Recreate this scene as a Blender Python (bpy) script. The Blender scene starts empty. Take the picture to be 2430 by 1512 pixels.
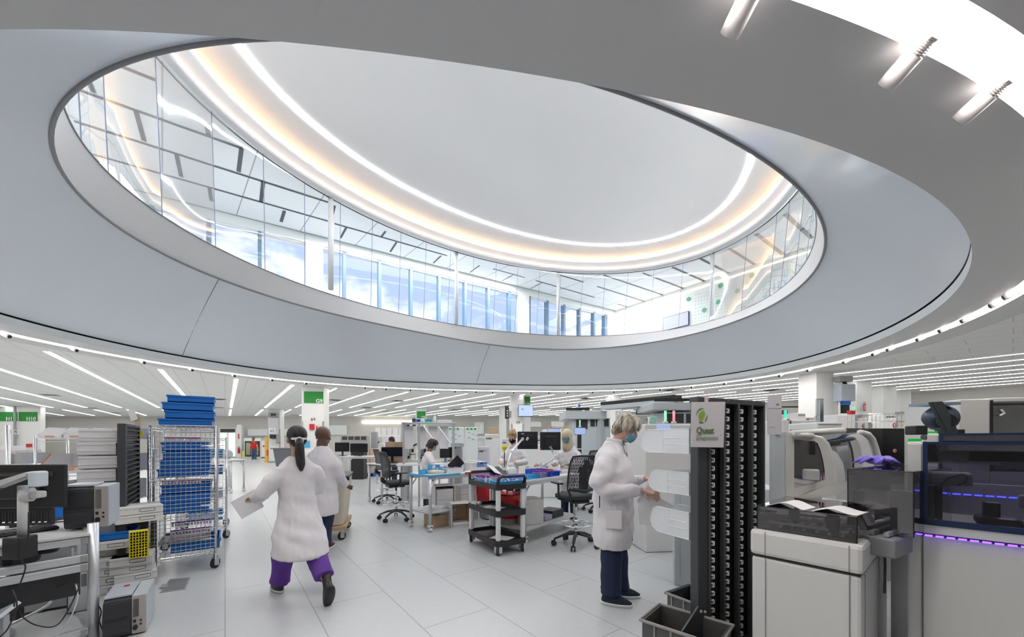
import bpy, bmesh, math, random
from mathutils import Vector, Matrix, noise
R = math.radians
S = bpy.context.scene
COL = S.collection
random.seed(7)
UPW = 1.0
# ------------------------------------------------------------------ camera, sky, exposure
CF, CX, HY, CZ, CA = 900.0, 1215.0, 1046.0, 1.45, R(37.11)
cd = bpy.data.cameras.new('camera'); cam = bpy.data.objects.new('camera', cd); COL.objects.link(cam)
cam.location = (0, 0, CZ); cam.rotation_euler = (R(90), 0, -CA)
cd.sensor_width = 36; cd.lens = 36*CF/2430; cd.shift_y = (HY-756)/2430; cd.clip_start = .02; cd.clip_end = 400
S.camera = cam
S.view_settings.view_transform = 'Standard'; S.view_settings.look = 'None'
S.view_settings.gamma = 1; S.view_settings.use_curve_mapping = False
S.view_settings.exposure = 1.38
S.cycles.use_denoising = True
try: S.cycles.denoiser = 'OPENIMAGEDENOISE'
except Exception: pass
S.cycles.max_bounces = 10; S.cycles.diffuse_bounces = 4; S.cycles.glossy_bounces = 3
S.cycles.transparent_max_bounces = 16; S.cycles.transmission_bounces = 4
S.cycles.sample_clamp_indirect = 6; S.cycles.caustics_reflective = False; S.cycles.caustics_refractive = False
S.cycles.use_adaptive_sampling = True; S.cycles.adaptive_threshold = .02
wd = bpy.data.worlds.new('sky'); S.world = wd; wd.use_nodes = True
nt = wd.node_tree; nt.nodes.clear()
o = nt.nodes.new('ShaderNodeOutputWorld'); bg = nt.nodes.new('ShaderNodeBackground'); bg.inputs[1].default_value = .45
tc = nt.nodes.new('ShaderNodeTexCoord'); mp = nt.nodes.new('ShaderNodeMapping'); mp.inputs[3].default_value = (1, 1, 1.7)
nz = nt.nodes.new('ShaderNodeTexNoise'); nz.inputs['Scale'].default_value = 4.2; nz.inputs['Detail'].default_value = 9; nz.inputs['Roughness'].default_value = .55
cr = nt.nodes.new('ShaderNodeValToRGB'); e = cr.color_ramp.elements
e[0].position = .46; e[0].color = (.58, .67, .90, 1); e[1].position = .56; e[1].color = (1.25, 1.25, 1.27, 1)
q = e.new(.50); q.color = (.84, .87, .97, 1)
nt.links.new(tc.outputs['Generated'], mp.inputs[0]); nt.links.new(mp.outputs[0], nz.inputs['Vector'])
nt.links.new(nz.outputs['Fac'], cr.inputs[0]); nt.links.new(cr.outputs[0], bg.inputs[0]); nt.links.new(bg.outputs[0], o.inputs[0])
# unseen fill lamps added to brighten the upper storey and dome, pointing down
def area(name, loc, sx, sy, w, col=(1, .98, .96), rot=(0, 0, 0)):
    l = bpy.data.lights.new(name, 'AREA'); l.shape = 'RECTANGLE'; l.size = sx; l.size_y = sy; l.energy = w; l.color = col
    o = bpy.data.objects.new(name, l); o.location = loc; o.rotation_euler = rot; COL.objects.link(o); return o
for x, y, sx, sy in ((-4.5, 9.5, 4, 3), (-5, 4, 4, 4), (13.6, 9.8, 1.6, 2.5), (13.8, 2.0, 1.6, 4), (5.5, 0, 8, 1.2), (5.5, 11.6, 7, .8)):
    area('upstairs_panel_lamp', (x, y, 7.6), sx, sy, (110 if x < 10 else 38)*UPW)
# ------------------------------------------------------------------ places in the room from readings of the photograph
def W(px, D):
    l = (px-CX)/CF*D
    return (D*math.sin(CA)+l*math.cos(CA), D*math.cos(CA)-l*math.sin(CA))
def P(px, py, z):
    D = (z-CZ)*CF/(HY-py); x, y = W(px, D); return Vector((x, y, z))
def G(px, py): return P(px, py, 0)
def V(px, py, D):
    x, y = W(px, D); return Vector((x, y, CZ+(HY-py)*D/CF))
def DG(py): return CZ*CF/(py-HY)
# ------------------------------------------------------------------ materials
MC = {}
def mat(name, col, rough=.5, metal=0, var=.04, bump=0, scale=30, emit=None, es=0, alpha=1, spec=None, stretch=None):
    if name in MC: return MC[name]
    m = bpy.data.materials.new(name); m.use_nodes = True; n = m.node_tree; b = n.nodes['Principled BSDF']
    c = tuple(col)+(1,) if len(col) == 3 else col
    t = n.nodes.new('ShaderNodeTexCoord'); z = n.nodes.new('ShaderNodeTexNoise'); z.inputs['Scale'].default_value = scale; z.inputs['Detail'].default_value = 3
    if stretch:
        mpn = n.nodes.new('ShaderNodeMapping'); mpn.inputs[3].default_value = stretch
        n.links.new(t.outputs['Object'], mpn.inputs[0]); n.links.new(mpn.outputs[0], z.inputs['Vector'])
    else: n.links.new(t.outputs['Object'], z.inputs['Vector'])
    mx = n.nodes.new('ShaderNodeMixRGB'); mx.inputs[1].default_value = tuple(max(0, x*(1-var)) for x in c[:3])+(1,); mx.inputs[2].default_value = tuple(min(1, x*(1+var)) for x in c[:3])+(1,)
    n.links.new(z.outputs['Fac'], mx.inputs[0]); n.links.new(mx.outputs[0], b.inputs['Base Color'])
    b.inputs['Roughness'].default_value = rough; b.inputs['Metallic'].default_value = metal
    if spec is not None: b.inputs['Specular IOR Level'].default_value = spec
    if bump:
        bn = n.nodes.new('ShaderNodeBump'); bn.inputs['Strength'].default_value = bump; bn.inputs['Distance'].default_value = .01
        n.links.new(z.outputs['Fac'], bn.inputs['Height']); n.links.new(bn.outputs[0], b.inputs['Normal'])
    if emit: b.inputs['Emission Color'].default_value = tuple(emit)+(1,); b.inputs['Emission Strength'].default_value = es
    if alpha < 1: b.inputs['Alpha'].default_value = alpha
    MC[name] = m; return m
def glass(name, tint=(1, 1, 1), fac=.08, rough=.02, dens=1.0):
    """thin pane: tinted see-through plus a clear mirror coat"""
    if name in MC: return MC[name]
    m = bpy.data.materials.new(name); m.use_nodes = True; n = m.node_tree; n.nodes.clear()
    o = n.nodes.new('ShaderNodeOutputMaterial'); mx = n.nodes.new('ShaderNodeMixShader'); tr = n.nodes.new('ShaderNodeBsdfTransparent'); gl = n.nodes.new('ShaderNodeBsdfGlossy')
    fr = n.nodes.new('ShaderNodeFresnel'); fr.inputs[0].default_value = 1.45; mu = n.nodes.new('ShaderNodeMath'); mu.operation = 'MULTIPLY'; mu.inputs[1].default_value = fac/.04
    tr.inputs[0].default_value = tuple(x*dens for x in tint)+(1,); gl.inputs['Roughness'].default_value = rough
    n.links.new(fr.outputs[0], mu.inputs[0]); n.links.new(mu.outputs[0], mx.inputs[0]); n.links.new(tr.outputs[0], mx.inputs[1]); n.links.new(gl.outputs[0], mx.inputs[2]); n.links.new(mx.outputs[0], o.inputs[0])
    mu.use_clamp = True
    MC[name] = m; return m
def lamp(name, col, s):
    if name in MC: return MC[name]
    m = bpy.data.materials.new(name); m.use_nodes = True; n = m.node_tree; n.nodes.clear()
    o = n.nodes.new('ShaderNodeOutputMaterial'); em = n.nodes.new('ShaderNodeEmission'); em.inputs[0].default_value = tuple(col)+(1,); em.inputs[1].default_value = s
    n.links.new(em.outputs[0], o.inputs[0]); MC[name] = m; return m
# ------------------------------------------------------------------ mesh building
class MB:
    def __init__(s): s.b = bmesh.new()
    def box(s, c, d, rz=0, bev=0, M=None):
        t = bmesh.new(); bmesh.ops.create_cube(t, size=1)
        bmesh.ops.scale(t, vec=d, verts=t.verts)
        if bev: bmesh.ops.bevel(t, geom=t.edges[:], offset=min(bev, min(d)*.45), segments=2, affect='EDGES', profile=.5)
        m = Matrix.Translation(c) @ (M if M is not None else Matrix.Rotation(rz, 4, 'Z'))
        bmesh.ops.transform(t, matrix=m, verts=t.verts); s.add(t); return s
    def add(s, t):
        me = bpy.data.meshes.new('t'); t.to_mesh(me); t.free(); s.b.from_mesh(me); bpy.data.meshes.remove(me)
    def poly(s, pts):
        try: s.b.faces.new([s.b.verts.new(p) for p in pts])
        except Exception: pass
        return s
    def prism(s, pts, z0, z1, bev=0):
        t = bmesh.new(); a = [t.verts.new((p[0], p[1], z0)) for p in pts]; b = [t.verts.new((p[0], p[1], z1)) for p in pts]; n = len(pts)
        t.faces.new(a[::-1]); t.faces.new(b)
        for i in range(n): t.faces.new((a[i], a[(i+1) % n], b[(i+1) % n], b[i]))
        bmesh.ops.recalc_face_normals(t, faces=t.faces)
        if bev: bmesh.ops.bevel(t, geom=t.edges[:], offset=bev, segments=2, affect='EDGES')
        s.add(t); return s
    def extr(s, pts, vec, bev=0):
        """3-D outline extruded along vec"""
        t = bmesh.new(); v = Vector(vec); a = [t.verts.new(p) for p in pts]; b = [t.verts.new(Vector(p)+v) for p in pts]; n = len(pts)
        t.faces.new(a[::-1]); t.faces.new(b)
        for i in range(n): t.faces.new((a[i], a[(i+1) % n], b[(i+1) % n], b[i]))
        bmesh.ops.recalc_face_normals(t, faces=t.faces)
        if bev: bmesh.ops.bevel(t, geom=t.edges[:], offset=bev, segments=2, affect='EDGES')
        s.add(t); return s
    def tube(s, path, r, n=10, closed=False, cap=True):
        path = [Vector(p) for p in path]; k = len(path); rr = r if isinstance(r, (list, tuple)) else [r]*k; rings = []; up = None
        for i, p in enumerate(path):
            a = path[(i-1) % k] if (i or closed) else p; b = path[(i+1) % k] if (i < k-1 or closed) else p
            d = (b-a).normalized() if (b-a).length > 1e-9 else Vector((0, 0, 1))
            if up is None: up = Vector((0, 0, 1)) if abs(d.z) < .9 else Vector((1, 0, 0))
            x = d.cross(up)
            if x.length < 1e-6: x = d.cross(Vector((0, 1, .1)))
            x.normalize(); y = x.cross(d).normalized(); up = y
            q = rr[i]; q = q if isinstance(q, (list, tuple)) else (q, q)
            rings.append([s.b.verts.new(p+x*math.cos(2*math.pi*j/n)*q[0]+y*math.sin(2*math.pi*j/n)*q[1]) for j in range(n)])
        for i in range(k if closed else k-1):
            A, B = rings[i], rings[(i+1) % k]
            for j in range(n): s.b.faces.new((A[j], A[(j+1) % n], B[(j+1) % n], B[j]))
        if cap and not closed: s.b.faces.new(rings[0][::-1]); s.b.faces.new(rings[-1])
        return s
    def loft(s, rings, n=20, p=2.0):
        """rings (x,y,z,rx,ry[,rot]) stacked"""
        rs = []
        for q in rings:
            x, y, z, a, b = q[:5]; ro = q[5] if len(q) > 5 else 0; L = []
            for j in range(n):
                t = 2*math.pi*j/n; cx, sy = math.cos(t), math.sin(t)
                u = a*math.copysign(abs(cx)**(2/p), cx); v = b*math.copysign(abs(sy)**(2/p), sy)
                L.append(s.b.verts.new((x+u*math.cos(ro)-v*math.sin(ro), y+u*math.sin(ro)+v*math.cos(ro), z)))
            rs.append(L)
        for A, B in zip(rs, rs[1:]):
            for j in range(n): s.b.faces.new((A[j], A[(j+1) % n], B[(j+1) % n], B[j]))
        s.b.faces.new(rs[0][::-1]); s.b.faces.new(rs[-1]); return s
    def ball(s, c, r, seg=16, M=None):
        t = bmesh.new(); bmesh.ops.create_uvsphere(t, u_segments=seg, v_segments=max(6, seg*2//3), radius=1)
        r = r if isinstance(r, (list, tuple)) else (r, r, r)
        m = Matrix.Translation(c) @ (M if M is not None else Matrix()) @ Matrix.Diagonal((r[0], r[1], r[2], 1))
        bmesh.ops.transform(t, matrix=m, verts=t.verts); s.add(t); return s
    def cyl(s, a, b, r, n=16): return s.tube([a, b], r, n)
    def tray(s, c, d, t=.01, base=.01, rz=0):
        """open-topped box"""
        x, y, z = c; w, l, h = d; m = Matrix.Translation(c) @ Matrix.Rotation(rz, 4, 'Z')
        u = MB(); u.box((0, 0, -h/2+base/2), (w, l, base))
        for k in (-1, 1): u.box((k*(w/2-t/2), 0, 0), (t, l, h)); u.box((0, k*(l/2-t/2), 0), (w-2*t, t, h))
        bmesh.ops.transform(u.b, matrix=m, verts=u.b.verts); s.add(u.b); return s
    def build(s, name, m, parent=None, smooth=False, loc=None, rz=0):
        bmesh.ops.recalc_face_normals(s.b, faces=s.b.faces[:])
        me = bpy.data.meshes.new(name); s.b.to_mesh(me); s.b.free()
        if m: me.materials.append(m)
        if smooth:
            for f in me.polygons: f.use_smooth = True
        o = bpy.data.objects.new(name, me); COL.objects.link(o)
        if parent is not None: o.parent = parent
        if loc is not None: o.location = loc
        if rz: o.rotation_euler = (0, 0, rz)
        return o
ORD = ['first', 'second', 'third', 'fourth', 'fifth', 'sixth', 'seventh', 'eighth', 'ninth', 'tenth', 'eleventh', 'twelfth', 'thirteenth', 'fourteenth', 'fifteenth', 'sixteenth', 'seventeenth', 'eighteenth', 'nineteenth', 'twentieth']+['twenty-'+k for k in ('first', 'second', 'third', 'fourth', 'fifth', 'sixth', 'seventh', 'eighth', 'ninth')]
def tag(o, label, cat, group=None, kind=None):
    o['label'] = label; o['category'] = cat
    if group: o['group'] = group
    if kind: o['kind'] = kind
    return o
def T(name, label, cat, loc=(0, 0, 0), rz=0, group=None):
    o = bpy.data.objects.new(name, None); COL.objects.link(o); o.empty_display_size = .1
    o.location = loc; o.rotation_euler = (0, 0, rz); return tag(o, label, cat, group)
def struct(o): o['kind'] = 'structure'; return o
def kids(o): return [c for c in bpy.data.objects if c.parent == o]
def dup(o, loc=None, rz=None, label=None, group=None, parent=None, skip=()):
    c = o.copy(); COL.objects.link(c)
    if parent is not None: c.parent = parent
    if loc is not None: c.location = loc
    if rz is not None: c.rotation_euler = (0, 0, rz)
    if label: c['label'] = label
    if group: c['group'] = group
    for k in list(o.children):
        if k.name.split('.')[0] not in skip: dup(k, parent=c)
    return c
def text(s, name, size, m, parent, loc, rot, ex=.001, align='LEFT', bold=0, squeeze=1):
    cu = bpy.data.curves.new('t', 'FONT'); cu.body = s; cu.size = size; cu.extrude = ex; cu.align_x = align; cu.offset = bold; cu.resolution_u = 3
    t = bpy.data.objects.new('t', cu); COL.objects.link(t); bpy.context.view_layer.update()
    me = bpy.data.meshes.new_from_object(t.evaluated_get(bpy.context.evaluated_depsgraph_get())); bpy.data.objects.remove(t); bpy.data.curves.remove(cu)
    me.materials.clear(); me.materials.append(m)
    o = bpy.data.objects.new(name, me); COL.objects.link(o); o.parent = parent; o.location = loc; o.rotation_euler = rot; o.scale = (squeeze, 1, 1); return o
WHITE = mat('white_paint', (.80, .80, .79), .5); MACH = mat('machine_white', (.74, .74, .73), .35, var=.02); MACHG = mat('machine_grey', (.52, .55, .57), .4)
BLACK = mat('black_plastic', (.018, .018, .02), .4); DGREY = mat('dark_grey_steel', (.075, .08, .088), .42, .3); STEEL = mat('steel', (.62, .63, .65), .28, .85); CHROME = mat('chrome', (.8, .8, .82), .12, 1)
ALU = mat('aluminium', (.66, .68, .71), .36, .75); RUB = mat('rubber', (.03, .03, .03), .8); PAPER = mat('paper', (.86, .86, .88), .7); CARD = mat('cardboard', (.52, .37, .24), .8, bump=.1)
BLUE = mat('blue_plastic', (.01, .17, .62), .4); LBLUE = mat('light_blue_plastic', (.05, .42, .78), .35); PURP = mat('purple_cap', (.33, .04, .42), .4); RED = mat('red_plastic', (.62, .02, .03), .4)
GREEN = mat('green_plastic', (.01, .38, .05), .4); YEL = mat('yellow_plastic', (.78, .68, .03), .4); SCREEN = mat('screen_black', (.012, .012, .016), .15)
GREY = mat('mid_grey', (.33, .34, .35), .5); LGREY = mat('light_grey', (.6, .61, .62), .5); WPLAS = mat('white_plastic', (.78, .79, .8), .35); PINK = mat('pink_liquid', (.72, .38, .6), .3)
CLEAR = glass('clear_plastic', (.90, .93, .97), .10, .12); SMOKE = glass('smoked_acrylic', (.74, .73, .75), .11, .03); SMOKE2 = glass('dark_smoked_acrylic', (.62, .62, .70), .10, .03)
# ------------------------------------------------------------------ the building
ZC = 3.53
ROOM = [(-16, -5), (24, -5), (24, 23.2), (-16, 53.5)]
def inroom(c, th):
    d = (math.cos(th), math.sin(th)); best = 1e9
    for i in range(4):
        a, b = ROOM[i], ROOM[(i+1) % 4]; ex, ey = b[0]-a[0], b[1]-a[1]; den = d[0]*ey-d[1]*ex
        if abs(den) < 1e-9: continue
        t = ((a[0]-c[0])*ey-(a[1]-c[1])*ex)/den; u = ((a[0]-c[0])*d[1]-(a[1]-c[1])*d[0])/den
        if t > 0 and -1e-6 <= u <= 1+1e-6: best = min(best, t)
    return best
OC = (4.81, 7.30); OFo = [0.13308, 0.00102, 0.00046, -0.01417, 0.01367, -0.00168, 0.00033, -0.00198, -0.00135]
IC = (5.32, 6.62); IFo = [0.17909, -0.00105, 0.00078, -0.03171, 0.00693, 0.00464, -0.00382, 0.00109, 0.001]
def four(q, th): return 1/(q[0]+sum(q[2*k-1]*math.cos(k*th)+q[2*k]*math.sin(k*th) for k in range(1, 5)))
NR = 256
def ring_out(off, z): return [Vector((OC[0]+(four(OFo, t)+off)*math.cos(t), OC[1]+(four(OFo, t)+off)*math.sin(t), z)) for t in [2*math.pi*i/NR for i in range(NR)]]
def ring_in(off, z): return [Vector((IC[0]+(four(IFo, t)+off)*math.cos(t), IC[1]+(four(IFo, t)+off)*math.sin(t), z)) for t in [2*math.pi*i/NR for i in range(NR)]]
def ell(c, a, b, ang, z, n=NR):
    ca, sa = math.cos(R(ang)), math.sin(R(ang)); L = []
    for i in range(n):
        t = 2*math.pi*i/n; x, y = a*math.cos(t), b*math.sin(t); L.append(Vector((c[0]+x*ca-y*sa, c[1]+x*sa+y*ca, z)))
    return L
def strip(rings, name, m, parent=None, smooth=True):
    b = bmesh.new(); vs = [[b.verts.new(p) for p in r] for r in rings]
    for A, B in zip(vs, vs[1:]):
        n = len(A)
        for j in range(n): b.faces.new((A[j], A[(j+1) % n], B[(j+1) % n], B[j]))
    q = MB(); q.b.free(); q.b = b; return q.build(name, m, parent, smooth)
def ceilmat(name, col, sx, sy, ang, line=.5, w=.012):
    m = mat(name, col, .7, var=.015, scale=3); n = m.node_tree; b = n.nodes['Principled BSDF']; src = b.inputs['Base Color'].links[0].from_socket
    t = n.nodes.new('ShaderNodeTexCoord'); mp = n.nodes.new('ShaderNodeMapping'); mp.inputs[2].default_value = (0, 0, ang)
    br = n.nodes.new('ShaderNodeTexBrick'); br.inputs['Scale'].default_value = 1; br.inputs['Brick Width'].default_value = sx; br.inputs['Row Height'].default_value = sy; br.inputs['Mortar Size'].default_value = w; br.inputs['Mortar Smooth'].default_value = 0
    br.inputs['Color1'].default_value = (1, 1, 1, 1); br.inputs['Color2'].default_value = (.985, .985, .985, 1); br.inputs['Mortar'].default_value = (line, line, line, 1)
    mx = n.nodes.new('ShaderNodeMixRGB'); mx.blend_type = 'MULTIPLY'; mx.inputs[0].default_value = 1
    n.links.new(t.outputs['Object'], mp.inputs[0]); n.links.new(mp.outputs[0], br.inputs['Vector']); n.links.new(src, mx.inputs[1]); n.links.new(br.outputs['Color'], mx.inputs[2]); n.links.new(mx.outputs[0], b.inputs['Base Color'])
    return m
FLOORM = ceilmat('vinyl_floor', (.66, .68, .69), 1.83, .61, R(90), .62, .0045)
FLOORM.node_tree.nodes['Principled BSDF'].inputs['Roughness'].default_value = .33
nn = FLOORM.node_tree.nodes; fn = [x for x in nn if x.type == 'TEX_NOISE'][0]; fn.inputs['Scale'].default_value = 9; fn.inputs['Detail'].default_value = 8; fn.inputs['Roughness'].default_value = .75
fm = nn.new('ShaderNodeMapping'); fm.inputs[3].default_value = (1, 5, 1); FLOORM.node_tree.links.new([x for x in nn if x.type == 'TEX_COORD'][0].outputs['Object'], fm.inputs[0]); FLOORM.node_tree.links.new(fm.outputs[0], fn.inputs['Vector'])
mxn = [x for x in nn if x.type == 'MIX_RGB' and x.blend_type == 'MIX'][0]; mxn.inputs[1].default_value = (.50, .52, .535, 1); mxn.inputs[2].default_value = (.64, .655, .665, 1)
CEILM = ceilmat('ceiling_tile', (.80, .80, .79), 1.22, .61, R(90), .6, .006)
SOFF = mat('soffit_grey', (.62, .62, .63), .55, var=.01, scale=.6)
FUN = mat('stretch_skin', (.69, .735, .81), .22, var=.01, scale=.6, spec=.6)
WALLM = mat('wall_paint', (.66, .64, .61), .6, var=.015, scale=2)
DOME = mat('dome_white', (.93, .93, .94), .6, var=.01, scale=1)
# floor
struct(MB().prism(ROOM, -.12, 0).build('floor', FLOORM))
def wall(name, a, b, z0, z1, m, th=.15):
    a, b = Vector(a), Vector(b); d = (b-a).normalized(); n = Vector((d.y, -d.x)); q = MB()
    q.prism([a, b, b+n*th, a+n*th], z0, z1); return struct(q.build(name, m))
for nm, i in (('wall_behind', 0), ('wall_right', 1), ('wall_back', 2), ('wall_left', 3)): wall(nm, ROOM[i], ROOM[(i+1) % 4], 0, ZC, WALLM)
# ceiling with the oval opening, in one sheet: soffit ring then tiles out to the walls
th = [2*math.pi*i/NR for i in range(NR)]
far = [Vector((OC[0]+inroom(OC, t)*math.cos(t), OC[1]+inroom(OC, t)*math.sin(t), ZC)) for t in th]
def outside(off): return [p if (p-Vector((OC[0], OC[1], ZC))).length < (f-Vector((OC[0], OC[1], ZC))).length else f.copy() for p, f in zip(ring_out(off, ZC), far)]
c1 = struct(strip([outside(1.35), far], 'ceiling', CEILM, smooth=False))
struct(strip([ring_out(0, ZC), ring_out(.60, ZC)], 'ceiling_soffit', SOFF))
struct(strip([ring_out(.82, ZC), outside(1.35)], 'ceiling_rim', SOFF))
sl = struct(strip([ring_out(.60, ZC), ring_out(.60, ZC+.09), ring_out(.82, ZC+.09), ring_out(.82, ZC)], 'trim_1', WHITE))
strip([ring_out(.61, ZC+.02), ring_out(.81, ZC+.02)], 'light_strip', lamp('slot_light', (1, .93, .88), 7), sl)
# fascia, shadow gap, tapering skin, rim, slab edge
FAS = mat('fascia_white', (.78, .82, .84), .45)
struct(strip([ring_out(0, ZC), ring_out(-.005, ZC+.145)], 'trim_2', FAS))
struct(strip([ring_out(-.005, ZC+.145), ring_out(.05, ZC+.15), ring_out(.05, ZC+.175), ring_out(-.01, ZC+.18)], 'trim_3', BLACK))
ZI = 4.85
ro, ri = ring_out(-.01, ZC+.18), ring_in(0, ZI)
def lerp(A, B, f): return [a.lerp(b, f) for a, b in zip(A, B)]
def align(A, B):   # start both rings at matching bearings
    return A, B
pr = [lerp(ro, ri, f) for f in (0, .15, .3, .45, .6, .75, .9, 1)]
for r, f in zip(pr, (0, .15, .3, .45, .6, .75, .9, 1)):
    for p in r: p.z += .10*math.sin(math.pi*f)
struct(strip(pr, 'ceiling_cone', FUN))
def seam(pa, pb, near=False):
    pts = []
    for r, px in ((pr[0], pa), (pr[-1], pb)):
        c = [(abs((pxof(p) or 1e9)-px), i) for i, p in enumerate(r) if p.y > (9 if not near else 1) and (not near or p.x > 9)]; pts.append(min(c)[1])
    q = MB(); L = []
    A, B = pr[0][pts[0]], pr[-1][pts[1]]
    for k in range(9): f = k/8; p = A.lerp(B, f); p.z += .085*math.sin(math.pi*f)-.008; L.append(p)
    q.tube(L, .006, 4); struct(q.build('trim_13', mat('seam_grey', (.16, .16, .17), .6)))
RIM = mat('rim_grey', (.22, .22, .235), .4)
q = MB(); q.tube([p+Vector((0, 0, -.005)) for p in ring_in(-.005, ZI)], .022, 8, closed=True); struct(q.build('trim_4', RIM, smooth=True))
def pxof(p):
    D = p.x*math.sin(CA)+p.y*math.cos(CA); l = p.x*math.cos(CA)-p.y*math.sin(CA); return CX+CF*l/D if D > .3 else None
seam(437, 520); seam(1130, 1160)
GB = dict(c=(5.49, 6.52), a=7.00, b=4.68, ang=-5.1); GT = dict(c=(5.64, 6.22), a=7.11, b=4.69, ang=-2.9)
ZB, ZG = 5.30, 7.65
def ein(c, a, b, ang, z):   # ellipse sampled by bearing from the inner-rim centre, to match ring_in
    L = []
    e = ell(c, a, b, ang, z, 1440)
    ang_ = [math.atan2(p.y-IC[1], p.x-IC[0]) % (2*math.pi) for p in e]
    order = sorted(range(1440), key=lambda i: ang_[i])
    j = 0
    for i in range(NR):
        t = 2*math.pi*i/NR
        while j < 1439 and ang_[order[j]] < t: j += 1
        L.append(e[order[j]].copy())
    return L
gb = ein(GB['c'], GB['a'], GB['b'], GB['ang'], ZB)
struct(strip([ring_in(0, ZI), lerp(ring_in(0, ZB), gb, 1)], 'trim_5', mat('slab_edge', (.72, .73, .75), .45)))
gbo = ein(GB['c'], GB['a']+.3, GB['b']+.3, GB['ang'], ZB)
# upper storey
UW = lambda x: 13.13-.0975*(x+1.93)
UX0, UX1, UY0 = -9.0, 14.85, -3.0
U4 = [(UX0, UY0), (UX1, UY0), (UX1, UW(UX1)), (UX0, UW(UX0))]
def upray(c, t, z):
    global ROOM
    keep = ROOM; ROOM = U4; k = inroom(c, t); ROOM = keep; return Vector((c[0]+k*math.cos(t), c[1]+k*math.sin(t), z))
struct(strip([gb, [upray(IC, math.atan2(p.y-IC[1], p.x-IC[0]), ZB) for p in gb]], 'floor_upper', mat('upper_floor', (.78, .79, .8), .6), smooth=False))
gt = ein(GT['c'], GT['a'], GT['b'], GT['ang'], ZG)
UCM = ceilmat('upper_ceiling_tile', (.80, .83, .85), 200, 1.5, R(90-5.57), .45, .012)
struct(strip([gt, [upray(IC, math.atan2(p.y-IC[1], p.x-IC[0]), ZG) for p in gt]], 'ceiling_upper', UCM, smooth=False))
# dome: head track, bead, lit ledge, cove lip, recess, ceiling
cD = (5.66, 6.27)
prof = [(7.11, 4.69, 7.65, cD), (7.06, 4.65, 7.60, cD), (7.0, 4.60, 7.59, cD), (6.97, 4.58, 7.63, cD), (6.90, 4.53, 7.625, cD), (6.86, 4.5, 7.66, cD), (6.87, 4.51, 7.70, cD)]
struct(strip([ein(c, a, b, -2.9, z) for a, b, z, c in prof], 'trim_6', DOME))
prof = [(6.93, 4.56, 7.67, cD), (6.82, 4.50, 7.76, cD), (6.66, 4.42, 7.84, cD), (6.64, 4.40, 7.87, cD), (6.70, 4.45, 7.88, cD), (7.0, 4.7, 7.86, cD), (7.05, 4.75, 8.0, cD)]
struct(strip([ein(c, a, b, -2.9, z) for a, b, z, c in prof], 'trim_7', DOME))
q = MB(); q.tube(ein(cD, 7.115, 4.695, -2.9, 7.60), .012, 6, closed=True); struct(q.build('trim_8', BLACK, smooth=True))
cv = struct(strip([ein(cD, 6.92, 4.61, -2.9, 7.89), ein(cD, 6.98, 4.66, -2.9, 7.89)], 'trim_9', lamp('cove_lamp', (1, .58, .26), 11)))
struct(strip([ein(cD, 6.90, 4.54, -2.9, 7.672), ein(cD, 6.925, 4.556, -2.9, 7.674)], 'trim_10', lamp('ledge_lamp', (1, .58, .34), 8)))
d = MB(); top = ein(cD, 7.05, 4.75, -2.9, 8.0); d.poly(top); struct(d.build('ceiling_dome', DOME))
LC = (5.55, 6.18)
led = T('oval_light_line', 'thin glowing white oval light line set into the bright dome ceiling', 'light')
strip([ein(LC, 5.96, 3.46, -1.6, 7.985), ein(LC, 5.88, 3.39, -1.6, 7.985)], 'diffuser', lamp('led_ring', (.90, .95, 1), 15), led)
# glass drum around the void
gl = bpy.data.objects.new('window_1', None); COL.objects.link(gl); struct(gl)
dense_b, dense_t = ell(GB['c'], GB['a'], GB['b'], GB['ang'], ZB, 1440), ell(GT['c'], GT['a'], GT['b'], GT['ang'], ZG, 1440)
def pxof(p):
    D = p.x*math.sin(CA)+p.y*math.cos(CA); l = p.x*math.cos(CA)-p.y*math.sin(CA); return CX+CF*l/D if D > .3 else None
ks = []
for px in (257, 385, 513, 629, 724, 806, 879, 945, 1006, 1062, 1117, 1170, 1221, 1272, 1323, 1375, 1427, 1481, 1541, 1610, 1684, 1759, 1825, 1878, 1920):
    c = [(abs((pxof(p) or 1e9)-px), i) for i, p in enumerate(dense_b) if p.y > 5.2+.18*p.x or p.x > 11.2 and p.y > 3.2]
    ks.append(min(c)[1])
ks.sort(); gaps = [((ks[(i+1) % len(ks)]-ks[i]) % 1440, ks[i]) for i in range(len(ks))]; gp, a0 = max(gaps); more = [a0+gp*k/20 for k in range(1, 20)]
ks = sorted(set(ks+[int(k) % 1440 for k in more]))
GLS = glass('drum_glass', (.965, .985, .985), .022, .0)
for a, b in zip(ks, ks[1:]+[ks[0]+1440]):
    n = max(2, (b-a)//8); q = MB(); vb = []; vt = []
    for j in range(n+1):
        i = int(a+(b-a)*j/n) % 1440; vb.append(q.b.verts.new(dense_b[i])); vt.append(q.b.verts.new(dense_t[i]))
    for j in range(n): q.b.faces.new((vb[j], vb[j+1], vt[j+1], vt[j]))
    q.build('pane', GLS, gl, smooth=True)
for k in ks:
    p, t = dense_b[k % 1440], dense_t[k % 1440]; q = MB(); q.tube([p, t], .007, 4); q.build('joint', mat('joint_grey', (.22, .24, .38), .4), gl)
q = MB(); q.tube(dense_b[::6], .012, 6, closed=True); q.build('shoe', RIM, gl)
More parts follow.
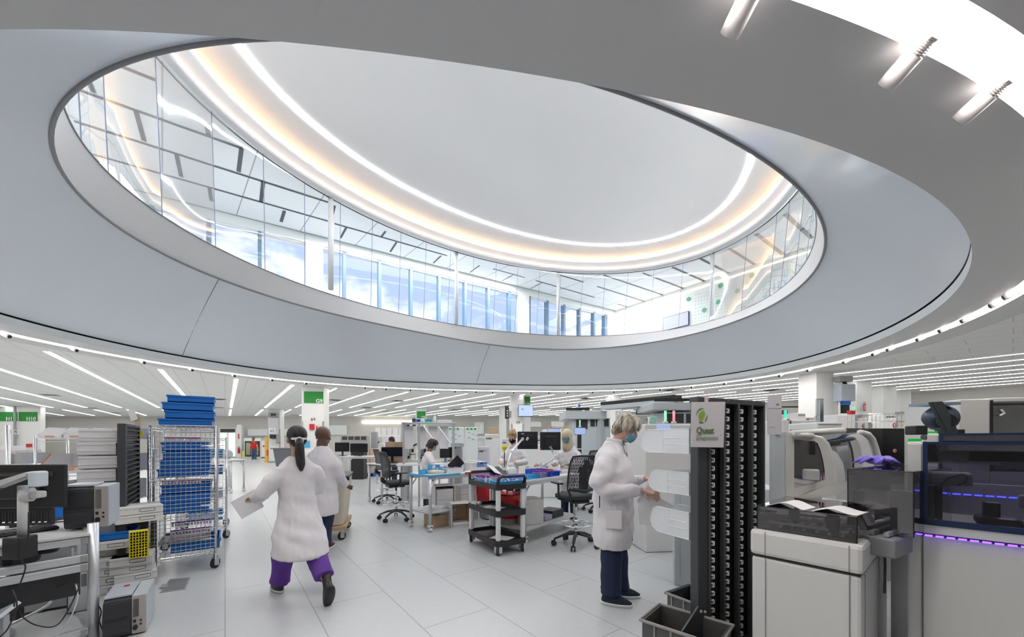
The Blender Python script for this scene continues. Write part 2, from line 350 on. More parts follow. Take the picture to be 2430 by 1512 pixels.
# upper walls and windows
UWM = mat('upper_wall', (.78, .82, .82), .55, var=.02, scale=1)
wall('wall_upper_right', (UX1, UY0), (UX1, UW(UX1)), ZB, ZG, UWM); wall('wall_upper_left', (UX0, UW(UX0)), (UX0, UY0), ZB, ZG, UWM); wall('wall_upper_behind', (UX0, UY0), (UX1, UY0), ZB, ZG, UWM)
def ux(px):   # where the line of sight at px meets the window wall
    l = (px-CX)/CF; dx, dy = math.sin(CA)+l*math.cos(CA), math.cos(CA)-l*math.sin(CA); t = (13.13-.0975*1.93)/(dy+.0975*dx); return t*dx
def wbox(x0, x1, z0, z1, m, name, parent=None, dep=.2, off=0):
    q = MB(); n = Vector((.097, .995, 0)); a, b = Vector((x0, UW(x0), 0))+n*off, Vector((x1, UW(x1), 0))+n*off
    q.prism([a, b, b+n*dep, a+n*dep], z0, z1); return q.build(name, m, parent)
ZH = 7.39
struct(wbox(UX0, UX1, ZH, ZG, UWM, 'wall_upper_front'))
struct(wbox(UX0, ux(338), ZB, ZH, UWM, 'wall_upper_pier'))
struct(wbox(ux(1442), UX1, ZB, ZH, UWM, 'wall_upper_pier'))
struct(wbox(ux(725), ux(766), ZB, ZH, UWM, 'wall_upper_pier', off=-.12, dep=.4)); struct(wbox(ux(1232), ux(1252), ZB, ZH, UWM, 'wall_upper_pier', off=-.12, dep=.4))
FIN = mat('mullion_blue', (.16, .26, .38), .35); WG = glass('window_glass', (.93, .97, 1), .008, .0)
for i, (a, b, fins) in enumerate(((338, 725, (358, 494, 616)), (766, 1232, (818, 902, 977, 1044, 1106, 1161, 1211)), (1252, 1442, (1258, 1301, 1341, 1378, 1412, 1438)))):
    w = bpy.data.objects.new('window_%d' % (i+2), None); COL.objects.link(w); struct(w)
    wbox(ux(a), ux(b), ZB, ZH, WG, 'pane', w, .01, .12)
    for f in fins:
        x = ux(f); wbox(x-.045, x+.045, ZB, ZH, FIN, 'mullion', w, .22, .02)
    wbox(ux(a), ux(b), ZH-.05, ZH, WPLAS, 'window_frame', w, .12, .05)
# shadow line and ceiling air slots upstairs
def slot(a, b, w, m=BLACK):
    A, B = P(*a, ZG-.006), P(*b, ZG-.006); d = (B-A).normalized(); n = Vector((-d.y, d.x, 0))*w/2
    return MB().poly([A-n, B-n, B+n, A+n])
struct(slot((250, 434), (1464, 739.5), .10, ).build('trim_11', mat('shadow_gap', (.30, .34, .36), .6)))
SLOTM = mat('slot_black', (.05, .055, .065), .4)
sl_ = [((176, 210), (576, 353), .075), ((176, 288), (790, 484), .075), ((219, 366), (778, 525), .07), ((794, 531), (1000, 590), .07), ((255, 145), (368, 190), .08),
 ((1000, 590), (1061, 607), .06), ((1170, 638), (1245, 659), .05), ((1271, 666), (1411, 706), .06), ((1329, 653), (1385, 670), .06), ((1417, 680), (1531, 716), .06), ((1432, 653), (1578, 702), .07),
 ((1525, 648), (1622, 685), .08), ((1595, 634), (1675, 669), .09), ((1662, 614), (1732, 650), .09), ((1730, 590), (1794, 630), .1), ((1794, 555), (1860, 605), .12), ((1863, 508), (1927, 566), .12), ((1466, 722), (1494, 730), .05),
 ((322, 262), (342, 335), .08), ((419, 368), (430, 420), .08), ((497, 447), (502, 478), .08), ((490, 292), (495, 322), .08), ((573, 352), (566, 408), .08), ((625, 430), (619, 480), .08), ((675, 500), (667, 527), .08), ((205, 180), (222, 220), .08),
 ((822, 540), (808, 565), .06), ((941, 575), (926, 598), .06), ((915, 549), (905, 562), .06), ((1047, 607), (1028, 625), .05), ((1138, 630), (1115, 647), .05), ((794, 488), (786, 518), .07), ((1217, 653), (1191, 667), .04), ((1286, 671), (1259, 685), .04)]
for i, (a, b, w) in enumerate(sl_):
    tag(slot(a, b, w).build('ceiling_air_slot', SLOTM), 'narrow dark air slot in the upstairs ceiling seen through the curved glass', 'air slot', 'air slots in the upstairs ceiling')
# slim white posts upstairs
for px, py, w, nm in ((785, 468, 12, 'nearest the broad pier at left'), (1083, 600, 8, 'in front of the middle windows'), (1325, 645, 8, 'in front of the last windows'), (1690, 600, 9, 'in front of the graphics wall')):
    D = (ZG-CZ)*CF/(HY-py); x, y = W(px, D); q = MB(); q.cyl((0, 0, 0), (0, 0, ZG-ZB), w*D/CF/2, 20); q.cyl((0, 0, ZG-ZB-.03), (0, 0, ZG-ZB), w*D/CF*.8, 20)
    tag(q.build('round_column', WPLAS, None, True, (x, y, ZB)), 'slim round white column upstairs behind the glass, '+nm, 'column')
# right upstairs wall: cove line, graphics, screen
def RW(px, py):
    l = (px-CX)/CF; D = (UX1-.01)/(math.sin(CA)+l*math.cos(CA)); return V(px, py, D)
a, b = RW(1454, 751), RW(1945, 590)
struct(MB().poly([a+Vector((-.01, 0, 0)), b+Vector((-.01, 0, 0)), b+Vector((-.01, 0, .04)), a+Vector((-.01, 0, .04))]).build('trim_12', lamp('wall_cove', (1, .74, .5), 4)))
c0 = RW(1606, 765); s = T('wall_screen', 'blue-violet wall screen on the upstairs graphics wall, seen through the glass', 'screen', (c0.x, c0.y, c0.z), 0)
pts = [RW(1575, 751), RW(1636, 744), RW(1636, 776), RW(1575, 783)]
pts = [p-c0 for p in pts]; h0 = (pts[0].z+pts[1].z)/2; h1 = (pts[2].z+pts[3].z)/2; y0, y1 = pts[1].y, pts[0].y
MB().box((-.03, (y0+y1)/2, (h0+h1)/2), (.06, abs(y1-y0), abs(h0-h1))).build('bezel', BLACK, s)
MB().box((-.065, (y0+y1)/2, (h0+h1)/2), (.01, abs(y1-y0)*.97, abs(h0-h1)*.93)).build('display', mat('screen_violet', (.25, .26, .62), .3, emit=(.25, .26, .62), es=.6), s)
g = T('wall_graphic', 'pale wall mural upstairs with green dots and blue lettering beside the screen', 'mural', (0, 0, 0))
GD = mat('graphic_green', (.12, .42, .25), .6); GBm = mat('graphic_blue', (.18, .50, .78), .6)
for px, py in ((1634, 710), (1710, 678), (1750, 691), (1705, 717), (1671, 736), (1784, 654)):
    p = RW(px, py); q = MB(); q.cyl(p+Vector((-.012, 0, 0)), p, .085, 20); q.build('green_dot', GD, g)
for s_, px, py, sz in (('ins', 1832, 692, .62), ('fo', 1811, 722, .62)):
    p = RW(px, py); text(s_, 'blue_letters', sz, GBm, g, (p.x-.01, p.y, p.z), (R(90), 0, R(-90)))
p = RW(1858, 660); text('INO', 'green_letters', .4, mat('graphic_pale', (.45, .62, .55), .6), g, (p.x-.01, p.y, p.z), (R(90), 0, R(-90)))
q = MB()
for k in range(9):
    for j in range(26):
        p = RW(1650+j*7, 700+k*8-j*1.6); q.box((p.x-.003, p.y, p.z), (.006, .02, .02))
q.build('dot_pattern', GD, g)
for k in range(3):
    a, b = RW(1517, 747+k*5), RW(1590-k*8, 730+k*6)
    MB().poly([a+Vector((-.012, 0, 0)), b+Vector((-.012, 0, 0)), b+Vector((-.012, 0, .02)), a+Vector((-.012, 0, .02))]).build('caption_line', mat('caption_grey', (.5, .6, .6), .7), g)
for px, py, nm in ((1525, 790, 'farther from the screen'), (1567, 783, 'next to the screen')):
    p = RW(px, py); q = MB(); q.box((0, 0, 0), (.02, .3, .42)); q.box((-.015, 0, 0), (.01, .24, .34)); tag(q.build('picture_frame', LGREY, None, loc=(p.x-.02, p.y, p.z)), 'small grey framed picture upstairs, the one '+nm, 'picture')
# ------------------------------------------------------------------ linear lights of the lab ceiling
LM = lamp('strip_light', (1, .985, .95), 5)
def strip_light(x, D0, D1, label, group):
    # along the room's length at x, from viewing distance D0 to D1
    f = lambda D: (D-x*math.sin(CA))/math.cos(CA)
    y0, y1 = f(D0), f(D1)
    if y1-y0 < .3: return
    t = T('linear_ceiling_light', label, 'light', (x, (y0+y1)/2, ZC), 0, group)
    wd_ = .115 if x < 3 else (.075 if x < 10 else .05); MB().box((0, 0, -.004), (wd_+.03, y1-y0+.04, .012)).build('housing', WHITE, t); MB().box((0, 0, -.013), (wd_, y1-y0, .006)).build('diffuser', LM, t)
def rout(x):  # farther edge of the oval soffit at this x
    best = -9
    for p in ring_out(1.45, 0):
        if abs(p.x-x) < .12: best = max(best, p.y)
    return best
XS = [-14.5, -12.7, -10.6, -8.6, -6.9, -5.2, -3.3, -1.5, .3, 2.0, 3.5, 4.9, 6.2, 7.4, 8.5, 9.6, 10.7, 11.8, 12.9, 14.0, 15.1, 16.2, 17.3, 18.4, 19.5, 20.6, 21.7, 22.8]
Dx = lambda x, y: x*math.sin(CA)+y*math.cos(CA)
for i, x in enumerate(XS):
    r = rout(x); s = Dx(x, r) if r > -9 else None
    wh = 'left of the oval' if x < -3.5 else ('beyond the left half of the oval' if x < 5 else 'beyond the right half of the oval')
    if s is None and x < 0: s = Dx(x, 4)
    if s is not None and s < 22.6: strip_light(x, s+.25, 23.7, 'long white linear ceiling light just beyond the oval, %s from the left' % ORD[i-1], 'ceiling lights just beyond the oval')
    elif s is None:
        for a, b, nm in ((-3.5, 6.2, 'near end'), (6.7, 15.6, 'middle stretch'), (16.1, 23.7, 'far stretch')):
            y = (a-x*.6034)/.7975
            if Dx(x, -4) < b: strip_light(x, max(a, Dx(x, -4.5)), b, 'linear ceiling light right of the oval, %s, %s line from the oval' % (nm, ORD[i-20]), 'right side ceiling lights')
    if Dx(x, 23) > 25.6 or x < 12:
        strip_light(x, 25.3, min(31.2, 31.2), 'short linear ceiling light near the back wall, %s from the left' % ORD[i], 'far row of ceiling lights')
# ceiling air diffusers
for px, py in ((120, 937), (215, 968), (275, 980), (129, 938), (519, 947), (519, 967), (795, 949), (870, 967), (945, 951), (910, 975), (1010, 976), (1080, 972), (700, 985), (1390, 945), (1590, 925), (1830, 925)):
    if px == 129: continue
    p = P(px, py, ZC); q = MB(); q.box((0, 0, -.006), (.6, .6, .012)); t = T('ceiling_air_diffuser', 'square white air diffuser flush in the lab ceiling', 'air diffuser', (p.x, p.y, ZC), 0, 'square ceiling diffusers')
    q.build('frame', LGREY, t)
    q = MB()
    for k in range(3): q.tray((0, 0, -.016), (.48-.15*k, .48-.15*k, .012), .02, .002)
    q.build('louvre', GREY, t)
# spotlights along the glowing slot
SPW = mat('spot_white', (.80, .76, .76), .4)
def make_spot():
    t = T('spotlight', '', 'light', (0, 0, 0))
    MB().box((0, .10, .05), (.05, .05, .10), bev=.006).build('bracket', SPW, t)
    q = MB(); q.cyl((0, .03, -.02), (0, .03, .03), .014, 10); q.build('pivot', SPW, t)
    a, b = Vector((0, .055, .0)), Vector((0, -.055, -.055)); q = MB(); q.tube([a, a.lerp(b, .72), b], [.042, .042, .04], 24); q.build('barrel', SPW, t, True)
    q = MB()
    d = (a-b).normalized()
    for k in range(7): q.tube([a+d*(.006+k*.008), a+d*(.010+k*.008)], .042-.002*k, 20)
    q.tube([a, a+d*.06], .028, 12); q.build('heat_sink', SPW, t)
    q = MB(); q.tube([b-d*.001, b+d*.010], .034, 20); q.build('lens', mat('lens_dark', (.02, .02, .025), .1), t)
    return t
sp0 = make_spot(); used = False
so = ring_out(.60, ZC)
def spot_at(px, label, group, near=False):
    global used
    c = []
    for i, p in enumerate(so):
        x = pxof(p)
        if x is None: continue
        D = Dx(p.x, p.y)
        if near == (D < 4.6 and p.y < 2.0 and p.x > 1.0): c.append((abs(x-px), i))
    i = min(c)[1]; p, nx = so[i], so[(i+1) % NR]; d = (nx-p); rz = math.atan2(d.y, d.x)+math.pi
    o = sp0 if not used else dup(sp0)
    used = True; pi = ring_out(.60-(.04 if near else 0), 0)[i]; o.location = (pi.x, pi.y, ZC-(.06 if near else .03)); o.scale = (1.15,)*3 if near else (1,)*3; o.rotation_euler = (0, 0, rz); o['label'] = label
    if group: o['group'] = group
for k, px in enumerate((5, 180, 327, 461, 556, 646, 731, 794)): spot_at(px, 'small white track spotlight on the left stretch of the glowing slot, %s from the left' % ORD[k], 'spotlights on the left stretch of the oval')
for k, px in enumerate((860, 916, 972, 1028, 1080, 1130, 1165, 1220, 1261, 1302, 1352, 1402, 1452, 1506, 1568, 1640)): spot_at(px, 'small white track spotlight on the far middle of the glowing slot, %s from the left' % ORD[k], 'spotlights on the far stretch of the oval')
for k, px in enumerate((1716, 1785, 1853, 1927, 2004, 2072, 2120, 2175, 2230, 2290, 2358, 2400)): spot_at(px, 'small white track spotlight on the right stretch of the glowing slot, %s from the left' % ORD[k], 'spotlights on the right stretch of the oval')
for px, nm in ((1748, 'cut off by the top edge'), (2135, 'between the other two large ones'), (2352, 'closest to the right edge')): spot_at(px, 'large pale cylinder spotlight by the bright slot overhead, '+nm, 'large overhead spotlights', True)
# ------------------------------------------------------------------ builders for lab things
def wz(a, b):   # heading of a (sideways, away) direction
    x = b*math.sin(CA)+a*math.cos(CA); y = b*math.cos(CA)-a*math.sin(CA); return math.atan2(y, x)
def caster(par, x, y, r=.06, grey=False, rot=0, name='caster'):
    q = MB(); dx, dy = math.cos(rot), math.sin(rot)
    q.tube([(x-dy*.014, y+dx*.014, r), (x+dy*.014, y-dx*.014, r)], r, 20)
    w = q.build(name, RUB, par)
    q = MB(); q.box((x+dy*.02, y-dx*.02, r*1.35), (.012+.05*abs(dx), .012+.05*abs(dy), r*1.4)); q.box((x-dy*.02, y+dx*.02, r*1.35), (.012+.05*abs(dx), .012+.05*abs(dy), r*1.4)); q.cyl((x, y, r*1.9), (x, y, r*2.35), r*.4, 12)
    q.build('fork', STEEL, w); q = MB(); q.tube([(x-dy*.016, y+dx*.016, r), (x+dy*.016, y-dx*.016, r)], r*.5, 12); q.build('hub', LGREY, w); return w
def crate(name, label, loc, rz, w, l, h, m=BLUE, group=None, cat='crate', t=.006, rim=True):
    o = T(name, label, cat, loc, rz, group)
    MB().tray((0, 0, h/2), (w, l, h), t, .006).build('body', m, o)
    if rim:
        q = MB()
        for k in (-1, 1): q.box((k*w/2, 0, h-.012), (.016, l+.02, .02), bev=.004); q.box((0, k*l/2, h-.012), (w+.02, .016, .02), bev=.004)
        q.build('rim', m, o)
    return o
def carton(label, loc, rz, w, l, h, m=CARD, group=None, name='cardboard_box', mark=False, cat='box'):
    o = T(name, label, cat, loc, rz, group)
    MB().box((0, 0, h/2), (w, l, h), bev=.006).build('body', m, o)
    q = MB(); q.box((0, 0, h+.001), (w*.98, .05, .003)); q.box((0, -l/2-.001, h*.93), (.05, .003, h*.14)); q.build('tape', mat('tape_tan', (.60, .47, .33), .35), o)
    if mark: MB().box((w*.1, -l/2-.002, h*.55), (w*.35, .003, h*.3)).build('printed_label', PAPER, o)
    return o
def flatbox(label, loc, rz, w=.45, l=.3, h=.075, group=None):
    o = T('white_box', label, 'box', loc, rz, group)
    MB().box((0, 0, h/2), (w, l, h), bev=.004).build('body', WHITE, o)
    q = MB()
    for a, b, c_, d_ in ((0, .3, .1, .012), (0, .7, .1, .012), (-.055, .5, .012, .4), (.055, .5, .012, .4)): q.box((a+w*.15, -l/2-.002, h*b), (c_ if c_ > .05 else .003, .003, .003 if d_ < .1 else h*d_))
    q.build('printed_label', BLACK, o); MB().box((0, 0, h*.72), (w+.003, l+.003, .002)).build('lid_seam', GREY, o)
    return o
def monitor(label, loc, rz, w=.5, h=.3, stand=.12, on=False, face=-1, group=None, m=BLACK, dots=False):
    """face -1: screen looks to local -y"""
    o = T('computer_monitor', label, 'monitor', loc, rz, group)
    MB().box((0, 0, stand+h/2), (w, .03, h), bev=.008).build('casing', m, o)
    MB().box((0, face*.017, stand+h/2), (w*.95, .004, h*.92)).build('screen', mat('screen_lit', (.25, .35, .55), .3, emit=(.35, .45, .75), es=.25) if on else SCREEN, o)
    MB().box((0, -face*.03, stand+h*.5), (w*.55, .035, h*.6), bev=.015).build('back_cover', m, o)
    if stand > .02:
        q = MB(); q.box((0, -face*.03, stand*.5+.03), (.06, .02, stand+.12), bev=.004); q.build('stand', m, o)
        q = MB(); q.box((0, -face*.02, .008), (w*.45, .2, .016), bev=.006); q.build('base', m, o)
    return o
def chair(label, loc, rz, slotted=False, arms=True, group=None, sc=1.0):
    """drafting stool; the sitter looks to local +y"""
    o = T('drafting_chair', label, 'chair', loc, rz, group)
    for k in range(5):
        a = 2*math.pi*k/5+.3; x, y = .30*math.cos(a), .30*math.sin(a)
        q = MB(); q.tube([(x*.1, y*.1, .17), (x*.55, y*.55, .15), (x, y, .095)], [(.03, .022), (.024, .018), (.018, .014)], 8)
        g = q.build('base_leg', BLACK, o, True); q = MB(); s, c = math.sin(a), math.cos(a)
        for d in (-.02, .02): q.tube([(x*1.03-s*d-s*.008, y*1.03+c*d+c*.008, .038), (x*1.03-s*d+s*.008, y*1.03+c*d-c*.008, .038)], .036, 16)
        q.tube([(x, y, .1), (x, y, .05)], .012, 8); q.build('caster', RUB, g)
    q = MB(); q.cyl((0, 0, .12), (0, 0, .30), .028); q.cyl((0, 0, .30), (0, 0, .62), .018); q.build('gas_column', CHROME, o, True)
    q = MB(); q.tube([(.225*math.cos(t*math.pi/16), .225*math.sin(t*math.pi/16), .30) for t in range(32)], .0095, 8, closed=True)
    for k in range(5): a = 2*math.pi*k/5; q.tube([(.02*math.cos(a), .02*math.sin(a), .33), (.225*math.cos(a), .225*math.sin(a), .30)], .007, 6)
    q.cyl((0, 0, .29), (0, 0, .37), .034); q.build('foot_ring', CHROME, o, True)
    q = MB(); q.box((0, -.02, .625), (.24, .30, .05), bev=.02); q.build('mechanism', BLACK, o)
    q = MB(); q.loft([(0, .03, .645, .20, .19), (0, .03, .66, .25, .235), (0, .03, .70, .255, .24), (0, .03, .715, .22, .21)], 32, 3.2); q.build('seat', mat('seat_fabric', (.03, .03, .035), .8, bump=.2, scale=200), o, True)
    bz0, bz1 = .80, 1.24
    def bk(u, v):   # back surface: u across -1..1, v up 0..1
        w = .235-.03*v if slotted else (.20+.03*math.sin(v*3)); return Vector((u*w, -.235-.06*v+.045*u*u+.03*math.sin(v*math.pi), bz0+(bz1-bz0)*v))
    q = MB(); pth = [bk(-1, 0)]+[bk(-1, v/6) for v in range(1, 6)]+[bk(-.93, 1), bk(-.5, 1.02), bk(.5, 1.02), bk(.93, 1)]+[bk(1, v/6) for v in range(5, 0, -1)]+[bk(1, 0), bk(.5, -.03), bk(-.5, -.03)]
    q.tube(pth, .014 if slotted else .012, 8, closed=True)
    if not slotted: q.tube([bk(0, -.03), (0, -.25, .74), (0, -.12, .64)], [(.05, .015), (.04, .015), (.03, .02)], 8)
    else: q.tube([bk(-1, 0), (-.2, -.2, .74), (-.12, -.05, .63)], .016, 8); q.tube([bk(1, 0), (.2, -.2, .74), (.12, -.05, .63)], .016, 8); q.tube([bk(-.7, .02), bk(0, -.08), bk(.7, .02)], .02, 8)
    q.build('back_frame', BLACK, o, True)
    q = MB()
    if slotted:
        n = 25
        for i in range(n):
            u = -.9+1.8*i/(n-1); q.tube([bk(u, v/8) for v in range(9)], .0052, 4)
        for i in range(n-1):
            u = -.9+1.8*(i+.5)/(n-1)
            for k in range(5):
                v = (k+(.5 if i % 2 else 0)+.2)/5
                if v < .98: q.tube([bk(u-.038, v), bk(u+.038, v)], .007, 4)
        q.build('slotted_back', BLACK, o)
    else:
        vs = [[q.b.verts.new(bk(-1+2*i/10, j/8)) for i in range(11)] for j in range(9)]
        for j in range(8):
            for i in range(10): q.b.faces.new((vs[j][i], vs[j][i+1], vs[j+1][i+1], vs[j+1][i]))
        mm = mat('mesh_fabric', (.06, .06, .065), .8, alpha=.9); q.build('mesh_back', mm, o, True)
    if arms:
        for s in (-1, 1):
            q = MB(); q.tube([(s*.16, 0, .63), (s*.28, -.02, .66), (s*.285, -.02, .86)], [(.02, .012)]*3, 8); g = q.build('armrest', BLACK, o, True)
            MB().box((s*.285, .02, .875), (.08, .25, .025), bev=.01).build('arm_pad', BLACK, g)
    o.scale = (sc, sc, sc); return o
def bottle(label, loc, h=.2, r=.04, m=WPLAS, cap=WPLAS, group=None, name='bottle'):
    o = T(name, label, 'bottle', loc, 0, group); q = MB()
    q.loft([(0, 0, 0, r*.95, r*.95), (0, 0, .005, r, r), (0, 0, h*.66, r, r), (0, 0, h*.8, r*.45, r*.45), (0, 0, h*.88, r*.4, r*.4)], 16); q.build('body', m, o, True)
    q = MB(); q.cyl((0, 0, h*.86), (0, 0, h), r*.5, 14); q.build('cap', cap, o, True); return o
def tube_mesh(capm):
    q = MB(); q.cyl((0, 0, 0), (0, 0, .075), .0065, 8); n0 = len(q.b.faces); q.cyl((0, 0, .072), (0, 0, .094), .0088, 8); me = bpy.data.meshes.new('sample_tube'); q.b.to_mesh(me); q.b.free()
    me.materials.append(mat('tube_glass', (.72, .68, .76), .2)); me.materials.append(capm)
    for i, f in enumerate(me.polygons):
        if i >= n0: f.material_index = 1
    return me
TUBES = {}
def rack(label, loc, rz, w=.24, l=.11, h=.07, m=LBLUE, caps=PURP, nx=8, ny=3, fill=.8, where='', name='tube_rack', bundle=True):
    o = T(name, label, 'rack', loc, rz)
    q = MB(); q.box((0, 0, .006), (w, l, .006))
    for z in (.038, h):
        for i in range(nx+1): q.box((-w/2+w*i/nx, 0, z), (.004, l, .004))
        for j in range(ny+1): q.box((0, -l/2+l*j/ny, z), (w, .004, .004))
    for sx in (-1, 1):
        for sy in (-1, 1): q.box((sx*w/2, sy*l/2, h/2), (.007, .007, h))
    q.build('grid', m, o)
    for s in (-1, 1): MB().box((s*w/2, 0, h*.5), (.004, l, h), bev=.001).build('end_wall', m, o)
    if caps is None: return o
    key = caps.name
    if key not in TUBES: TUBES[key] = tube_mesh(caps)
    for i in range(nx):
        for j in range(ny):
            if random.random() > fill: continue
            v = Matrix.Rotation(rz, 3, 'Z') @ Vector((-w/2+w*(i+.5)/nx, -l/2+l*(j+.5)/ny, .009)); t = bpy.data.objects.new('sample_tube', TUBES[key]); COL.objects.link(t)
            t.location = Vector(loc)+v; t.rotation_euler = (random.uniform(-.05, .05), random.uniform(-.05, .05), 0)
            tag(t, 'sample tube with a %s cap standing %s' % (key.split('_')[0], where), 'sample tube', 'tubes '+where)
    return o
def table(label, name, loc, rz, w, l, z, top=WHITE, feet=None, rnd=0, shelf=None, edge=None):
    o = T(name, label, 'table', loc, rz)
    if rnd:
        pts = []
        for cx_, cy_, a0_ in ((rnd, rnd, 180), (w-rnd, rnd, 270), (w-rnd, l-rnd, 0), (rnd, l-rnd, 90)):
            for k in range(7): a = R(a0_+15*k); pts.append((cx_+rnd*math.cos(a), cy_+rnd*math.sin(a)))
        MB().prism(pts, z-.03, z, .004).build('tabletop', top, o)
    else: MB().box((w/2, l/2, z-.015), (w, l, .03), bev=.006).build('tabletop', top, o)
    for fx, fy in (feet or ((.05, .05), (w-.05, .05), (.05, l-.05), (w-.05, l-.05))):
        q = MB(); q.tube([(fx, fy, .1), (fx, fy, z-.03)], .025, 14); g = q.build('leg', ALU, o, True)
        q = MB(); q.box((fx, fy, .085), (.075, .075, .04), bev=.012); q.box((fx, fy, .035), (.065, .065, .05), bev=.01); g2 = q.build('foot', WPLAS, g); MB().box((fx, fy-.039, .08), (.03, .004, .015)).build('foot_label', RED, g)
        q = MB(); q.cyl((fx, fy-.02, .028), (fx, fy+.02, .028), .028, 14); q.build('wheel', RUB, g)
        q = MB(); q.tube([(fx, fy, z-.22), (fx+(.13 if fx < w/2 else -.13), fy, z-.05)], .012, 6); q.build('brace', ALU, g)
    q = MB(); q.box((w/2, .05, z-.055), (w-.1, .03, .05)); q.box((w/2, l-.05, z-.055), (w-.1, .03, .05)); q.build('rail', ALU, o)
    if shelf: MB().box((w/2, l/2, shelf), (w-.08, l-.08, .022)).build('shelf', LGREY, o)
    if edge:
        for m_, x0, x1 in edge: MB().box(((x0+x1)/2, -.002, z-.013), (x1-x0, .008, .034)).build('edge_tape', m_, o)
    return o
def cabinet(label, loc, rz, w, l, h, m=MACH, name='equipment_cabinet', seams=(), base=.06, group=None, cat='cabinet'):
    o = T(name, label, cat, loc, rz, group); MB().box((w/2, l/2, (h+base)/2), (w, l, h-base), bev=.012).build('body', m, o)
    if base: MB().box((w/2, l/2, base/2), (w-.06, l-.06, base)).build('plinth', DGREY, o)
    q = MB()
    for x in seams: q.box((x, -.001, h/2), (.004, .004, h*.85))
    q.box((w/2, -.001, h*.8), (w, .004, .005)); q.build('panel_seam', GREY, o); return o
def smokebox(par, x0, y0, z0, x1, y1, z1, name='cover', m=None, floor=False):
    m = m or SMOKE; t = .005; q = MB()
    q.box(((x0+x1)/2, y0, (z0+z1)/2), (x1-x0, t, z1-z0)); q.box(((x0+x1)/2, y1, (z0+z1)/2), (x1-x0, t, z1-z0)); q.box((x0, (y0+y1)/2, (z0+z1)/2), (t, y1-y0-t, z1-z0)); q.box((x1, (y0+y1)/2, (z0+z1)/2), (t, y1-y0-t, z1-z0)); q.box(((x0+x1)/2, (y0+y1)/2, z1), (x1-x0, y1-y0, t))
    g = q.build(name, m, par); q = MB()
    for a, b in (((x0, y0), (x1, y0)), ((x1, y0), (x1, y1)), ((x0, y0), (x0, y1)), ((x0, y1), (x1, y1))): q.tube([(a[0], a[1], z1), (b[0], b[1], z1)], .003, 4)
    for a in ((x0, y0), (x1, y0), (x1, y1), (x0, y1)): q.tube([(a[0], a[1], z0), (a[0], a[1], z1)], .003, 4)
    q.build('edge', BLACK, g); return g
# ------------------------------------------------------------------ columns
def column(px, D, w, label, sign=None, num=None, sz=0, name='square_column', side=.62, guards=True, rz=None, ncol=BLACK):
    x, y = W(px, D); o = T(name, label, 'column', (x, y, 0), -CA+R(8) if rz is None else rz)
    MB().box((0, side/2, ZC/2), (w, side, ZC), bev=.008).build('shaft', mat('column_paint', (.80, .81, .80), .5), o)
    MB().box((0, side/2, .05), (w+.02, side+.02, .1)).build('baseboard', GREY, o)
    if guards:
        q = MB()
        for s in (-1, 1): q.box((s*(w/2-.02), -.004, 1.15), (.07, .012, 2.1)); q.box((s*(w/2+.004), .03, 1.15), (.012, .08, 2.1))
        q.build('corner_guard', STEEL, o)
    if sign:
        g = MB().box((.04, -.012, 2.98+sz), (w-.1, .02, .44)).build('green_sign', mat('sign_green', (.01, .25, .03), .5), o); text(sign, 'sign_lettering', .20, WHITE, o, (w/2-.03, -.026, 2.77+sz), (R(90), 0, 0), .002, 'RIGHT', .004)
    if num: text(num, 'number', .17, ncol, o, (.02, -.012, 2.22), (R(90), 0, 0), .001, 'CENTER')
    return o
c64 = column(742, 14.6, .80, 'white square column marked G9 and 64 behind the bald man', 'G9', '64', .14)
q = MB(); q.box((-.02, -.03, 1.98), (.16, .06, .22)); q.build('alarm_box', RED, c64); MB().box((.16, -.02, 1.95), (.12, .03, .3)).build('alarm_label', WHITE, c64); MB().box((.16, -.037, 1.93), (.05, .004, .18)).build('red_arrow', RED, c64)
MB().box((-.2, -.02, 1.32), (.2, .01, .26)).build('blue_notice', LBLUE, c64)
c65 = column(650, 25.0, .74, 'white square column with grey equipment boxes and a paper numbered 65', None, None)
q = MB(); q.box((.02, -.1, 2.4), (.6, .2, 1.1), bev=.02); q.build('control_box', LGREY, c65); q = MB(); q.box((0, -.08, 3.15), (.55, .22, .28), bev=.02); q.build('upper_box', GREY, c65); MB().box((.05, -.2, 3.15), (.3, .02, .14)).build('display', BLACK, c65)
MB().box((0, -.21, 2.1), (.4, .02, .36)).build('paper_notice', PAPER, c65); text('65', 'number', .26, BLACK, c65, (0, -.225, 2.0), (R(90), 0, 0), .001, 'CENTER'); MB().box((-.02, -.12, 1.72), (.3, .15, .25)).build('black_filter', BLACK, c65); MB().box((.32, -.1, 1.5), (.2, .14, .45), bev=.02).build('switch_box', GREY, c65)
q = MB(); q.tube([(-.08, -.1, 1.6), (-.08, -.1, 1.25), (.02, -.1, 1.15)], .03, 8); q.tube([(.1, -.1, 1.6), (.1, -.1, 1.3), (.2, -.1, 1.15)], .03, 8); q.build('pipe', WPLAS, c65, True)
column(998, 24.2, .64, 'distant white column with a green sign reading H9', 'H9', None, .12)
c54 = column(1228, 17.2, .56, 'white square column marked G8 and 54 with a monitor mounted on it', None, '54')
column(1250, 17.9, .36, 'narrow white column half hidden behind the mounted monitor', 'G8', None, .33, guards=False)
q = T('hanging_monitor', 'wall monitor showing a pale blue page mounted below the G8 sign', 'monitor', V(1247.5, 990, 17.0), -CA+R(4)); MB().box((0, 0, .28), (.68, .06, .54), bev=.01).build('casing', BLACK, q); MB().box((0, -.034, .285), (.64, .006, .49)).build('screen', mat('screen_blue', (.3, .4, .7), .3, emit=(.42, .5, .85), es=.22), q)
MB().box((-.15, -.04, .35), (.08, .006, .05)).build('green_mark', GREEN, q); MB().box((0, -.04, .50), (.6, .006, .02)).build('title_bar', WHITE, q); MB().box((.05, .22, .28), (.08, .4, .08)).build('bracket', GREY, q)
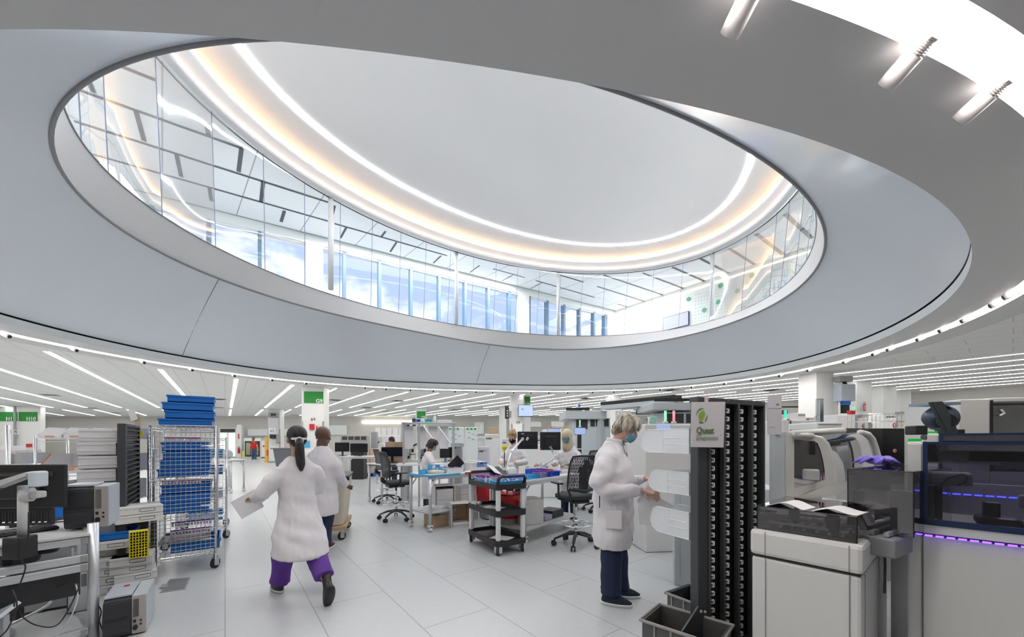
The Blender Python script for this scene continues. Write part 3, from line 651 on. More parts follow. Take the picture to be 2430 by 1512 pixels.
q = T('speaker_panel', 'narrow black wall unit on the left side of column 54', 'panel', V(1203, 994, 16.9), -CA); MB().box((0, 0, .28), (.18, .2, .56), bev=.01).build('casing', BLACK, q)
for k in range(3): MB().box((.02, -.104, .12+.11*k), (.05, .006, .05)).build('white_button', WHITE, q)
MB().box((.14, .05, .2), (.12, .05, .3)).build('bracket', GREY, q)
column(1194, 24.0, .40, 'plain distant white column left of the column marked 54', guards=False)
column(1462, 17.3, .5, 'white column rising behind the analyser line with a grey camera box', guards=False)
c1_ = column(1958, 11.5, .60, 'nearest white column on the right with a grey electrical box on its right side')
q = T('electrical_box', 'grey electrical box with blue inlet beside the nearest right column', 'electrical box', V(2003, 953, 11.3), -CA); MB().box((0, 0, .25), (.42, .3, .5), bev=.015).build('box', mat('box_grey', (.42, .47, .54), .4), q); MB().box((.0, 0, -.05), (.22, .2, .12)).build('blue_inlet', BLUE, q); MB().box((.01, .02, -.22), (.2, .16, .26)).build('dark_filter', BLACK, q)
r_ = MB(); r_.cyl((-.14, 0, 0), (-.14, 0, -1.0), .03, 10); r_.build('pipe', WPLAS, q); MB().box((-.05, 0, .66), (.38, .3, .16), bev=.01).build('top_box', GREY, q); r_ = MB(); r_.tube([(0, 0, .58), (.04, 0, .5)], .05, 10); r_.box((.2, 0, .68), (.06, .08, .07)); r_.build('camera', BLACK, q)
column(2051, 13.2, .62, 'second white column on the right marked 33', None, '33', ncol=GREY)
column(2112, 14.5, .60, 'third white column on the right marked 23', None, '23', ncol=GREY)
column(2150, 15.8, .52, 'fourth white column on the right marked 13', None, '13', ncol=GREY)
q = T('fire_sign', 'red vertical extinguisher sign on the column marked 33', 'sign', V(2051, 974, 13.12), -CA+R(8)); MB().box((0, -.012, .1), (.09, .012, .24)).build('plate', RED, q); MB().box((0, -.02, .1), (.03, .006, .17)).build('white_mark', WHITE, q); MB().box((0, -.012, .26), (.09, .01, .05)).build('top_label', mat('pale_red', (.7, .3, .3), .5), q)
# wall block with the H11 and H10 signs, and distant wall features
x, y = W(38, 23); hb = T('sign_wall', 'white wall block at far left with green H11 and H10 signs', 'wall block', (x, y, 0), -CA+R(0)); MB().box((-.2, .225, ZC/2), (3.1, .25, ZC)).build('block', WHITE, hb)
for s_, xx in (('H11', -.62), ('H10', .62)): MB().box((xx, .09, 2.92), (1.13, .02, .56)).build('green_sign', MC['sign_green'], hb); text(s_, 'sign_lettering', .34, WHITE, hb, (xx+.5, .07, 2.66), (R(90), 0, 0), .003, 'RIGHT', .006)
MB().box((1.05, .08, 1.0), (.14, .03, .5)).build('red_sign', RED, hb); MB().box((.7, .07, 1.16), (.3, .06, .2)).build('alarm_box', RED, hb)
q = MB(); q.cyl((0, -.05, 0), (0, -.05, ZC), .06, 10); q.build('pipe', GREY, hb)
def backthing(name, label, cat, px0, py0, px1, py1, D, m, dep=.1, parts=(), grp=None):
    """object on or before a far wall, facing the camera; parts: (name, px0, py0, px1, py1, material)"""
    a, b = V(px0, py1, D), V(px1, py0, D); w = (Vector((b.x, b.y))-Vector((a.x, a.y))).length; h = b.z-a.z; c = (a+b)/2
    o = T(name, label, cat, (c.x, c.y, a.z), -CA, grp); MB().box((0, dep/2, h/2), (w, dep, h), bev=min(.01, w*.1)).build('body', m, o)
    for k, (nm, x0, y0, x1, y1, mm) in enumerate(parts):
        s = D/CF; cx_ = ((x0+x1)/2-(px0+px1)/2)*s; zz = (py1-(y0+y1)/2)*s; MB().box((cx_, -.008-.002*k, zz), (abs(x1-x0)*s, .016, abs(y1-y0)*s)).build(nm, mm, o)
    return o
WINM = mat('dim_window', (.45, .48, .47), .3, emit=(.6, .64, .62), es=.12); DKW = mat('dark_window', (.05, .05, .05), .2)
backthing('wall_window', 'long grey interior window on the back wall above the glass front fridge', 'window', 588, 1020, 715, 1034, 32.7, WINM, .06, (('ledge', 588, 1018, 715, 1020, WHITE),))
backthing('wall_window', 'long grey interior window on the back wall right of column 64', 'window', 770, 1012, 823, 1032, 32.7, WINM, .06, (('ledge', 770, 1009, 823, 1012, WHITE),))
backthing('glass_door', 'glazed double doors with a bright room behind, left of the fridge', 'door', 520, 1016, 562, 1085, 32.5, WHITE, .1, (('pane', 523, 1028, 538, 1066, mat('bright_room', (.7, .75, .72), .4, emit=(.8, .85, .8), es=.35)), ('pane', 543, 1028, 558, 1083, MC['bright_room']), ('transom', 523, 1018, 558, 1026, DKW)))
backthing('display_fridge', 'glass front fridge against the back wall behind the man in red', 'fridge', 579, 1040, 619, 1087, 31.5, WHITE, .9, (('door_glass', 581, 1047, 617, 1084, DKW), ('shelf_goods', 584, 1051, 594, 1080, mat('goods', (.35, .33, .2), .6)), ('shelf_goods', 596, 1062, 613, 1080, MC['goods'])))
backthing('white_cabinet', 'tall white locker cabinet right of the glass front fridge', 'cabinet', 620, 1046, 632, 1085, 31.5, WHITE, .6, (('red_label', 624, 1057, 628, 1061, RED),))
backthing('wall_pier', 'white wall pier with fire extinguisher between doors and fridge', 'pier', 561, 1008, 573, 1088, 32.0, WHITE, .3, (('red_sign', 565, 1030, 568, 1042, RED),))
p = V(566.5, 1076, 31.8); q = T('fire_extinguisher', 'red fire extinguisher hanging on the pier left of the fridge', 'extinguisher', p, -CA); r_ = MB(); r_.loft([(0, 0, 0, .09, .09), (0, 0, .4, .09, .09), (0, 0, .48, .03, .03)], 12); r_.build('tank', RED, q, True); MB().box((0, 0, .53), (.1, .05, .06)).build('valve', BLACK, q)
backthing('wet_floor_sign', 'thin yellow folded floor sign leaning left of the fridge', 'sign', 575, 1070, 578, 1087, 31.0, YEL, .05)
backthing('yellow_ladder', 'orange-yellow step ladder leaning beside column 65', 'ladder', 628, 1036, 634, 1098, 24.0, mat('ladder_yellow', (.75, .42, .06), .5), .15, (('tank', 633, 1068, 637, 1082, RED), ('rung', 633, 1045, 638, 1046, STEEL), ('rung', 633, 1057, 638, 1058, STEEL)))
backthing('wall_cove_light', 'warm white wall washer line glowing high on the back wall', 'light', 858, 1001, 977, 1002.5, 32.9, lamp('wall_wash', (1, .93, .82), 5), .05)
backthing('wall_window', 'small dim interior window on the back wall right of column 54', 'window', 1256, 1001, 1284, 1013, 31.6, WINM, .06)
backthing('wall_window', 'dim interior window on the back wall above the brown boxes', 'window', 1308, 1000, 1338, 1014, 31.3, WINM, .06)
backthing('wall_door', 'pale door in the back wall behind the whiteboards', 'door', 1126, 1002, 1148, 1030, 32.2, WHITE, .06, (('pane', 1137, 1010, 1141, 1024, WINM),))
# ------------------------------------------------------------------ wire cage carts with blue crates
def cage(loc, rz, w, l, h, label, front=True):
    o = T('wire_cage_cart', label, 'cart', loc, rz)
    for x in (0, w):
        for y in (0, l): MB().tube([(x, y, .12), (x, y, h)], .0125, 10).build('post', CHROME, o, True)
    def wires(q, a, b, z0, z1, nx, nz):
        a, b = Vector(a), Vector(b)
        for i in range(nx+1): p = a.lerp(b, i/nx); q.tube([(p.x, p.y, z0), (p.x, p.y, z1)], .0022, 4, cap=False)
        for k in range(nz+1): z = z0+(z1-z0)*k/nz; q.tube([(a.x, a.y, z), (b.x, b.y, z)], .0028, 4, cap=False)
    q = MB(); wires(q, (0, -.012, 0), (w, -.012, 0), .17, h, 13, 34); q.build('front_mesh', STEEL, o)
    q = MB(); wires(q, (w+.012, 0, 0), (w+.012, l, 0), .17, h, 16, 34); q.build('side_mesh', STEEL, o)
    q = MB(); wires(q, (-.012, 0, 0), (-.012, l, 0), .17, h, 12, 17); q.build('side_mesh', STEEL, o)
    for z in (.19, .62, 1.03, h-.02):
        q = MB()
        for dz in (0, -.03):
            q.tube([(0, 0, z+dz), (w, 0, z+dz)], .004, 6); q.tube([(w, 0, z+dz), (w, l, z+dz)], .004, 6); q.tube([(0, l, z+dz), (w, l, z+dz)], .004, 6); q.tube([(0, 0, z+dz), (0, l, z+dz)], .004, 6)
        n = 14; q.tube([(w*i/n, 0, z-(.03 if i % 2 else 0)) for i in range(n+1)], .0025, 4)
        for i in range(12): q.tube([(w*(i+.5)/12, 0, z), (w*(i+.5)/12, l, z)], .002, 4, cap=False)
        q.build('wire_shelf', CHROME, o)
    q = MB()
    for x in (.06, w-.08):
        for z in (.34, .72, 1.05, 1.38): q.tube([(x-.04, -.02, z), (x+.06, -.02, z), (x+.06, -.02, z+.012), (x-.04, -.02, z+.012)], .003, 4)
    q.build('latch', CHROME, o)
    for x in (.0, w):
        for y in (.02, l-.02): caster(o, x, y, .06, rot=.4+x, name='caster')
    return o
cx0, cy0 = W(354, 3.98); CW, CL, CH = .545, 1.30, 1.615
cg = cage((cx0, cy0, 0), 0, CW, CL, CH, 'tall wire cage cart full of blue crates beside the white boxes')
x2, y2 = cx0+.10, cy0+CL+.28; cage((x2, y2, 0), 0, .55, 1.1, 1.5, 'second wire cage cart standing behind the one full of blue crates')
crs = [(.205, .10, .05, .46, .11), (.645, .0, .03, .46, .105), (.755, .02, .04, .45, .105), (.865, .03, .05, .45, .10), (1.045, .0, .03, .46, .095), (1.145, .02, .04, .45, .095), (1.24, .04, .05, .43, .09), (1.335, .03, .04, .42, .10)]
pos = ['lying on the lowest shelf', 'bottom of the middle stack', 'second of the middle stack', 'third of the middle stack', 'bottom of the upper stack', 'second of the upper stack', 'third of the upper stack', 'topmost of the upper stack']
for (z, dx, dy, w, h), s in zip(crs, pos):
    crate('blue_crate', 'blue plastic crate inside the wire cage cart, '+s, (cx0+.06+dx+w/2-.02, cy0+.05+dy+.28, z), 0, w-.03, .52, h, BLUE, 'blue crates inside the cage')
for k, (z, s) in enumerate(((.32, 'lowest shelf'), (.975, 'middle shelf'), (1.44, 'upper shelf'))):
    pass
for s, (x0, z, n, m2) in (('on the lowest shelf of the wire cage', (.16, .32, 3, 13)), ('in the middle stack of the wire cage', (.10, .965, 1, 12)), ('in the upper stack of the wire cage', (.12, 1.435, 1, 11))):
    if 'tc' not in globals() or True:
        mesh = TUBES.setdefault('purple_cap', tube_mesh(PURP))
    for r_ in range(n):
        for i in range(m2):
            if z+.11*r_ > 1.46: continue
            t = bpy.data.objects.new('sample_tube', mesh); COL.objects.link(t); t.scale = (1.6, 1.6, .55); t.location = (cx0+x0+i*.028, cy0+.10+.10*r_, z+.075*r_)
            tag(t, 'sample tube with a purple cap standing '+s, 'sample tube', 'tubes '+s)
crate('grey_tray', 'grey plastic tray under the tubes on the lowest shelf of the wire cage', (cx0+.28, cy0+.32, .325), 0, .42, .5, .0+.03, GREY)
for k, (x0, y0, w, h, s) in enumerate(((.02, .05, .50, .075, 'lowest of the stack'), (.07, .04, .47, .085, 'second from the bottom of the stack'), (.05, .05, .48, .085, 'third from the bottom of the stack'), (.09, .06, .45, .075, 'topmost of the stack'))):
    crate('blue_crate', 'blue crate on top of the wire cage cart, '+s, (cx0+x0+w/2+.02, cy0+.05+.3, CH+.002+[0, .08, .17, .26][k]), 0, w-.05, .55, h, BLUE, None)
for k in range(2): crate('blue_crate', 'blue crate on the rear top of the wire cage cart, '+('lower of the two' if k == 0 else 'upper of the two'), (cx0+.33, cy0+.95, CH+.002+.1*k), .03, .36, .5, .09, BLUE)
for k, z in enumerate((.27, .6, .95, 1.2)):
    crate('tube_crate', 'small pale blue crate in the second wire cage cart, '+['lowest', 'second from below', 'third from below', 'topmost'][k], (x2+.3, y2+.3, z), 0, .42, .4, .12, [LBLUE, WPLAS, BLUE, LBLUE][k])
# floor access plate
pl = [G(402, 1376), G(452, 1371), G(440, 1399), G(378, 1408)]; c = sum(pl, Vector())/4
o = T('floor_plate', 'grey metal access plate set in the floor before the wire cage cart', 'floor plate', c); MB().prism([p-c for p in pl], .0, .006, .002).build('plate', GREY, o)
i_ = [(p-c)*.86 for p in pl]; MB().prism(i_, .006, .009).build('inset', mat('plate_dark', (.2, .21, .22), .6), o); MB().prism([(p-c)*.3+Vector((-.09, .0, 0)) for p in pl], .009, .011).build('lift_tab', GREY, o)
# ------------------------------------------------------------------ louvre panel and white bins at left
def louvre(loc, rz, w, h, label, z0=0, cols=8, rows=26, flip=1):
    o = T('louvre_rack', label, 'rack', loc, rz)
    MB().box((0, 0, z0+(h-z0)/2), (.085, .06, h-z0), bev=.006).build('end_post', DGREY, o)
    MB().box((w, 0, z0+(h-z0)/2), (.03, .05, h-z0), bev=.004).build('end_post', DGREY, o)
    MB().box((w/2, 0, h-.015), (w, .06, .03), bev=.004).build('top_rail', DGREY, o)
    MB().box((w/2, .012, z0+(h-z0)/2), (w, .006, h-z0-.04)).build('back_sheet', BLACK, o)
    q = MB()
    for r_ in range(rows):
        z = z0+.06+(h-z0-.12)*r_/(rows-1); q.box((w/2+.02, -.012, z), (w-.07, .022, .012)); q.box((w/2+.02, -.002, z+.016), (w-.07, .006, .02))
    q.build('louvre', mat('louvre_grey', (.15, .155, .16), .4, .3), o)
    q = MB()
    for r_ in range(rows):
        z = z0+.06+(h-z0-.12)*r_/(rows-1)
        for c_ in range(cols*2): q.box((.07+(w-.1)*(c_+.5)/(cols*2), -.025, z+.012), (.012, .004, .014))
    q.build('louvre_slot', BLACK, o); return o
lp = W(290, 3.75); louvre((lp[0], lp[1], 0), R(90), .78, 1.62, 'dark grey louvred bin panel standing left of the wire cage cart', .02, 14, 30)
p = V(322, 1001, 3.9); o = T('paper_note', 'white paper and tan card stuck on top of the left louvred panel', 'paper', p, -CA); MB().box((-.03, 0, .07), (.07, .004, .12), M=Matrix.Rotation(-.3, 4, 'Y')).build('sheet', PAPER, o); MB().box((.01, .01, .02), (.06, .004, .12), M=Matrix.Rotation(-.2, 4, 'Y')).build('card', mat('tan_card', (.6, .5, .35), .7), o)
MB().box((.06, .0, -.12), (.03, .004, .05)).build('yellow_label', YEL, o); MB().box((.2, .02, -.04), (.01, .01, .3)).build('clip', STEEL, o) if False else None
ORL = mat('orange_edge', (.72, .17, .04), .5); OPAL = mat('milky_plastic', (.90, .90, .92), .35, alpha=.8)
sx, sy = W(84, 4.0); rzS = wz(.95, .3); SH = T('wire_shelving', 'chrome wire shelving unit holding white bins behind the monitor', 'shelving', (sx, sy, 0), rzS)
for x in (0, .80):
    for y in (0, .42): MB().cyl((x, y, 0), (x, y, 1.5), .0125, 10).build('post', CHROME, SH, True)
for z in (.5, .78, 1.10, 1.47):
    q = MB()
    for k in range(9): q.tube([(0, .42*k/8, z), (.80, .42*k/8, z)], .0025, 4)
    for k in range(20): q.tube([(.80*k/19, 0, z), (.80*k/19, .42, z)], .002, 4)
    q.tube([(0, 0, z), (.80, 0, z), (.80, .42, z), (0, .42, z), (0, 0, z)], .0045, 6); q.tube([(0, 0, z-.03), (.80, 0, z-.03)], .0045, 6); q.build('wire_shelf', CHROME, SH)
def milkbin(label, loc, rz, w, l, h, edge=True, tilt=0, mm=OPAL):
    o = T('open_bin', label, 'bin', loc, rz); q = MB()
    sidep = [(-w/2, -l/2, h*.35), (-w/2, -l/2+.03, 0), (-w/2, l/2, 0), (-w/2, l/2, h), (-w/2, -l/2+l*.35, h)]
    for x in (0, w-.004): q.extr([(a+x, b, c_) for a, b, c_ in sidep], (.004, 0, 0))
    q.box((0, 0, .002), (w-.01, l-.06, .004)); q.box((0, l/2-.002, h/2), (w-.01, .004, h)); q.box((0, -l/2+.008, h*.17), (w-.01, .004, h*.36), M=Matrix.Rotation(-.3, 4, 'X')); q.build('body', mm, o)
    if edge:
        q = MB()
        for x in (-w/2, w/2): q.tube([(x, -l/2+l*.35, h), (x, -l/2, h*.35)], .005, 5)
        q.tube([(-w/2, -l/2, h*.35), (w/2, -l/2, h*.35)], .005, 5); q.build('orange_rim', ORL, o)
    q = MB(); q.box((0, -l/2+.0, h*.2), (w*.4, .004, h*.1)); q.build('label_strip', mat('orange_label', (.9, .45, .25), .6), o); o.rotation_euler[0] = tilt; return o
dS = lambda x, y, z: (sx+math.cos(rzS)*x-math.sin(rzS)*y, sy+math.sin(rzS)*x+math.cos(rzS)*y, z)
for k, s in enumerate(('leftmost', 'second from the left', 'third from the left', 'rightmost')): milkbin('white bin on the top shelf of the chrome shelving, '+s, dS(.10+.20*k, .2, 1.475), rzS, .19, .36, .12, False)
milkbin('large orange-rimmed white bin on the upper left of the chrome shelving', dS(.26, .16, 1.105), rzS, .40, .42, .2, True)
milkbin('orange-rimmed white bin right of the large one on the upper shelf', dS(.62, .16, 1.105), rzS, .30, .42, .2, True)
milkbin('orange-rimmed white bin on the lower left of the chrome shelving', dS(.30, .12, .785), rzS, .36, .42, .22, True)
milkbin('orange-rimmed white bin on the lower right of the chrome shelving', dS(.64, .12, .785), rzS, .28, .42, .22, True)
sx3, sy3 = lp[0]-.17, lp[1]+.27
for k, s in enumerate(('lowest of the stack', 'second from the bottom', 'third from the bottom', 'fourth from the bottom', 'topmost')):
    o = T('white_tray_bin', 'tall milky white bin stacked against the left louvred panel, '+s, 'bin', (sx3-.01*(k % 2), sy3, .92+.13*k), 0); MB().tray((0, 0, .06), (.26, .46, .12), .006, .006).build('body', OPAL, o)
    q = MB(); q.box((0, -.232, .105), (.26, .006, .012)); q.box((0, -.232, .04), (.26, .006, .006)); q.build('ridge', WPLAS, o)
MB_ = MB(); MB_.box((0, 0, .455), (.24, .42, .91), bev=.01); tag(MB_.build('pedestal_cabinet', mat('pedestal_grey', (.36, .37, .38), .5), None, loc=(sx3, sy3, 0)), 'grey cabinet carrying the stacked milky bins behind the label printer', 'cabinet')
# flat white boxes, blue tray, yellow rack on floor beside the cage
zz = 0
bx = [(300, 1370, 'bottom'), (333, 1366, 'bottom')]
rb = R(4)
for col_, (px, D, zs, ws) in enumerate(((268, 3.72, 6, .30), (322, 3.80, 4, .30))):
    x, y = W(px, D)
    for k in range(zs):
        if col_ == 0 and k == 4: continue
        flatbox('flat white carton in the %s stack by the cage cart, %s' % (('left', 'right')[col_], ['bottom one', 'second from the floor', 'third from the floor', 'fourth from the floor', 'fifth', 'topmost one'][k]), (x+random.uniform(-.02, .02), y+random.uniform(-.02, .02), .082*k), rb+random.uniform(-.08, .08), ws, .3, .078)
x, y = W(262, 3.8); crate('wire_tray', 'white slotted tray inside the left stack of flat cartons', (x, y, .328), rb, .40, .3, .08, WPLAS)
x, y = W(270, 3.75); crate('blue_crate', 'blue open tray lying on top of the left stack of cartons', (x, y, .494), rb, .34, .26, .075, BLUE)
x, y = W(338, 3.72); o = T('yellow_rack', 'yellow slotted rack standing on end beside the wire cage cart', 'rack', (x-.02, y-.06, .332), rb+.1); q = MB()
for k in range(7): q.box((-.06+.02*k, 0, .125), (.006, .10, .25))
for k in range(10): q.box((0, 0, .004+.027*k), (.13, .10, .005))
q.box((0, .05, .125), (.13, .005, .25)); q.build('lattice', YEL, o); MB().box((.067, 0, .125), (.005, .104, .25)).build('side_plate', YEL, o)
for k, s in enumerate(('lower', 'upper')): x, y = W(326, 3.85); flatbox('flat white carton leaning above the yellow rack, %s of the pair' % s, (x, y, .64+.082*k), rb+.2, .34, .3, .078)
x, y = W(316, 4.05); tag(MB().box((0, 0, .31), (.3, .3, .62)).build('support_box', mat('support_dark', (.1, .08, .06), .8), None, loc=(x+.02, y+.1, 0), rz=rb), 'dark carton under the leaning white boxes', 'box')
# ------------------------------------------------------------------ left work bench
bx0, by0 = W(221, 2.72); rzB = wz(.58, .81); BN = T('profile_bench', 'aluminium profile workbench with a round corner post at lower left', 'workbench', (bx0, by0, 0), rzB)
q = MB(); q.tube([(0, 0, 0), (0, 0, .86)], .03, 18); q.build('corner_post', ALU, BN, True)
q = MB(); q.tube([(-.02, .62, .30), (-.02, .62, .86)], .026, 14); q.tube([(-.02, .62, .30), (-.05, .50, .18)], .024, 12); q.build('rear_post', ALU, BN, True)
q = MB(); q.tube([(-1.25, 0, 0), (-1.25, 0, .86)], .03, 14); q.build('end_post', ALU, BN, True)
q = MB(); q.box((-.01, .30, .80), (.05, .5, .03), bev=.005); q.build('cross_rail', ALU, BN)
q = MB(); q.box((.06, .60, .88), (.24, .012, .10), M=Matrix.Rotation(.35, 4, 'X')); q.build('end_bracket', mat('bracket_pale', (.62, .68, .74), .3), BN)
def profile(y, z, h, name='rail'):
    q = MB(); q.box((-.62, y, z), (1.2, .03, h), bev=.006); q.box((-.62, y-.017, z), (1.18, .006, h*.25)); g = q.build(name, ALU, BN); MB().box((-.045, y-.01, z), (.03, .035, h*.8)).build('end_cap', GREY, g)
profile(.0, .745, .05); profile(.0, .62, .055); profile(.0, .555, .055); profile(.0, .10, .05); profile(.62, .62, .05)
MB().box((-.64, .33, .785), (1.24, .72, .02), bev=.004).build('worktop', mat('worktop_pale', (.62, .63, .64), .4), BN)
MB().box((-.64, .02, .445), (1.16, .02, .16)).build('black_panel', BLACK, BN)
MB().box((-.64, .33, .10), (1.2, .62, .015)).build('lower_shelf', LGREY, BN); MB().box((-.7, .3, .135), (.7, .28, .05), rz=.3, bev=.01).build('shelf_plate', mat('pale_tray', (.5, .5, .52), .4), BN)
bl = lambda x, y, z: (bx0+math.cos(rzB)*x-math.sin(rzB)*y, by0+math.sin(rzB)*x+math.cos(rzB)*y, z)
# monitor on a pole arm
px_, py_ = W(54, 2.45); A_ = T('pole_stand', 'grey pole monitor arm with black clamp on the left bench', 'monitor arm', (px_, py_, 0), -CA)
q = MB(); q.tube([(0, 0, .80), (0, 0, 1.16)], .024, 14); q.build('pole', LGREY, A_, True); MB().box((.01, -.02, .77), (.11, .10, .14), bev=.008).build('clamp', BLACK, A_)
q = MB(); q.tube([(0, 0, 1.10), (.04, .02, 1.10)], .045, 14); q.box((.05, .02, 1.10), (.1, .06, .045), bev=.01); q.build('collar', LGREY, A_)
q = MB(); q.extr([(-.10, -.06, 1.145), (.10, -.06, 1.22), (.115, -.06, 1.245), (.10, -.06, 1.255), (-.11, -.06, 1.19)], (0, .05, 0), .008); q.build('spring_arm', LGREY, A_)
q = MB(); q.box((-.15, -.03, 1.145), (.12, .05, .035), M=Matrix.Rotation(-.3, 4, 'Y'), bev=.008); q.build('lower_arm', BLACK, A_); q = MB(); q.box((.125, -.02, 1.205), (.045, .08, .10), bev=.01); q.build('head', mat('bracket_pale', (.62, .68, .74), .3), A_)
x, y = W(42, 2.62); mo = monitor('large black monitor seen from behind on a pole arm at far left', (x, y, .985), -CA+R(6), .60, .30, .0, face=1); q = MB()
for k in range(46): q.box((-.24+.0105*k, -.021, .235), (.0045, .004, .03))
q.build('vent', mat('vent_grey', (.09, .09, .09), .5), mo)
x, y = W(40, 2.95); o = T('chair_back', 'black slotted chair back behind the monitor on the left bench', 'chair', (x, y, .80), -CA+R(5)); q = MB(); q.box((0, 0, .11), (.50, .02, .02)); q.box((0, 0, .0), (.50, .02, .02)); q.box((.25, 0, .05), (.02, .02, .14))
for k in range(24): q.box((-.24+.021*k, 0, .055+.02*(k % 2)), (.008, .014, .11))
q.box((0, .0, .13), (.5, .02, .05)); q.build('slotted_back', BLACK, o); MB().box((0, 0, -.4), (.05, .05, .8)).build('stem', BLACK, o)
o = T('keyboard', 'black keyboard on the left bench below the monitor', 'keyboard', bl(-.45, .32, .797), rzB+.25); MB().box((0, 0, .012), (.62, .16, .02), bev=.006).build('case', BLACK, o); q = MB()
for r_ in range(5):
    for k in range(20): q.box((-.29+.0305*k, -.06+.03*r_, .025), (.024, .022, .008))
q.build('keys', DGREY, o)
def printer(label, loc, rz):
    o = T('label_printer', label, 'printer', loc, rz)   # front to local -y, width along x; side toward +x
    q = MB(); q.extr([(0, .0, .02), (0, -.02, .14), (0, .0, .29), (0, .035, .315), (0, .25, .315), (0, .25, .01), (0, .02, .01)], (.225, 0, 0), .008); q.build('front_cover', mat('printer_black', (.035, .035, .04), .35), o)
    MB().box((.11, -.012, .165), (.18, .02, .012)).build('output_slot', BLACK, o); MB().box((.11, -.004, .10), (.215, .02, .11), bev=.008).build('lower_door', MC['printer_black'], o)
    MB().box((.285, .16, .163), (.12, .30, .305), bev=.004).build('side_housing', mat('printer_pale', (.52, .57, .62), .35), o)
    MB().box((.11, .15, .323), (.225, .25, .016), bev=.003).build('lid', MC['printer_pale'], o)
    pn = MB().box((.283, .008, .163), (.112, .006, .295)).build('connector_panel', mat('zinc', (.48, .45, .42), .35, .4), o)
    q = MB()
    for i in range(8):
        for k in range(24): q.box((.238+.006*i+.003*(k % 2), .003, .15+.006*k), (.003, .003, .003))
    q.build('vent', DGREY, pn)
    MB().box((.25, .002, .115), (.022, .006, .022)).build('power_switch', BLACK, pn); q = MB(); q.cyl((.255, .004, .065), (.255, -.004, .065), .022, 6); q.build('power_inlet', BLACK, pn)
    for zz in (.115, .085): MB().box((.30, .002, zz), (.016, .006, .012)).build('port', BLACK, pn)
    return o
x, y = W(151, 2.72); pr1 = printer('black-fronted label printer standing on the left workbench', (x, y, .797), R(-3)); pr1.scale = (.66, .9, 1)
x, y = W(243, 2.72); p2 = printer('pale grey label printer with a red sticker standing on the floor', (x, y, .0), R(0)); p2.scale = (.66, 1.35, .93); MB().box((.13, .2, .333), (.05, .03, .002)).build('red_sticker', RED, p2)
# bench clutter
x, y = W(186, 2.95); o = T('computer_tower', 'grey computer tower under the left bench with white cable over it', 'computer', (x, y, .115), R(3)); MB().box((0, .2, .16), (.12, .4, .32), bev=.005).build('case', BLACK, o); MB().box((0, -.002, .16), (.105, .006, .30)).build('rear_panel', STEEL, o); q = MB()
for k in range(12): q.box((.03, -.006, .2+.008*k), (.03, .004, .004))
q.build('vent', BLACK, o); MB().box((-.02, -.01, .2), (.025, .02, .07)).build('plug', BLUE, o)
q = MB(); q.loft([(0, 0, 0, .13, .08), (0, 0, .03, .15, .1), (0, 0, .09, .12, .07)], 18); x, y = W(85, 2.75); tag(q.build('black_pouch', BLACK, None, True, (x, y, .64), -CA), 'rounded black bundle hanging under the left bench top', 'bag')
x, y = W(20, 2.35); o = T('tilted_tray', 'pale grey tilted panel at the bottom left corner beside the cables', 'panel', (x-.1, y, .33), -CA); MB().box((0, 0, 0), (.28, .25, .02), M=Matrix.Rotation(.5, 4, 'X') @ Matrix.Rotation(-.45, 4, 'Y')).build('panel', mat('bracket_pale', (.62, .68, .74), .3), o); MB().box((0, .1, -.1), (.03, .03, .24)).build('stem', STEEL, o)
def cable(label, pts, r=.004, m=BLACK, group='black cables under the left bench'):
    P_ = [Vector(p) for p in pts]; out = []
    for i in range(len(P_)-1):
        a, b = P_[max(i-1, 0)], P_[i]; c_, d = P_[i+1], P_[min(i+2, len(P_)-1)]
        for k in range(6):
            t = k/6; out.append(.5*((2*b)+(c_-a)*t+(2*a-5*b+4*c_-d)*t*t+(3*b-a-3*c_+d)*t**3))
    out.append(P_[-1]); q = MB(); q.tube(out, r, 6); tag(q.build('cable', m, None, True), label, 'cable', group)
vv = lambda L, D: [V(a, b, D+(.02*math.sin(a*.1))) for a, b in L]
cable('black cable from the monitor clamp down past the bench rails', vv([(68, 1215), (66, 1290), (52, 1330), (60, 1350), (36, 1420), (34, 1460)], 2.35), .004)
cable('black cable sagging in a wide loop to the computer tower', vv([(34, 1415), (50, 1460), (90, 1485), (140, 1480), (185, 1400), (180, 1385)], 2.5), .004)
cable('black cable running up to the right below the black panel', vv([(35, 1430), (75, 1420), (120, 1400), (160, 1385)], 2.6), .003)
cable('black cable falling to the bottom left corner', vv([(30, 1400), (40, 1440), (20, 1490), (0, 1512)], 2.3), .004)
cable('white cable draped from the computer tower to the floor', vv([(180, 1385), (184, 1420), (165, 1470), (130, 1512)], 2.55), .004, WPLAS, 'white cable under the bench')
cable('silver braided hose looping under the left bench', vv([(20, 1425), (60, 1422), (110, 1420), (118, 1432), (90, 1450), (30, 1480), (0, 1490)], 2.6), .009, CHROME, 'silver hose')
cable('black cable between the corner post and the floor printer', vv([(228, 1430), (240, 1450), (236, 1475), (246, 1500)], 2.8), .004)
x, y = W(10, 2.62); o = T('rolled_seat', 'dark box with a rounded end below the left bench top at the frame edge', 'box', (x, y, .60), -CA); MB().box((0, 0, .05), (.3, .2, .12), bev=.03).build('body', BLACK, o)
for k, (px, py, D) in enumerate(((112, 1225, 3.4), (138, 1230, 3.4))):
    x, y = W(px, D); carton('small brown carton behind the left bench, %s of the pair' % ('left', 'right')[k], (x, y, .74), -CA, .1, .15, .12)
x, y = W(150, 3.3); tag(MB().box((0, 0, .37), (.4, .3, .70), bev=.01).build('grey_tote', mat('tote_grey', (.4, .41, .43), .5), None, loc=(x-.1, y+.1, 0), rz=0), 'large grey tote standing behind the left bench', 'tote')
x, y = W(142, 3.35); crate('blue_crate', 'blue crate edge showing between monitor and label printer', (x, y, .78), -CA, .12, .2, .16, BLUE)
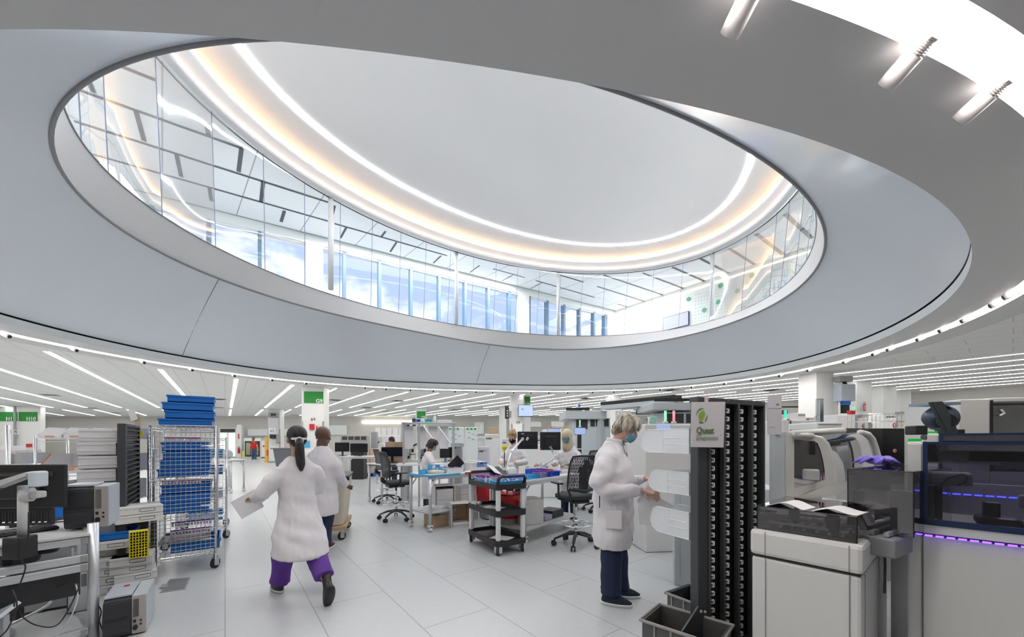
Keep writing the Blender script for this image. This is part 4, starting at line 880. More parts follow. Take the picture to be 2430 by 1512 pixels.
q = MB(); q.tube([(0, 0, 0), (0, 0, 1.62)], .02, 10); x, y = W(19, 4.2); tag(q.build('steel_post', STEEL, None, True, (x, y, 0)), 'thin steel post with a paper marked 75 at far left', 'post')
o = T('paper_sign', 'small white paper marked 75 hanging before the green signs', 'sign', V(37, 1036, 4.2), -CA); MB().box((0, 0, .05), (.12, .004, .05)).build('sheet', PAPER, o); text('75', 'number', .04, BLACK, o, (0, -.004, .037), (R(90), 0, 0), .0005, 'CENTER'); MB().box((0, .01, .04), (.006, .006, .1)).build('clip', STEEL, o)
for k, (px, w, h, m_) in enumerate(((5, .3, .25, WHITE), (48, .25, .2, LGREY), (68, .2, .16, GREY))): x, y = W(px, 5.5); carton('%s instrument on the far bench at the left edge' % ['white', 'pale grey', 'dark grey'][k], (x, y, 1.12), -CA, w, .3, h, m_, name='bench_instrument', cat='instrument')
x, y = W(30, 5.5); table('white bench far left behind the monitor', 'lab_table', (x-.9, y-.2, 0), -CA, 1.8, .7, 1.12)
# ------------------------------------------------------------------ laundry cart, bins, white trolley
x, y = W(792, 5.6); lc = T('laundry_cart', 'beige canvas laundry cart with wooden base pushed by the bald man', 'cart', (x, y, 0), -CA+R(18)); CANV = mat('canvas', (.60, .55, .45), .9, bump=.2, scale=60)
q = MB(); q.loft([(-.10, .3, .22, .24, .42), (-.10, .3, .5, .27, .46), (-.10, .3, .90, .30, .50)], 28, 7); q.build('canvas_bag', CANV, lc); q = MB(); q.loft([(-.10, .3, .90, .31, .51), (-.10, .3, .935, .315, .515), (-.10, .3, .94, .27, .47)], 28, 7); q.build('rim', BLACK, lc)
MB().box((-.10, .3, .18), (.56, .92, .06), bev=.01).build('wooden_base', mat('wood_base', (.50, .34, .2), .6), lc)
for a, b in ((-.32, -.1), (.12, -.1), (-.32, .7), (.12, .7)): caster(lc, a, b, .06, rot=.7)
MB().box((.205, -.18, .9), (.05, .03, .05)).build('corner_cap', BLACK, lc)
x, y = W(680, 20.5); o = T('waste_bin', 'dark grey wheeled waste bin in front of column 65', 'bin', (x, y, 0), -CA); q = MB(); q.loft([(0, 0, .1, .42, .35), (0, 0, 1.0, .55, .42)], 24, 6); q.build('body', mat('bin_grey', (.13, .135, .15), .5), o); MB().box((0, 0, 1.03), (1.2, .9, .06), bev=.02).build('lid', MC['bin_grey'], o); caster(o, -.3, -.2, .1); caster(o, .3, -.2, .1)
x, y = W(538, 10.8); o = table('narrow white wheeled table beyond the wire cage carts', 'lab_table', (x-.32, y, 0), -CA-.2, .62, .5, .92)
x, y = W(538, 10.9); o = T('plastic_bag', 'grey-white bagged item on the narrow wheeled table', 'bag', (x, y+.1, .925), -CA); q = MB(); q.ball((0, 0, .13), (.16, .14, .15)); q.ball((-.2, 0, .1), (.14, .12, .11)); q.build('bag', mat('bag_grey', (.5, .52, .55), .6, bump=.5, scale=12), o, True)
# ------------------------------------------------------------------ pallet with cartons
pc = G(862, 1132); rzP = wz(.86, .5); o = T('pallet', 'blue plastic pallet on the floor carrying brown cartons', 'pallet', pc, rzP); MB().box((.45, .45, .13), (1.2, 1.1, .03), bev=.005).build('deck', BLUE, o)
for a in (-.08, .45, .98):
    for b in (-.03, .45, .93): MB().box((a, b, .06), (.16, .14, .12), bev=.01).build('foot', BLUE, o)
cp = lambda a, b, z: (pc.x+math.cos(rzP)*a-math.sin(rzP)*b, pc.y+math.sin(rzP)*a+math.cos(rzP)*b, z)
nm = {0: 'bottom layer', 1: 'middle layer', 2: 'top'}
for lv, cells in ((0, ((0, 0), (1, 0), (0, 1), (0, 2), (1, 1), (2, 0))), (1, ((0, 0), (1, 0), (0, 1), (0, 2), (1, 1))), (2, ((0, 0), (1, 0)))):
    for a, b in cells: carton('brown carton on the blue pallet, %s, %s' % (nm[lv], 'front row' if b == 0 else ('second row' if b == 1 else 'back row')), cp(.05+.36*a, .1+.36*b, .147+.33*lv-(.0)), rzP, .345, .345, .328, mat('carton_pale', (.55, .44, .35), .8), 'cartons on the blue pallet, '+nm[lv]+(' front' if b == 0 else ' rear'), mark=(a+b) % 2 == 0)
# ------------------------------------------------------------------ tables, chairs, cart in the middle
TA = W(1021, 6.02); rzA = R(10); tA = table('white lab table with blue and red taped edges, left of the black cart', 'lab_table', (TA[0]-.02, TA[1]-.02, 0), rzA, 1.50, .62, .90, WHITE, ((.03, .03), (1.45, .03), (.03, .58), (1.45, .58)), edge=((LBLUE, -.005, .62), (RED, .72, 1.48)))
MB().box((-.004, .31, .887), (.01, .62, .034)).build('edge_tape', LBLUE, tA); MB().box((.3, .31, .28), (.55, .5, .02)).build('shelf', LGREY, tA)
ta = lambda x, y, z=.901: (TA[0]-.02+math.cos(rzA)*x-math.sin(rzA)*y, TA[1]-.02+math.sin(rzA)*x+math.cos(rzA)*y, z)
TB = P(1250, 1141, .9); rzT = R(14); tB = table('white lab table with rounded corner behind the black cart', 'lab_table', (TB.x, TB.y, 0), rzT, 1.55, .82, .90, WHITE, ((.09, .10), (1.46, .08), (.09, .74), (1.46, .74)), .09, .2)
tb = lambda x, y, z=.901: (TB.x+math.cos(rzT)*x-math.sin(rzT)*y, TB.y+math.sin(rzT)*x+math.cos(rzT)*y, z)
x, y = W(936, 6.95); chair('black drafting chair with mesh back nearest the laundry cart, front one', (x+.03, y, 0), wz(.75, .55)-R(90), False)
x, y = W(915, 8.9); chair('black drafting chair with mesh back, partly hidden behind the front one', (x+.03, y, 0), wz(.75, .55)-R(90), False)
x, y = W(1367, 5.25); chair('black drafting chair with slotted plastic back beside the woman with folder', (x, y, 0), wz(-.35, .94)-R(90), True)
for k, (px, D) in enumerate(((1403, 12.6), (1442, 12.0))): x, y = W(px, D); chair('black chair with a green-topped back before the white cabinets, %s of the two' % ('left', 'right')[k], (x, y, 0), wz(.1, 1)-R(90), False, False, sc=.95)
x, y = W(1420, 7.8); chair('dark slotted chair back behind the woman with folder', (x, y, 0), wz(.1, 1)-R(90), True, False, sc=1.0)
# utility cart
ux_, uy_ = W(1179, 4.72); rzU = wz(.85, .53); uc = T('utility_cart', 'black three-shelf utility cart with white posts and purple handle sleeves', 'cart', (ux_, uy_, 0), rzU); UWd, UL = .46, .86
ul = lambda x, y, z: (ux_+math.cos(rzU)*x-math.sin(rzU)*y, uy_+math.sin(rzU)*x+math.cos(rzU)*y, z)
for z in (.115, .49, .83):
    q = MB(); pts = []
    for cx_, cy_, a0_ in ((.05, .05, 180), (UWd-.05, .05, 270), (UWd-.05, UL-.05, 0), (.05, UL-.05, 90)):
        for k in range(5): a = R(a0_+22.5*k); pts.append((cx_+.05*math.cos(a), cy_+.05*math.sin(a)))
    c_ = Vector((UWd/2, UL/2)); ins = [(c_.x+(p[0]-c_.x)*.93, c_.y+(p[1]-c_.y)*.965) for p in pts]; n = len(pts)
    b = q.b; A = [[b.verts.new((p[0], p[1], h)) for p in L] for L, h in ((pts, z), (pts, z+.07), (ins, z+.07), (ins, z+.025))]
    for r0, r1 in zip(A, A[1:]):
        for i in range(n): b.faces.new((r0[i], r0[(i+1) % n], r1[(i+1) % n], r1[i]))
    b.faces.new(A[0][::-1]); b.faces.new(A[-1]); q.build('shelf', mat('cart_black', (.022, .022, .024), .5), uc)
for a, b in ((.045, .045), (UWd-.045, .045), (.045, UL-.045), (UWd-.045, UL-.045)):
    MB().box((a, b, .335), (.055, .055, .31), bev=.014).build('post', WPLAS, uc); MB().box((a, b, .695), (.055, .055, .27), bev=.014).build('post', WPLAS, uc); caster(uc, a, b, .055, rot=.9)
for yy in (.01, UL-.01):
    q = MB(); q.tube([(.03, yy+(.03 if yy < .1 else -.03), .87), (.03, yy, .97), (.07, yy-(.01 if yy < .1 else -.01), 1.0), (UWd-.07, yy-(.01 if yy < .1 else -.01), 1.0), (UWd-.03, yy, .97), (UWd-.03, yy+(.03 if yy < .1 else -.03), .87)], [(.03, .018)]*6, 10); g = q.build('handle', BLACK, uc, True)
    q = MB(); q.tube([(.10, yy-(.01 if yy < .1 else -.01), 1.0), (UWd-.05, yy-(.01 if yy < .1 else -.01), 1.0)], .023, 12); q.build('purple_sleeve', mat('sleeve_purple', (.22, .12, .42), .5), g, True)
crate('blue_tray', 'blue tray of purple-capped tubes at the front of the black utility cart', ul(.24, .17, .857), rzU, .36, .22, .075, LBLUE)
rack('blue wire rack of tubes at the back left of the utility cart top', ul(.13, .62, .857), rzU+1.57, .26, .14, .06, LBLUE, PURP, 7, 4, .85, 'in the blue rack on the utility cart')
rack('pale wire rack of tubes at the back right of the utility cart top', ul(.33, .56, .857), rzU+1.57, .30, .13, .085, WPLAS, PURP, 8, 3, .85, 'in the pale rack on the utility cart')
for k in range(14):
    t = bpy.data.objects.new('sample_tube', TUBES['purple_cap']); COL.objects.link(t); t.location = ul(.10+random.random()*.28, .10+random.random()*.14, .90+random.random()*.02); t.rotation_euler = (random.uniform(1.1, 1.6), 0, random.uniform(0, 6.28)); tag(t, 'sample tube with a purple cap lying loose in the blue tray', 'sample tube', 'loose tubes in the blue tray of the utility cart')
for k, (a, b) in enumerate(((.08, .44), (.14, .41), (.1, .36))): bottle('small clear bottle with pink cap on the utility cart, %s' % ('rear one', 'middle one', 'front one')[k], ul(a, b, .857), .11, .018, mat('bottle_clear', (.7, .75, .82), .2), PINK)
q = MB(); random.seed(3)
for k in range(7): q.ball((random.uniform(-.05, .05), random.uniform(-.05, .05), .03+random.uniform(0, .02)), (.035, .03, .03), 8)
tag(q.build('crumpled_gloves', mat('glove_white', (.78, .79, .82), .6), None, True, ul(.09, .72, .517)), 'crumpled white gloves on the middle shelf of the utility cart', 'gloves')
for a, b, z, s in ((.25, .52, .517, 'middle'), (.25, .3, .142, 'bottom')): tag(MB().box((0, 0, .002), (.20, .28, .003), rz=.5).build('paper_sheet', PAPER, None, loc=ul(a, b, z), rz=rzU), 'white paper sheet lying on the %s shelf of the utility cart' % s, 'paper')
# things on table A
for k in range(3): rack('blue slotted rack near the left corner of the taped table, %s' % ('leftmost', 'middle', 'rightmost')[k], ta([.10, .22, .42][k], [.30, .48, .2][k]), rzA, .14, .10, [.06, .05, .09][k], LBLUE, None if k < 2 else None, 4, 3)
o = crate('cream_box', 'cream coloured lidded box on the taped table', ta(.26, .20), rzA, .22, .16, .05, mat('cream', (.72, .70, .58), .5)); MB().box((0, 0, .052), (.22, .16, .006)).build('lid', MC['cream'], o)
rack('blue stacked rack behind the cream box', ta(.38, .42), rzA, .16, .12, .13, LBLUE, None, 5, 3)
o = crate('tube_tray', 'white tray with purple rim on the taped table', ta(.60, .26), rzA, .34, .3, .08, WPLAS); q = MB(); q.box((0, -.155, .083), (.30, .006, .006)); q.box((0, .155, .083), (.30, .006, .006)); q.build('purple_edge', PURP, o); MB().box((0, 0, .05), (.3, .26, .04)).build('contents', mat('pale_violet', (.62, .6, .72), .5), o)
o = T('tablet', 'dark tablet propped up at the back of the white purple-rimmed tray', 'tablet', ta(.80, .34, .93), rzA-.3); MB().box((0, 0, .10), (.26, .012, .2), M=Matrix.Rotation(-.75, 4, 'Y'), bev=.004).build('case', SCREEN, o); MB().box((.02, .03, .02), (.1, .06, .06)).build('stand', LGREY, o)
o = T('centrifuge', 'white benchtop centrifuge with blue control panel on the taped table', 'centrifuge', ta(1.02, .12), rzA+.05); q = MB(); q.box((.17, .17, .08), (.40, .34, .16), bev=.015); q.build('body', MACH, o); MB().box((.22, -.004, .115), (.26, .006, .085)).build('control_panel', mat('panel_blue', (.12, .25, .6), .4), o)
q = MB(); q.cyl((.15, .18, .16), (.15, .18, .18), .13, 28); q.build('lid', LGREY, o, True); MB().box((.2, -.009, .13), (.07, .004, .02)).build('display', BLACK, o)
for k in range(3): MB().box((.27+.03*k, -.009, .1), (.015, .004, .015)).build('button', WHITE, o)
MB().box((.05, -.009, .135), (.06, .004, .012)).build('panel_mark', WHITE, o)
bottle('clear bottle with green cap left of the centrifuge', ta(.93, .34), .17, .035, mat('bottle_clear', (.7, .75, .82), .2), GREEN); bottle('white squeeze bottle left of the centrifuge', ta(.86, .42), .19, .035); bottle('white jug with red label behind the tablet', ta(.78, .52), .2, .05, WPLAS, RED)
tag(MB().box((0, 0, .004), (.28, .2, .008)).build('paper_stack', PAPER, None, loc=ta(.95, .10), rz=rzA+.2), 'white paper pad in front of the centrifuge', 'paper')
# under table A: paper boxes
def paperbox(label, loc, rz, w, l, h, n, openf=True):
    o = T('paper_carton', label, 'box', loc, rz); q = MB(); t = .008
    q.box((-w/2, 0, h/2), (t, l, h)); q.box((w/2, 0, h/2), (t, l, h)); q.box((0, 0, h), (w, l, t)); q.box((0, 0, t/2), (w, l, t)); q.build('carton', WHITE, o); MB().box((0, l/2, h/2), (w, t, h)).build('inner_back', CARD, o); MB().box((w/2-t, 0, h/2), (t*.8, l*.98, h*.98)).build('inner_side', CARD, o)
    if n:
        q = MB()
        for k in range(n): q.box((random.uniform(-.008, .008), -.01+random.uniform(-.008, .008), .012+.011*k), (w*.86, l*.86, .009), rz=random.uniform(-.04, .04))
        q.build('paper_stack', PAPER, o)['kind'] = 'stuff'
    return o
paperbox('open white carton holding a few papers on the floor under the taped table', ta(.62, .02, 0)[:2]+(0,), rzA-R(25), .34, .32, .40, 6); paperbox('tall white carton packed with paper stacks, standing behind the open one', ta(.50, .34, 0)[:2]+(.0,), rzA-R(20), .34, .34, .68, 56)
carton('brown carton lying under the taped table shelf', ta(.36, .32, 0)[:2]+(0,), rzA, .3, .3, .2)
for k in range(4): flatbox('white document box under the middle of the taped table, %s' % ('bottom one', 'second one up', 'third one up', 'top one')[k], ta(1.05, .42, 0)[:2]+(.16*k,), rzA, .42, .34, .155)
for k in range(3): tag(MB().box((0, 0, .011), (.28, .22, .02)).build('paper_stack', PAPER, None, loc=ta(.22+.03*k, .28, .292+.023*k), rz=rzA+.1*k), 'paper pile on the low shelf of the taped table, %s layer' % ('bottom', 'middle', 'top')[k], 'paper')
o = T('waste_bag_bin', 'red biohazard bag lining a bin behind the utility cart', 'waste bin', ta(1.42, .12, 0)[:2]+(0,), rzA); q = MB(); q.loft([(0, 0, .02, .17, .15), (0, 0, .55, .19, .17)], 20, 4); q.build('bin', GREY, o); q = MB(); q.loft([(0, 0, .30, .195, .18), (0, 0, .5, .215, .2), (.01, 0, .62, .235, .21), (0, .01, .66, .215, .19), (0, 0, .62, .17, .16)], 40, 3.5)
for v in q.b.verts: v.co += Vector(noise.noise_vector(v.co*18))*.012
q.build('red_bag', mat('red_bag', (.60, .015, .03), .25), o, True)
q2 = dup(o, loc=tb(.28, .55, 0)[:2]+(0,), label='second red biohazard bag bin under the rounded table')
# table B things
paperbox('long white carton packed with paper under the rounded table', tb(.45, .32, 0)[:2]+(.215,), rzT+R(60), .36, .36, .36, 26)
tag(MB().box((0, 0, .06), (.34, .3, .12), bev=.01).build('black_case', BLACK, None, loc=tb(1.05, .3, .213), rz=rzT), 'black case on the low shelf of the rounded table', 'case'); tag(MB().box((0, 0, .04), (.2, .2, .08), bev=.01).build('supply_packet', mat('packet_violet', (.5, .45, .62), .5), None, loc=tb(.78, .25, .213), rz=rzT), 'pale violet packets on the low shelf of the rounded table', 'packet')
DB = mat('deep_blue_plastic', (.01, .06, .5), .4)
rack('light blue wire rack at the front corner of the rounded table', tb(.22, .13), rzT, .26, .17, .06, LBLUE, None, 8, 5); rack('second light blue wire rack just behind the corner one', tb(.12, .33), rzT, .24, .14, .06, LBLUE, None, 8, 4)
rack('deep blue rack full of tubes on the rounded table', tb(.50, .13), rzT, .24, .15, .065, DB, PURP, 7, 4, .9, 'in the deep blue rack on the rounded table'); rack('deep blue empty rack at the right of the tube racks', tb(.78, .12), rzT, .26, .16, .07, DB, None, 7, 4); rack('deep blue rack behind the full one', tb(.72, .36), rzT, .32, .16, .10, DB, None, 8, 4)
crate('yellow_tray', 'small yellow tray with tubes behind the light blue rack', tb(.3, .38), rzT, .2, .1, .05, YEL)
q = MB(); q.loft([(0, 0, 0, .085, .06), (0, 0, .10, .085, .06), (0, 0, .14, .05, .04)], 20, 4); q.ball((0, 0, .16), (.05, .03, .045), 10); q.ball((.03, .01, .17), (.04, .03, .03), 10); tag(q.build('tissue_box', WPLAS, None, True, tb(.42, .62)), 'white tissue box with tissue pulled up on the rounded table', 'tissue box')
carton('white cube box beside the tissue box on the rounded table', tb(.82, .66), rzT, .14, .14, .13, WHITE, name='white_carton'); crate('clear_tray', 'clear tray left of the tissue box on the rounded table', tb(.22, .72), rzT, .2, .14, .09, CLEAR)
def arm(label, base, pts, m=STEEL):
    o = T('articulated_stand', label, 'monitor stand', base, 0); q = MB(); b0 = Vector(base); q.tube([Vector(p)-b0 for p in pts], [(.022, .013)]*len(pts), 10); q.build('arm', ALU, o, True); q = MB(); q.cyl((0, 0, 0), (0, 0, .03), .06, 18); q.build('base', BLACK, o)
    for p in pts[1:]:
        q = MB(); c_ = Vector(p)-b0; q.cyl(c_-Vector((0, 0, .025)), c_+Vector((0, 0, .025)), .022, 12); q.build('joint', WPLAS, o)
    return o
D1 = 6.7; mA = V(1252, 1064, D1); m1 = monitor('black monitor on an articulated arm, back turned, nearer the blonde woman', (mA.x, mA.y, V(0, 1066, D1).z), -CA+R(3), .36, .31, 0, face=1); MB().box((-.09, -.04, .27), (.05, .01, .012)).build('sticker', WHITE, m1); q = MB(); q.tube([(-.02, -.05, .16), (.0, -.07, .2)], .02, 8); q.build('mount', WPLAS, m1)
mB_ = V(1306, 1066, D1-.1); m2 = monitor('black monitor on an articulated arm, back turned, nearer the woman in headscarf', (mB_.x, mB_.y, V(0, 1068, D1).z), -CA+R(3), .36, .315, 0, face=1); q = MB(); q.cyl((-.165, -.018, .02), (-.165, -.024, .02), .014, 14); q.build('red_sticker', RED, m2)
arm('silver articulated arm rising to the left black monitor', tb(.50, .80), [Vector(tb(.50, .80)), V(1213, 1073, 6.4), V(1240, 1042, D1-.12)]); arm('silver articulated arm reaching to the right black monitor', tb(.98, .60), [Vector(tb(.98, .60)), V(1318, 1085, 6.2), V(1306, 1060, D1-.12)])
o = T('document_stand', 'white sheet on a sloping black stand in front of the blonde woman', 'stand', tb(.12, .66), rzT); MB().box((0, 0, .09), (.30, .2, .01), M=Matrix.Rotation(.6, 4, 'X')).build('board', BLACK, o); MB().box((-.06, -.02, .115), (.24, .2, .004), M=Matrix.Rotation(.6, 4, 'X') @ Matrix.Rotation(.3, 4, 'Y')).build('sheet', PAPER, o)
for k, (a, b, w, h, m_) in enumerate(((1.15, .75, .22, .06, RED), (1.36, .55, .22, .05, RED), (1.12, .3, .2, .05, PURP), (1.38, .30, .22, .06, WPLAS))): crate('supply_tray', ['red tray left of the arms on the rounded table', 'red tray in front of the woman in headscarf', 'purple tray right of the blue racks', 'white tray at the right end of the rounded table'][k], tb(a, b), rzT, w, .16, h, m_)
p_ = V(1197, 1075, 7.0); o = T('yellow_funnel', 'yellow funnel-shaped cup standing left of the blonde woman', 'funnel', p_, 0); q = MB(); q.loft([(0, 0, 0, .008, .008), (0, 0, .04, .012, .012), (0, 0, .09, .05, .05), (0, 0, .14, .055, .055)], 18); q.build('cup', YEL, o, True); q = MB(); q.cyl((0, 0, -.26), (0, 0, 0), .008, 8); q.build('stem', BLACK, o)
for k, (a, b, s) in enumerate(((1.15, .5, .5), (1.25, .70, .6), (1.42, .72, .5))): o = T('scanner', 'pale barcode scanner on its stand, %s on the rounded table' % ('left one', 'middle one', 'right one')[k], 'scanner', tb(a, b), rzT+k); q = MB(); q.tube([(0, 0, 0), (0, 0, .06), (.02, 0, .11)], .02, 10); q.build('stand', WPLAS, o, True); MB().box((.03, 0, .13), (.12, .06, .05), bev=.015, M=Matrix.Rotation(.5, 4, 'Y')).build('head', WPLAS, o); MB().box((.085, 0, .10), (.02, .05, .035)).build('window', BLACK, o)
# ------------------------------------------------------------------ machines at the right
def poly2(pts, z): return [tuple(P(a, b, z))[:2] for a, b in pts]
# louvred rack with clear bins and the paper sign
RX, RY = W(1656, 2.45); rzR = wz(.9, .43); RK = T('louvre_rack', 'tall black louvred steel rack at right carrying clear bins and a paper sign', 'rack', (RX, RY, 0), rzR); RW_, RH = .70, 1.735
MB().box((.052, .03, RH/2), (.10, .06, RH), bev=.006).build('end_post', DGREY, RK); MB().box((RW_, .03, RH/2), (.02, .06, RH), bev=.003).build('end_post', DGREY, RK)
MB().box((RW_/2, .03, RH-.018), (RW_, .07, .036), bev=.004).build('top_rail', DGREY, RK); MB().box((RW_/2, .03, .03), (RW_, .4, .06), bev=.004).build('base', DGREY, RK)
q = MB()
for k in range(4): q.cyl((.1+.19*k, -.008, RH-.012), (.1+.19*k, -.002, RH-.012), .004, 8)
q.build('rivet', STEEL, RK)
MB().box((RW_/2+.04, .045, RH/2), (RW_-.1, .006, RH-.06)).build('back_sheet', BLACK, RK)
for k in range(4):
    x = .11+.148*k; MB().box((x, .01, RH/2), (.018, .035, RH-.06), bev=.003).build('rib', mat('rib_grey', (.13, .135, .145), .35, .5), RK); MB().box((x+.028, .028, RH/2), (.038, .012, RH-.06)).build('slotted_strip', mat('strip_black', (.03, .03, .033), .45), RK)
    q = MB()
    for r_ in range(29):
        z = .10+.0555*r_
        if k == 0 and z > 1.50: continue
        q.box((x+.052, .008, z), (.009, .012, .026)); q.box((x+.042, .010, z+.012), (.024, .01, .006)); q.box((x+.042, .010, z-.012), (.024, .01, .005), M=Matrix.Rotation(.3, 4, 'Y'))
    q.build('hook_slot', mat('slot_bright', (.85, .9, .92), .3), RK)
MB().extr([(-.0, -.006, .38), (.10, -.006, .37), (.10, -.006, .0), (-.36, -.006, .0), (-.36, -.006, .06)], (0, .012, 0)).build('gusset_foot', DGREY, RK)
q = MB(); q.cyl((.02, -.012, .345), (.02, -.002, .345), .009, 12); q.cyl((.058, -.012, .335), (.058, -.002, .335), .009, 12); q.build('bolt', mat('bolt_bright', (.8, .8, .8), .3), RK)
rl = lambda x, y, z: (RX+math.cos(rzR)*x-math.sin(rzR)*y, RY+math.sin(rzR)*x+math.cos(rzR)*y, z)
sg = T('paper_sign', 'white paper sign with green logo and lettering taped on the black rack', 'sign', rl(-.075, -.014, 1.405), rzR-R(6)); SGN = mat('sign_paper', (.74, .72, .75), .6); QG = mat('logo_green', (.14, .30, .06), .5); QL = mat('logo_lime', (.30, .48, .05), .5); QD = mat('logo_text_green', (.10, .20, .06), .5)
MB().extr([(-.006, 0, .005), (.268, 0, 0), (.282, 0, .302), (0, 0, .29)], (0, .002, 0)).build('sheet', SGN, sg)
def arc(c, r0, r1, a0, a1, off=0, th=.001):   # crescent: outer radius r1, tapering inner
    q = MB(); n = 24; o_ = []; i_ = []
    for k in range(n+1):
        t = R(a0+(a1-a0)*k/n); w = math.sin(math.pi*k/n); o_.append((c[0]+r1*math.cos(t), -.002, c[1]+r1*1.06*math.sin(t))); rr = r1-(r1-r0)*w; i_.append((c[0]+rr*math.cos(t), -.002, c[1]+rr*1.06*math.sin(t)))
    for k in range(n): q.poly([o_[k], o_[k+1], i_[k+1], i_[k]])
    return q
for a0, a1 in ((62, 190), (-62, 8), (-128, -66)): arc((.083, .205), .036, .046, a0, a1).build('logo_arc', QG, sg)
q = MB(); q.poly([(.083+.024*math.cos(t)*1.0+.008*math.sin(t), -.0025, .205+.032*math.sin(t)) for t in [2*math.pi*k/28 for k in range(28)] if not (5.2 < t < 5.9)]); q.build('logo_leaf', QL, sg)
text('Quest', 'sign_lettering', .058, QD, sg, (.038, -.003, .092), (R(90), 0, 0), .0004, 'LEFT', .0011); text('Diagnostics', 'sign_lettering', .040, mat('logo_text_soft', (.2, .3, .16), .5), sg, (.038, -.003, .052), (R(90), 0, 0), .0003, 'LEFT', 0, .98); text('TM', 'sign_lettering', .009, QD, sg, (.232, -.003, .078), (R(90), 0, 0), .0003)
MB().box((.125, .003, .30), (.032, .003, .05)).build('tape_tag', mat('tag_white', (.75, .72, .76), .5), sg); text('ESS', 'tag_lettering', .012, RED, sg, (.135, .0, .318), (R(90), R(90), 0), .0003)
# clear bins hung on the far side
def clearbin(label, loc, rz, w, l, h, tubes=6):
    o = T('clear_bin', label, 'bin', loc, rz); t = .003; q = MB()   # back at y=0, mouth at y=l
    sp = [(0, 0), (l-.07, 0), (l-.02, h*.18), (l, h*.45), (l-.03, h*.9), (l-.06, h), (0, h)]
    for x in (0, w-t): q.extr([(x, a, b) for a, b in sp], (t, 0, 0))
    q.box((w/2, l/2-.035, t/2), (w-2*t, l-.07, t)); q.box((w/2, .003, h/2), (w, t, h)); q.extr([(t, l-.07, 0), (t, l-.02, h*.18), (t, l, h*.45), (t, l-.003, h*.45), (t, l-.023, h*.2), (t, l-.073, .003)], (w-2*t, 0, 0)); q.build('body', mat('bin_frost', (.90, .94, .98), .25, alpha=.62), o)
    q = MB()
    for x in (0, w): q.tube([(x, 0, h), (x, l-.06, h), (x, l-.03, h*.9), (x, l, h*.45), (x, l-.02, h*.18), (x, l-.07, 0), (x, 0, 0)], .0028, 5)
    for z in (.35, .62): q.tube([(0, .02, h*z), (0, l*.5, h*z)], .0022, 4)
    q.tube([(0, l, h*.45), (w, l, h*.45)], .003, 5); q.tube([(0, l*.5, h), (0, l*.5, 0)], .002, 4); q.build('rim', mat('bin_rim', (.86, .90, .95), .3), o)
    q = MB(); random.seed(int(loc[2]*97))
    for k in range(tubes):
        x, y = random.uniform(.03, w-.03), random.uniform(.05, l-.12); a = random.uniform(0, 3.1); q.cyl((x, y, .012), (x+.035*math.cos(a)*.4, y+.035*math.sin(a), .022), .007, 6)
    if tubes: q.build('loose_caps', mat('violet_caps', (.42, .3, .62), .4), o)['kind'] = 'stuff'
    return o
for z, h, l, n, nm, dx0 in ((1.365, .165, .44, 8, 'top row', 0), (1.085, .15, .36, 0, 'middle row', 0), (.79, .18, .34, 10, 'bottom row', 0)):
    for k in range(3): clearbin('clear plastic bin hung on the black rack, %s, %s' % (nm, ('nearest the woman', 'middle one', 'farthest right')[k]), rl(.01+.225*k, .075, z), rzR+R(16) if False else rzR, .215, l+(.03*k if nm == 'top row' else .0), h, n)
    pass
# floor totes by the rack
def tote(label, px, py, rz, w=.3, l=.42, h=.30, z=0):
    x, y = P(px, py, h)[:2]; o = T('tote_bin', label, 'bin', (x, y, z), rz); TG = mat('tote_dark', (.10, .10, .10), .45)
    q = MB(); q.tray((0, 0, h/2), (w, l, h), .008, .01); q.build('body', TG, o); q = MB()
    q.tube([(-w/2-.01, -l/2-.01, h), (w/2+.01, -l/2-.01, h), (w/2+.01, l/2+.01, h), (-w/2-.01, l/2+.01, h)], .011, 8, closed=True); q.build('rim', mat('tote_rim', (.32, .31, .30), .4), o); q = MB()
    for k in range(9): q.box((-w/2+.013, -l/2+.06+.035*k, h*.85), (.008, .006, h*.2))
    for k in range(4): q.box((-w/2-.003, -l/2+.06+.1*k, h/2), (.008, .012, h*.9))
    q.build('rib', MC['tote_rim'], o); return o
tote('dark grey tote bin on the floor nearest the camera under the black rack', 1628, 1478, rzR+R(22), .30, .44, .30)
t2 = tote('dark grey tote bin behind the nearest one holding a blue rack', 1668, 1418, rzR+R(8), .30, .40, .26)
t2l = t2.location; rr_ = rack('bright blue wire rack tipped inside the rear tote bin', (t2l.x-.0, t2l.y+.0, .14), rzR+.6, .26, .2, .1, mat('rack_blue', (.01, .16, .45), .4), None, 6, 6); rr_.rotation_euler = (.75, .1, rzR+.7)
# white cabinets behind the bins
x, y = W(1600, 3.80); cabinet('grey-white instrument cabinet standing directly behind the black rack', (x, y, 0), wz(.92, -.36), .9, .55, 1.0, MACHG, seams=(.055,), base=.0)
x, y = W(1500, 6.6); c = cabinet('pale instrument cabinet behind the clear bins with a dark glass top', (x, y, 0), rzR+R(6), 1.5, .7, 1.0, MACH, seams=(.30, .72), base=.05); smokebox(c, .0, .05, 1.0, 1.5, .7, 1.22)
q = MB(); q.box((.3, .3, 1.08), (.2, .2, .14)); q.box((.7, .4, 1.05), (.3, .3, .1)); q.build('mechanism', GREY, c)
for k in (.4, .75, 1.1): MB().box((k, .05, 1.10), (.05, .02, .22)).build('upright', BLACK, c)
